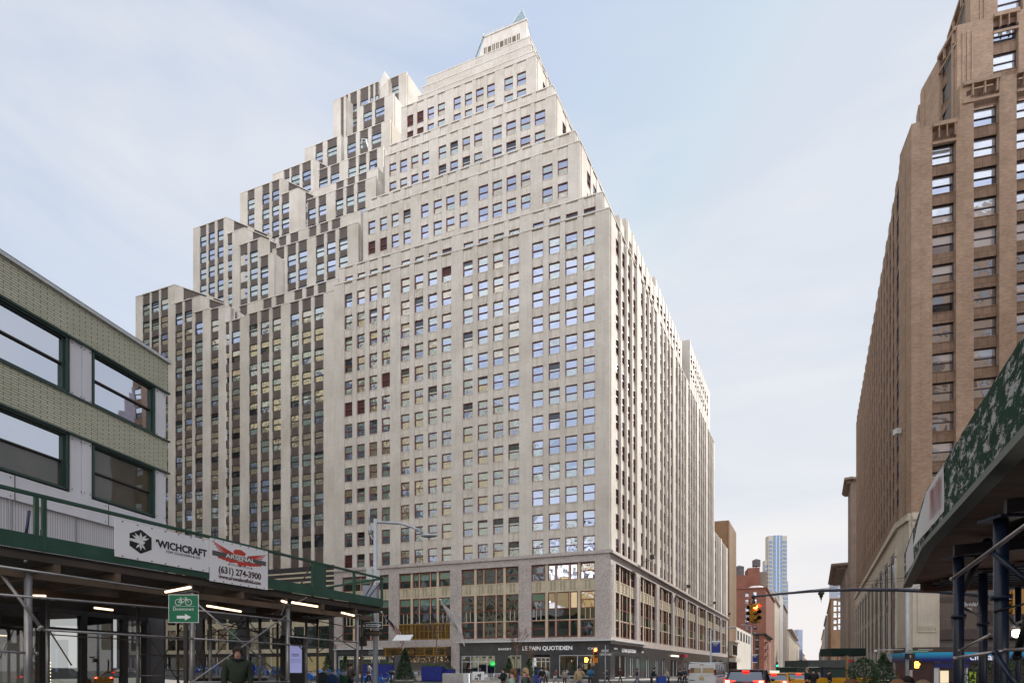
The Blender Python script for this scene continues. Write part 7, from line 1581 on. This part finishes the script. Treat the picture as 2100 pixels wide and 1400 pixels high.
    if rooflight: b = MB(); b.box(F, -.28, .28, (a0 + a1) / 2 - .1, (a0 + a1) / 2 + .1, H, H + .16, 0); b.build('roof_sign', emitm('taxi_sign', (.8, .8, .7), .3) if 'taxi_sign' not in MATS else MATS['taxi_sign'], t, local=True)
    if kind == 'van':
        b = MB()
        for y in (.4, 2.0, 3.6): b.box(F, -W * .88, W * .88, y, y + .06, H + .05, H + .10, 0)
        for sg in (-1, 1): b.box(F, sg * W * .86 - .03, sg * W * .86 + .03, .1, 4.1, H + .1, H + .15, 0)
        b.build('roof_rack', steel_w, t, local=True)
        b = MB(); b.box(F, W * .995, W * 1.004, .5, 4.4, bt_ - .16, bt_ - .09, 0); b.build('blue_stripe', bbl, t, local=True)
        b = MB(); b.box(F, -W * .88, -W * .5, -.02, .0, .82, .88, 0); b.build('badge', blk, t, local=True)
    return t
hdg = math.atan2(D1.y, D1.x) - math.pi / 2
def cp_(px, D): p = GP(px, D); return p
white = carpaint('white', (.68, .67, .68)); blackp = carpaint('black', (.012, .013, .02)); yellow = carpaint('yellow', (.62, .30, .015)); silverp = carpaint('silver', (.38, .39, .42)); darkred = carpaint('dark_red', (.07, .012, .015)); greyp = carpaint('grey', (.09, .09, .10))
car('white passenger van with roof rack and blue stripe, leftmost in the traffic', 'van', white, 'van', cp_(1439, 37), hdg, 'off', 'van')
car('black hatchback suv with glowing red tail lights, nearest in the traffic', 'suv', blackp, 'suv', cp_(1526, 24.5), hdg)
car('yellow taxi just right of the black suv', 'taxi', yellow, 'sedan', cp_(1584, 31), hdg, 'on', 'taxi', None, True)
car('yellow taxi tucked behind the pedestrians, right lane', 'taxi', yellow, 'sedan', cp_(1637, 37), hdg, 'on', 'taxi', None, False)
car('dark red sedan with brake lights between taxi and silver suv', 'car', darkred, 'sedan', cp_(1606, 42), hdg); car('silver suv with red tail lights behind the dark red sedan', 'suv', silverp, 'suv', cp_(1624, 50), hdg)
car('grey sedan with brake lights farther down the left lane', 'car', greyp, 'sedan', cp_(1579, 56), hdg); car('black sedan small in the middle of the queue', 'car', blackp, 'sedan', cp_(1603, 66), hdg); car('white sedan small at the back of the queue', 'car', white, 'sedan', cp_(1571, 74), hdg, 'off')
car('white suv between the two yellow taxis, farther back', 'suv', white, 'suv', cp_(1589, 92), hdg, 'on'); car('dark blue sedan closing the left lane of the queue', 'car', carpaint('dark_blue', (.015, .03, .09)), 'sedan', cp_(1578, 105), hdg, 'on'); car('small red sedan right of the box truck', 'car', darkred, 'sedan', cp_(1646, 80), hdg, 'on'); car('distant black suv at the tail of the queue', 'suv', blackp, 'suv', cp_(1621, 84), hdg)
p = GP(1637, 96); t = thing('box_truck', 'pale beige box truck at the far end of the queue', 'truck', p, hdg); F = World0((0, 0)); b = MB(); b.box(F, -1.2, 1.2, 0, 5.2, .9, 3.2, 0); o = b.build('cargo_box', mat('truck_beige', (.48, .44, .38), (.42, .38, .33), 1, .6), t, local=True); bev(o.data, .04, 2); b = MB(); b.box(F, -1.1, 1.1, 5.3, 7.0, .6, 2.5, 0); o = b.build('cab', white, t, local=True); bev(o.data, .12, 3); b = MB(); b.box(F, -1.1, 1.1, -.05, 5.0, .55, .8, 0); b.build('chassis', blk, t, local=True)
for y in (1.2, 6):
    for sg in (-1, 1): b = MB(); b.lathe((sg * .95, y, .45), [(.25, -.14), (.45, -.13), (.45, .13), (.25, .14)], 16, 0, (1, 0, 0)); b.build('wheel', tyre, t, local=True)
for sg in (-1, 1): b = MB(); b.box(F, sg * 1.0 - .1, sg * 1.0 + .1, -.08, 0, .65, .8, 0); b.build('tail_light', tailoff, t, local=True)
# ================================================================ hire bikes
bluep = mat('bike_blue', (.01, .13, .50), (.01, .10, .42), 3, .35); dockm = mat('dock_grey', (.16, .17, .19), None, 3, .5)
def bike0(label):
    t = thing('hire_bicycle', label, 'bicycle', (0, 0, 0)); lo = dict(local=True)
    for y, nm in ((0, 'wheel'), (1.08, 'wheel')):
        b = MB(); k = 22
        for i in range(k): a0, a1 = 2 * math.pi * i / k, 2 * math.pi * (i + 1) / k; b.tube((0, y + .32 * math.cos(a0), .34 + .32 * math.sin(a0)), (0, y + .32 * math.cos(a1), .34 + .32 * math.sin(a1)), .022, 6, 0, cap=False)
        w_ = b.build(nm, tyre, t, **lo); b = MB(); 
        for i in range(10): a0 = .628 * i; b.tube((0, y, .34), (0, y + .31 * math.cos(a0), .34 + .31 * math.sin(a0)), .004, 3, 0, cap=False)
        b.build('spokes', chrome, w_, **lo)
    b = MB(); b.path([(0, 0, .34), (0, .45, .30), (0, .30, .80)], .03, 8); b.path([(0, .45, .30), (0, .80, .55), (0, .93, .80)], .05, 8); b.path([(0, 1.08, .34), (0, .95, .75), (0, .90, .95)], .03, 8); b.build('frame', bluep, t, **lo)
    b = MB()
    for i in range(9): a0, a1 = .35 + .22 * i, .35 + .22 * (i + 1); b.face([(s_ * .05, -.0 - .37 * math.cos(a_), .34 + .37 * math.sin(a_)) for s_, a_ in ((-1, a0), (1, a0), (1, a1), (-1, a1))], None, 0)
    for sg in (-1, 1): b.face([(sg * .07, -.40, .36), (sg * .07, .30, .26), (sg * .07, .30, .62), (sg * .07, -.05, .80)][::sg], None, 0)
    b.face([(-.05, 1.0, .72), (.05, 1.0, .72), (.05, 1.3, .63), (-.05, 1.3, .63)], None, 0); b.build('mudguard', bluep, t, **lo)
    b = MB(); b.ball((0, .22, .88), .12, (.75, 1.1, .35)); b.build('saddle', blk, t, **lo); b = MB(); b.path([(-.3, .78, 1.04), (-.12, .9, 1.0), (.12, .9, 1.0), (.3, .78, 1.04)], .018, 6); b.build('handlebar', blk, t, **lo)
    b = MB(); F = World0((0, 0)); b.box(F, -.13, .13, .98, 1.14, .84, 1.0, 0); b.build('basket', bluep, t, **lo); b = MB(); b.box(F, -.08, .08, 1.42, 1.62, 0, .75, 0); b.box(F, -.12, .12, 1.40, 1.46, .55, .80, 0); b.build('dock', dockm, t, **lo)
    return t
bk0 = bike0('blue hire bicycle in the dock row, in line with the black bike route pole')
spots = [(402, 44, 'leftmost blue hire bicycle seen under the left shed'), (421, 44.5, 'blue hire bicycle second from left under the left shed'), (437, 45, 'blue hire bicycle half hidden by the brown thin posts'), (452, 46, 'blue hire bicycle left of the man in green'), (511, 47, 'blue hire bicycle right behind the man in green'), (528, 47.5, 'blue hire bicycle above the pale low wall, middle of its row'), (545, 48, 'blue hire bicycle above the right half of the pale low wall'), (563, 48.5, 'blue hire bicycle at the right end of the pale low wall'), (571, 49.5, 'blue hire bicycle touching the kiosk edge'),
         (634, 38, 'blue hire bicycle between the kiosk and the mailboxes, in front'), (661, 44, 'blue hire bicycle behind the dark storage box'), (679, 45, 'blue hire bicycle behind the blue mailbox'), (701, 45.5, 'blue hire bicycle behind the hooded person'), (745, 37, 'blue hire bicycle between the shed post and the silver lamp pole'), (776, 36, 'blue hire bicycle just right of the silver lamp pole')]
for k, (px, D, lb_) in enumerate(spots):
    rz = -2.1 + .15 * math.sin(k * 2.3); p = GP(px, D)
    if k == 0: bk0.location = p; bk0.rotation_euler = (0, 0, rz); bk0['label'] = lb_; bk0['group'] = 'docked blue hire bicycles'
    else: dup(bk0, p, rz, lb_, 'docked blue hire bicycles')
p = GP(803, 35); t = thing('dock_terminal', 'dark dock post with a round head beside the cone shrub planter', 'bike dock', p); b = MB(); b.tube(p, p + Vector((0, 0, .95)), .12, 10, 0, .1); b.build('post', blk, t); b = MB(); b.ball(p + Vector((0, 0, 1.1)), .22, (1.1, .8, .7)); b.build('head', blk, t)
# ================================================================ planters, trees, boxes and small street things
leafd = mat('evergreen_leaf', (.020, .045, .018), (.045, .085, .03), 5, .6); leafl = mat('box_hedge_leaf', (.05, .09, .03), (.09, .13, .05), 5, .7); bark = mat('grey_brown_bark', (.16, .12, .09), (.11, .08, .06), 6, .9, bump=.4); twigred = mat('reddish_twig', (.17, .075, .045), (.12, .06, .04), 6, .85); potm = mat('weathered_stone_pot', (.42, .40, .36), (.33, .31, .28), 3, .8); planterb = mat('cobalt_planter', (.008, .02, .22), (.006, .015, .17), 2, .45)
def leaves(b, c, rx, rz, n, s, shape='cone', m=0):
    for i in range(n):
        v = random.random(); a = random.uniform(0, 6.283)
        rr = (1 - v) ** .8 if shape == 'cone' else math.sqrt(max(0, 1 - (2 * v - 1) ** 2)); rr *= rx * (.62 + .45 * random.random()) * (1 + .12 * math.sin(a * 3 + v * 9)); p = Vector((rr * math.cos(a), rr * math.sin(a), v * rz)) + c
        d = Vector((random.gauss(0, 1), random.gauss(0, 1), random.gauss(0, .7))).normalized(); e = d.cross(Vector((random.gauss(0, 1), random.gauss(0, 1), random.gauss(0, 1)))).normalized(); l = s * random.uniform(.7, 1.4)
        b.face([p, p + d * l * .5 + e * l * .28, p + d * l, p + d * l * .5 - e * l * .28], None, m)
def evergreen(label, px, D, w, h, potr=.0, poth=.0, potmat=None, n=1500, s=.10, cat='potted shrub', group=None, shape='cone', base=0.0):
    p = GP(px, D, base); t = thing('evergreen_shrub', label, cat, p, 0, group)
    if potr: b = MB(); b.lathe(p, [(potr * .72, 0), (potr * .95, poth * .85), (potr * 1.08, poth * .88), (potr * 1.08, poth), (potr * .9, poth), (potr * .85, poth * .8), (0, poth * .8)], 20); b.build('pot', potmat or potm, t)
    b = MB(); b.tube(p + Vector((0, 0, poth * .7)), p + Vector((0, 0, poth + h * .85)), .05, 6, 0, .015)
    for k in range(14): a = k * 2.4; z = poth + h * (.1 + .055 * k); r = w * .4 * (1 - .06 * k); b.tube(p + Vector((0, 0, z)), p + Vector((r * math.cos(a), r * math.sin(a), z + .1)), .014, 4, 0, .004)
    b.build('trunk', bark, t)
    b = MB(); leaves(b, p + Vector((0, 0, poth * .95)), w / 2, h, n, s, shape); b.build('crown', leafd, t); return t
random.seed(31)
evergreen('big cone shaped evergreen in a stone pot at the street edge, left of centre', 830, 28, 1.15, 1.75, .52, .85, n=3800, s=.085)
evergreen('cone evergreen in front of the bakery sign letters, left one', 1044, 56, 1.5, 2.3, .5, .5, n=1400, s=.16, group='cone shrubs before the bakery'); evergreen('fuller cone evergreen right of the bakery trunk', 1085, 55, 1.5, 2.4, .5, .4, n=1400, s=.16, group='cone shrubs before the bakery')
evergreen('small cone evergreen left of the shoe shop window', 672, 58, 1.3, 2.0, .4, .6, n=900, s=.17); evergreen('small cone evergreen in front of the lit shop window', 708, 57, 1.2, 1.9, .4, .6, n=900, s=.17)
evergreen('dark bushy evergreen at the right kerb, left of a taller one', 1772, 27, 1.4, 1.9, .45, .45, n=2300, s=.11, shape='ball', cat='shrub'); evergreen('taller dark evergreen beside the stone corner pilasters', 1812, 30, 1.7, 2.25, .5, .5, n=2600, s=.12, shape='cone', cat='shrub')
evergreen('dark shrub mostly hidden behind the navy posts', 2030, 16, 1.3, 1.7, .3, .3, n=1500, s=.09, shape='ball', cat='shrub'); evergreen('second dark shrub behind the navy posts at the frame edge', 2085, 15, 1.2, 1.8, .3, .3, n=1500, s=.09, shape='ball', cat='shrub')
def baretree(label, px, D, h, spread, m, twig=None, seed=1, lo=.45, thick=.07, base=0.0):
    random.seed(seed); p = GP(px, D, base); t = thing('bare_tree', label, 'tree', p); b = MB(); c = MB()
    top = p + Vector((0, 0, h * lo)); b.tube(p, top, thick, 8, 0, thick * .7); b.build('trunk', m, t)
    def br(a, d, l, r, dep):
        e = a + d * l; mid = a.lerp(e, .5) + Vector((random.uniform(-1, 1), random.uniform(-1, 1), .5)) * l * .05; c.path([a, mid, e], [r, r * .8, r * .6], 5)
        if dep <= 0: return
        for k in range(3 if dep > 1 else 4):
            n_ = (d + Vector((random.uniform(-1, 1), random.uniform(-1, 1), random.uniform(-.25, .8))) * spread).normalized(); br(a.lerp(e, random.uniform(.45, 1)), n_, l * random.uniform(.6, .8), r * .55, dep - 1)
    for k in range(6): a_ = k * 1.05 + .3; br(top - Vector((0, 0, .12 * k)), Vector((math.cos(a_) * spread, math.sin(a_) * spread, 1)).normalized(), h * (1 - lo) * .5, thick * .45, 3)
    c.build('branch', twig or m, t); return t
baretree('bare grey street tree rising from the long cobalt planter', 895, 57, 7.0, .75, bark, seed=3, lo=.62, base=.9); baretree('taller bare tree with red twigs before the bakery', 1060, 55.5, 6.2, .55, bark, twigred, 5, .55, base=.5); baretree('shorter bare tree with red twigs, right of the taller one', 1088, 57, 4.4, .65, bark, twigred, 8, .5, base=.5)
def blue_planter(label, px0, px1, D, h, dep=1.4, hedge=True):
    a = GP(px0, D); w = (px1 - px0) / 1000 * D; t = thing('blue_planter', label, 'planter', a); F = Frame(a, (1, -.12)); b = MB(); b.box(F, 0, w, 0, dep, a.z, a.z + h, 0); o = b.build('box', planterb, t); bev2(o, .03)
    if hedge: b = MB(); [leaves(b, F.P(random.uniform(.1, w - .1), random.uniform(.1, dep - .1), a.z + h - .05), .16, .28, 26, .11, 'ball') for _ in range(int(w * 16))]; b.build('hedge', leafl, t)
    return t
def bev2(o, w):
    bm = bmesh.new(); bm.from_mesh(o.data); bmesh.ops.remove_doubles(bm, verts=bm.verts, dist=.001); bmesh.ops.bevel(bm, geom=bm.edges[:], offset=w, segments=2, affect='EDGES'); bm.to_mesh(o.data); bm.free()
blue_planter('long cobalt blue planter with clipped green top, before the bronze grille', 864, 906, 52, 1.55); blue_planter('shorter cobalt planter butted against the long one', 905, 928, 53.2, 1.3, 1.6)
blue_planter('cobalt planter behind the silver lamp pole, before the shoe shop', 744, 806, 56, 1.5); blue_planter('small cobalt planter under the taller red twigged tree', 1051, 1064, 54.5, .9, 1, False); blue_planter('small cobalt planter under the fuller cone evergreen', 1093, 1106, 54, .9, 1, False); blue_planter('cobalt tub behind the man in green', 496, 508, 40, 1.2, 1)
concb = mat('concrete_block', (.46, .44, .42), (.38, .36, .34), 2, .85, speck=.2, bscale=12)
def block(name, label, px0, px1, D, h, dep, m, cat, ang=(1, -.08), top=None):
    a = GP(px0, D); w = (px1 - px0) / 1000 * D; t = thing(name, label, cat, a); F = Frame(a, ang); b = MB(); b.box(F, 0, w, 0, dep, a.z, a.z + h, 0); o = b.build('body', m, t); bev2(o, .02)
    if top: b = MB(); b.box(F, -.05, w + .05, -.05, dep + .05, a.z + h, a.z + h + .08, 0); b.build('capping', top, t)
    return t, F, w, a.z
block('concrete_barrier', 'long pale concrete block beside the cobalt planter', 907, 951, 47, .95, .8, concb, 'barrier'); block('concrete_barrier', 'short white end block to the right of the long concrete one', 951, 961, 46, 1.05, .8, steel_w, 'barrier')
wallm = mat('dark_bench_wall', (.05, .045, .045), (.035, .03, .03), 2, .7)
block('low_wall', 'low dark wall with a pale ledge crossing behind the man in green', 398, 533, 21, .82, .7, wallm, 'wall', (1, -.02), concb); block('utility_plinth', 'pale stone plinth at the right end of the low dark wall', 536, 562, 19.5, .78, .8, concb, 'plinth', (1, -.02), steel_w)
# kiosk
a = GP(574, 19.5); t = thing('info_kiosk', 'tall dark information kiosk with a lavender lit screen, beneath the left shed', 'kiosk', a); F = Frame(a, (1, .05)); b = MB(); b.box(F, 0, .92, 0, .28, a.z + .78, a.z + 2.72, 0); o = b.build('cabinet', blk, t); bev2(o, .02); b = MB(); b.box(F, .33, .93, -.01, .29, a.z, a.z + .78, 0); b.box(F, 0, .33, 0, .28, a.z, a.z + .78, 1); b.build('plinth', [mat('kiosk_grey', (.22, .22, .23), None, 1, .4), blk], t)
b = MB(); b.box(F, .37, .86, -.012, 0, a.z + 1.22, a.z + 2.32, 0); sc = b.build('screen', emitm('kiosk_screen', (.25, .26, .48), .42), t); b = MB(); scm = mat('screen_print', (.12, .12, .30), None, 1, .5)
for z in (1.95, 1.88): b.box(F, .47, .76, -.014, -.012, a.z + z, a.z + z + .03, 0)
for z in (1.76, 1.7, 1.64): b.box(F, .42, .82, -.014, -.012, a.z + z, a.z + z + .012, 0)
b.build('screen_text', scm, t)
# mail boxes
def mailbox(label, px, D, m, w=.5, h=1.28, label_plate=False, cat='mailbox', name='mailbox'):
    p = GP(px, D); t = thing(name, label, cat, p); F = Frame(p, (1, .02)); b = MB(); pr = [(-w / 2, .12), (w / 2, .12), (w / 2, h * .72)] + [(w / 2 * math.cos(a_ * .314), h * .72 + w / 2 * math.sin(a_ * .314)) for a_ in range(1, 10)] + [(-w / 2, h * .72)]
    P = F.P; b.face([P(u, 0, p.z + z) for u, z in pr]); b.face([P(u, .5, p.z + z) for u, z in pr[::-1]])
    for i in range(len(pr)): j = (i + 1) % len(pr); b.face([P(pr[i][0], 0, p.z + pr[i][1]), P(pr[i][0], .5, p.z + pr[i][1]), P(pr[j][0], .5, p.z + pr[j][1]), P(pr[j][0], 0, p.z + pr[j][1])])
    b.build('body', m, t); b = MB()
    for sx_ in (-.4, .4):
        for n_ in (.05, .45): b.tube(P(sx_ * w, n_, p.z), P(sx_ * w, n_, p.z + .14), .025, 5)
    b.build('leg', m, t); b = MB(); b.box(F, -w * .4, w * .4, -.03, 0, p.z + h * .66, p.z + h * .72, 0); b.build('handle', m, t)
    if label_plate: b = MB(); b.box(F, -w * .12, w * .36, -.006, 0, p.z + h * .24, p.z + h * .5, 0); q = b.build('decal', signw, t); b = MB(); b.flat(F, [(-w * .05, p.z + h * .32), (w * .25, p.z + h * .32), (w * .31, p.z + h * .42), (0, p.z + h * .42)], -.008, 0); b.build('decal_mark', mat('decal_navy', (.01, .03, .15), None, 1, .5), q)
mailbox('very dark storage box with a round top, left of the blue mailbox', 661, 23.5, mat('olive_black_box', (.012, .018, .02), None, 1, .45), .58); mailbox('blue rounded mailbox with a white emblem plate', 680, 22.5, mat('mailbox_blue', (.01, .045, .13), None, 1, .35), .48, 1.3, True); mailbox('dark green low cabinet right of the blue mailbox', 700, 23.5, mat('cabinet_green', (.01, .06, .02), None, 1, .4), .5, 1.2, False, 'cabinet', 'green_cabinet')
# tilted panel sign
p = GP(827, 30); t = thing('tilted_panel', 'white tilted flat panel on a pole above the cone evergreen', 'solar panel', p); b = MB(); b.tube(p, PX(827, 1313, 30), .04, 8); b.build('pole', MATS['sign_back_grey'], t); b = MB(); q = [PX(804.5, 1312, 29.6), PX(841, 1311.5, 29.6), PX(847.5, 1300.5, 30.3), PX(813, 1301, 30.3)]; b.face(q); b.face([v + Vector((0, 0, -.04)) for v in q[::-1]])
for i in range(4): j = (i + 1) % 4; b.face([q[j], q[i], q[i] + Vector((0, 0, -.04)), q[j] + Vector((0, 0, -.04))])
b.build('panel', signw, t)
a = GP(809, 31); t = thing('notice_board', 'slim dark notice board behind the cone evergreen', 'board', a); F = Frame(a, (1, 0)); b = MB(); b.box(F, 0, .72, 0, .1, a.z + .3, a.z + 2.3, 0); b.build('panel', MATS['screen_print'] if False else MATS['grey_steel_column'], t); b = MB(); b.box(F, 0, .08, .02, .08, a.z, a.z + .3, 0); b.box(F, .64, .72, .02, .08, a.z, a.z + .3, 0); b.build('leg', blk, t)
# cafe barricades, folding tables and chairs
def barricade(label, px0, px1, D, board=False):
    a = GP(px0, D); w = (px1 - px0) / 1000 * D; t = thing('barricade', label, 'barrier', a, 0, 'steel barricades along the plaza'); F = Frame(a, (1, -.15)); z = a.z; b = MB()
    b.path([F.P(0, 0, z), F.P(0, 0, z + 1.05), F.P(w, 0, z + 1.05), F.P(w, 0, z)], .025, 6); b.tube(F.P(0, 0, z + .3), F.P(w, 0, z + .3), .02, 6)
    for k in range(1, int(w / .16)): b.tube(F.P(k * .16, 0, z + .3), F.P(k * .16, 0, z + 1.05), .011, 4)
    for u in (.1, w - .1): b.tube(F.P(u, -.3, z + .02), F.P(u, .3, z + .02), .02, 5)
    b.build('frame', paintgrey, t)
    if board:
        b = MB(); b.box(F, .1, w - .1, -.06, -.035, z + .35, z + 1.2, 0); q = b.build('picture_board', signw, t); b = MB(); random.seed(4)
        for k in range(14): u = random.uniform(.3, w - .4); zz_ = random.uniform(z + .45, z + 1.0); b.ball(F.P(u, -.062, zz_), random.uniform(.06, .16), (1.3, .04, .8), 7, 5)
        b.build('picture_print', MATS['grey_ink'], q)
barricade('steel barricade carrying a black and white picture board', 967, 996, 49, True); barricade('bare steel barricade right of the picture board', 998, 1028, 48.5); barricade('bare steel barricade left of the long cobalt planter', 844, 862, 50); barricade('farther bare steel barricade, by the bakery glass', 1012, 1042, 53)
for k, (px, D) in enumerate(((852, 54), (999, 51), (1170, 52), (1140, 53))):
    p = GP(px, D); t = thing('folding_chair', ['folding chair near the bronze doors', 'folding chair near the glass bakery door', 'folding chair under the right bakery window', 'folding chair left of the beige coat'][k], 'chair', p, k * .8, 'folding chairs on the plaza'); b = MB(); F = World0((0, 0)); b.box(F, -.2, .2, -.2, .2, .44, .47, 0); b.build('seat', paintgrey, t, local=True); b = MB(); b.box(F, -.2, .2, .18, .2, .65, .88, 0); b.build('backrest', paintgrey, t, local=True)
    for sg in (-1, 1): b = MB(); b.tube((sg * .2, -.22, 0), (sg * .2, .2, .9), .014, 5); b.tube((sg * .19, .22, 0), (sg * .19, -.18, .45), .014, 5); b.build('leg', paintgrey, t, local=True)
# green sheds and site boards on the right
shg = mat('site_green_board', (.012, .035, .028), (.018, .045, .036), 2, .6, brick=(.3, 9, .02, .6, .2)); shg2 = mat('site_corrugated_grey', (.07, .085, .08), (.05, .06, .058), 2, .6, brick=(.12, 9, .02, .5, .1))
a = GP(1655, 44); t = thing('site_cabin', 'low dark green boarded cabin with a ribbed grey roof edge, right of the road', 'shed', a); F = Frame(a, (1, .0)); b = MB(); b.box(F, -.9, 4.0, .02, 3.5, a.z, a.z + 1.98, 0); b.build('wall', shg, t); b = MB(); b.box(F, 0, 4.1, -.2, 3.6, a.z + 2.0, a.z + 2.62, 0); b.build('roof_edge', shg2, t); b = MB(); b.box(F, 1.42, 1.55, -.06, .02, a.z, a.z + 2.0, 0); b.build('blue_post', bl, t)
a = GP(1705, 74); t = thing('sidewalk_shed', 'small dark green sidewalk shed before the stone arcade, right side', 'scaffold', a); F = Frame(a, (1, -.05)); w = 68 * .074; z = CH; b = MB(); zz0 = PX(0, 1343, 74).z; zz1 = PX(0, 1328.5, 74).z; b.box(F, 0, w, -.05, .05, zz0, zz1, 0); b.box(F, 0, .06, 0, 3, zz0, zz1, 0); b.build('parapet', shg, t); b = MB(); b.box(F, 0, w, .05, 3, zz0 - .1, zz0, 0); b.build('deck', blk, t)
for u in (.15, w * .5, w - .15):
    for n_ in (.1, 2.7): b = MB(); b.tube(F.P(u, n_, a.z - .3), F.P(u, n_, zz0), .05, 6); b.build('post', silver, t)
for u0_, u1_ in ((.15, w * .5), (w * .5, w - .15)): b = MB(); b.tube(F.P(u0_, .05, a.z + .6), F.P(u1_, .05, zz0 - .2), .03, 5); b.tube(F.P(u1_, .05, a.z + .6), F.P(u0_, .05, zz0 - .2), .03, 5); b.build('brace', silver, t)
p = GP(1737, 34); t = thing('timber_post', 'bare timber post standing in front of the small green shed', 'post', p); b = MB(); b.box(World0((p.x, p.y)), -.06, .06, -.06, .06, p.z, PX(0, 1343, 34).z, 0); b.build('shaft', mat('raw_timber', (.34, .2, .08), (.26, .15, .06), 4, .8), t)
b = MB(); b.box(World0((p.x, p.y)), .1, .45, .1, .13, PX(0, 1357, 34).z, PX(0, 1351, 34).z, 0); b.build('red_placard', mat('placard_red', (.4, .02, .02), None, 1, .5), t)
a = GP(1664, 36); t = thing('yellow_barrier', 'long low yellow barrier along the bottom edge, right of the road', 'barrier', a); F = Frame(a, (1, -.03)); b = MB(); b.box(F, 0, 4.9, 0, .45, a.z + .08, a.z + 1.12, 0); o = b.build('body', yellow, t); bev2(o, .06); b = MB()
for u in (.3, 2.3, 4.3): b.box(F, u, u + .5, -.02, .47, a.z, a.z + .14, 0)
b.build('foot', yellow, t)
# small lit details down the street
for k, (px, y, D) in enumerate(((1594, 1364, 120), (1466, 1362, 95), (1478, 1363, 95))):
    t = thing('traffic_light', ['tiny green light far down the street', 'tiny green light before the far shops, left one', 'tiny green light before the far shops, right one'][k], 'traffic light', PX(px, y, D)); c = t.location; b = MB(); b.box(World0((c.x, c.y)), -.2, .2, 0, .2, c.z - .3, c.z + .9, 0); b.tube((c.x, c.y + .1, gz(c.x)), (c.x, c.y + .1, c.z), .06, 5); b.build('housing', blk, t); b = MB(); b.lathe(c + Vector((0, -.02, 0)), [(.17, 0), (.12, .03), (0, .04)], 10, 0, (0, -1, 0)); b.build('lens', grn, t)
t = thing('window_unit', 'small white object sticking out of an upper window of the stepped tower', 'ventilator', PX(748, 294, 104.3)); c = t.location; b = MB(); F = World0((c.x, c.y)); b.box(F, -.5, .5, -.6, .6, c.z - .35, c.z + .35, 0); b.build('case', steel_w, t); b = MB(); b.box(F, -.35, .35, -.62, -.6, c.z - .25, c.z + .2, 0); b.build('grille', blk, t)
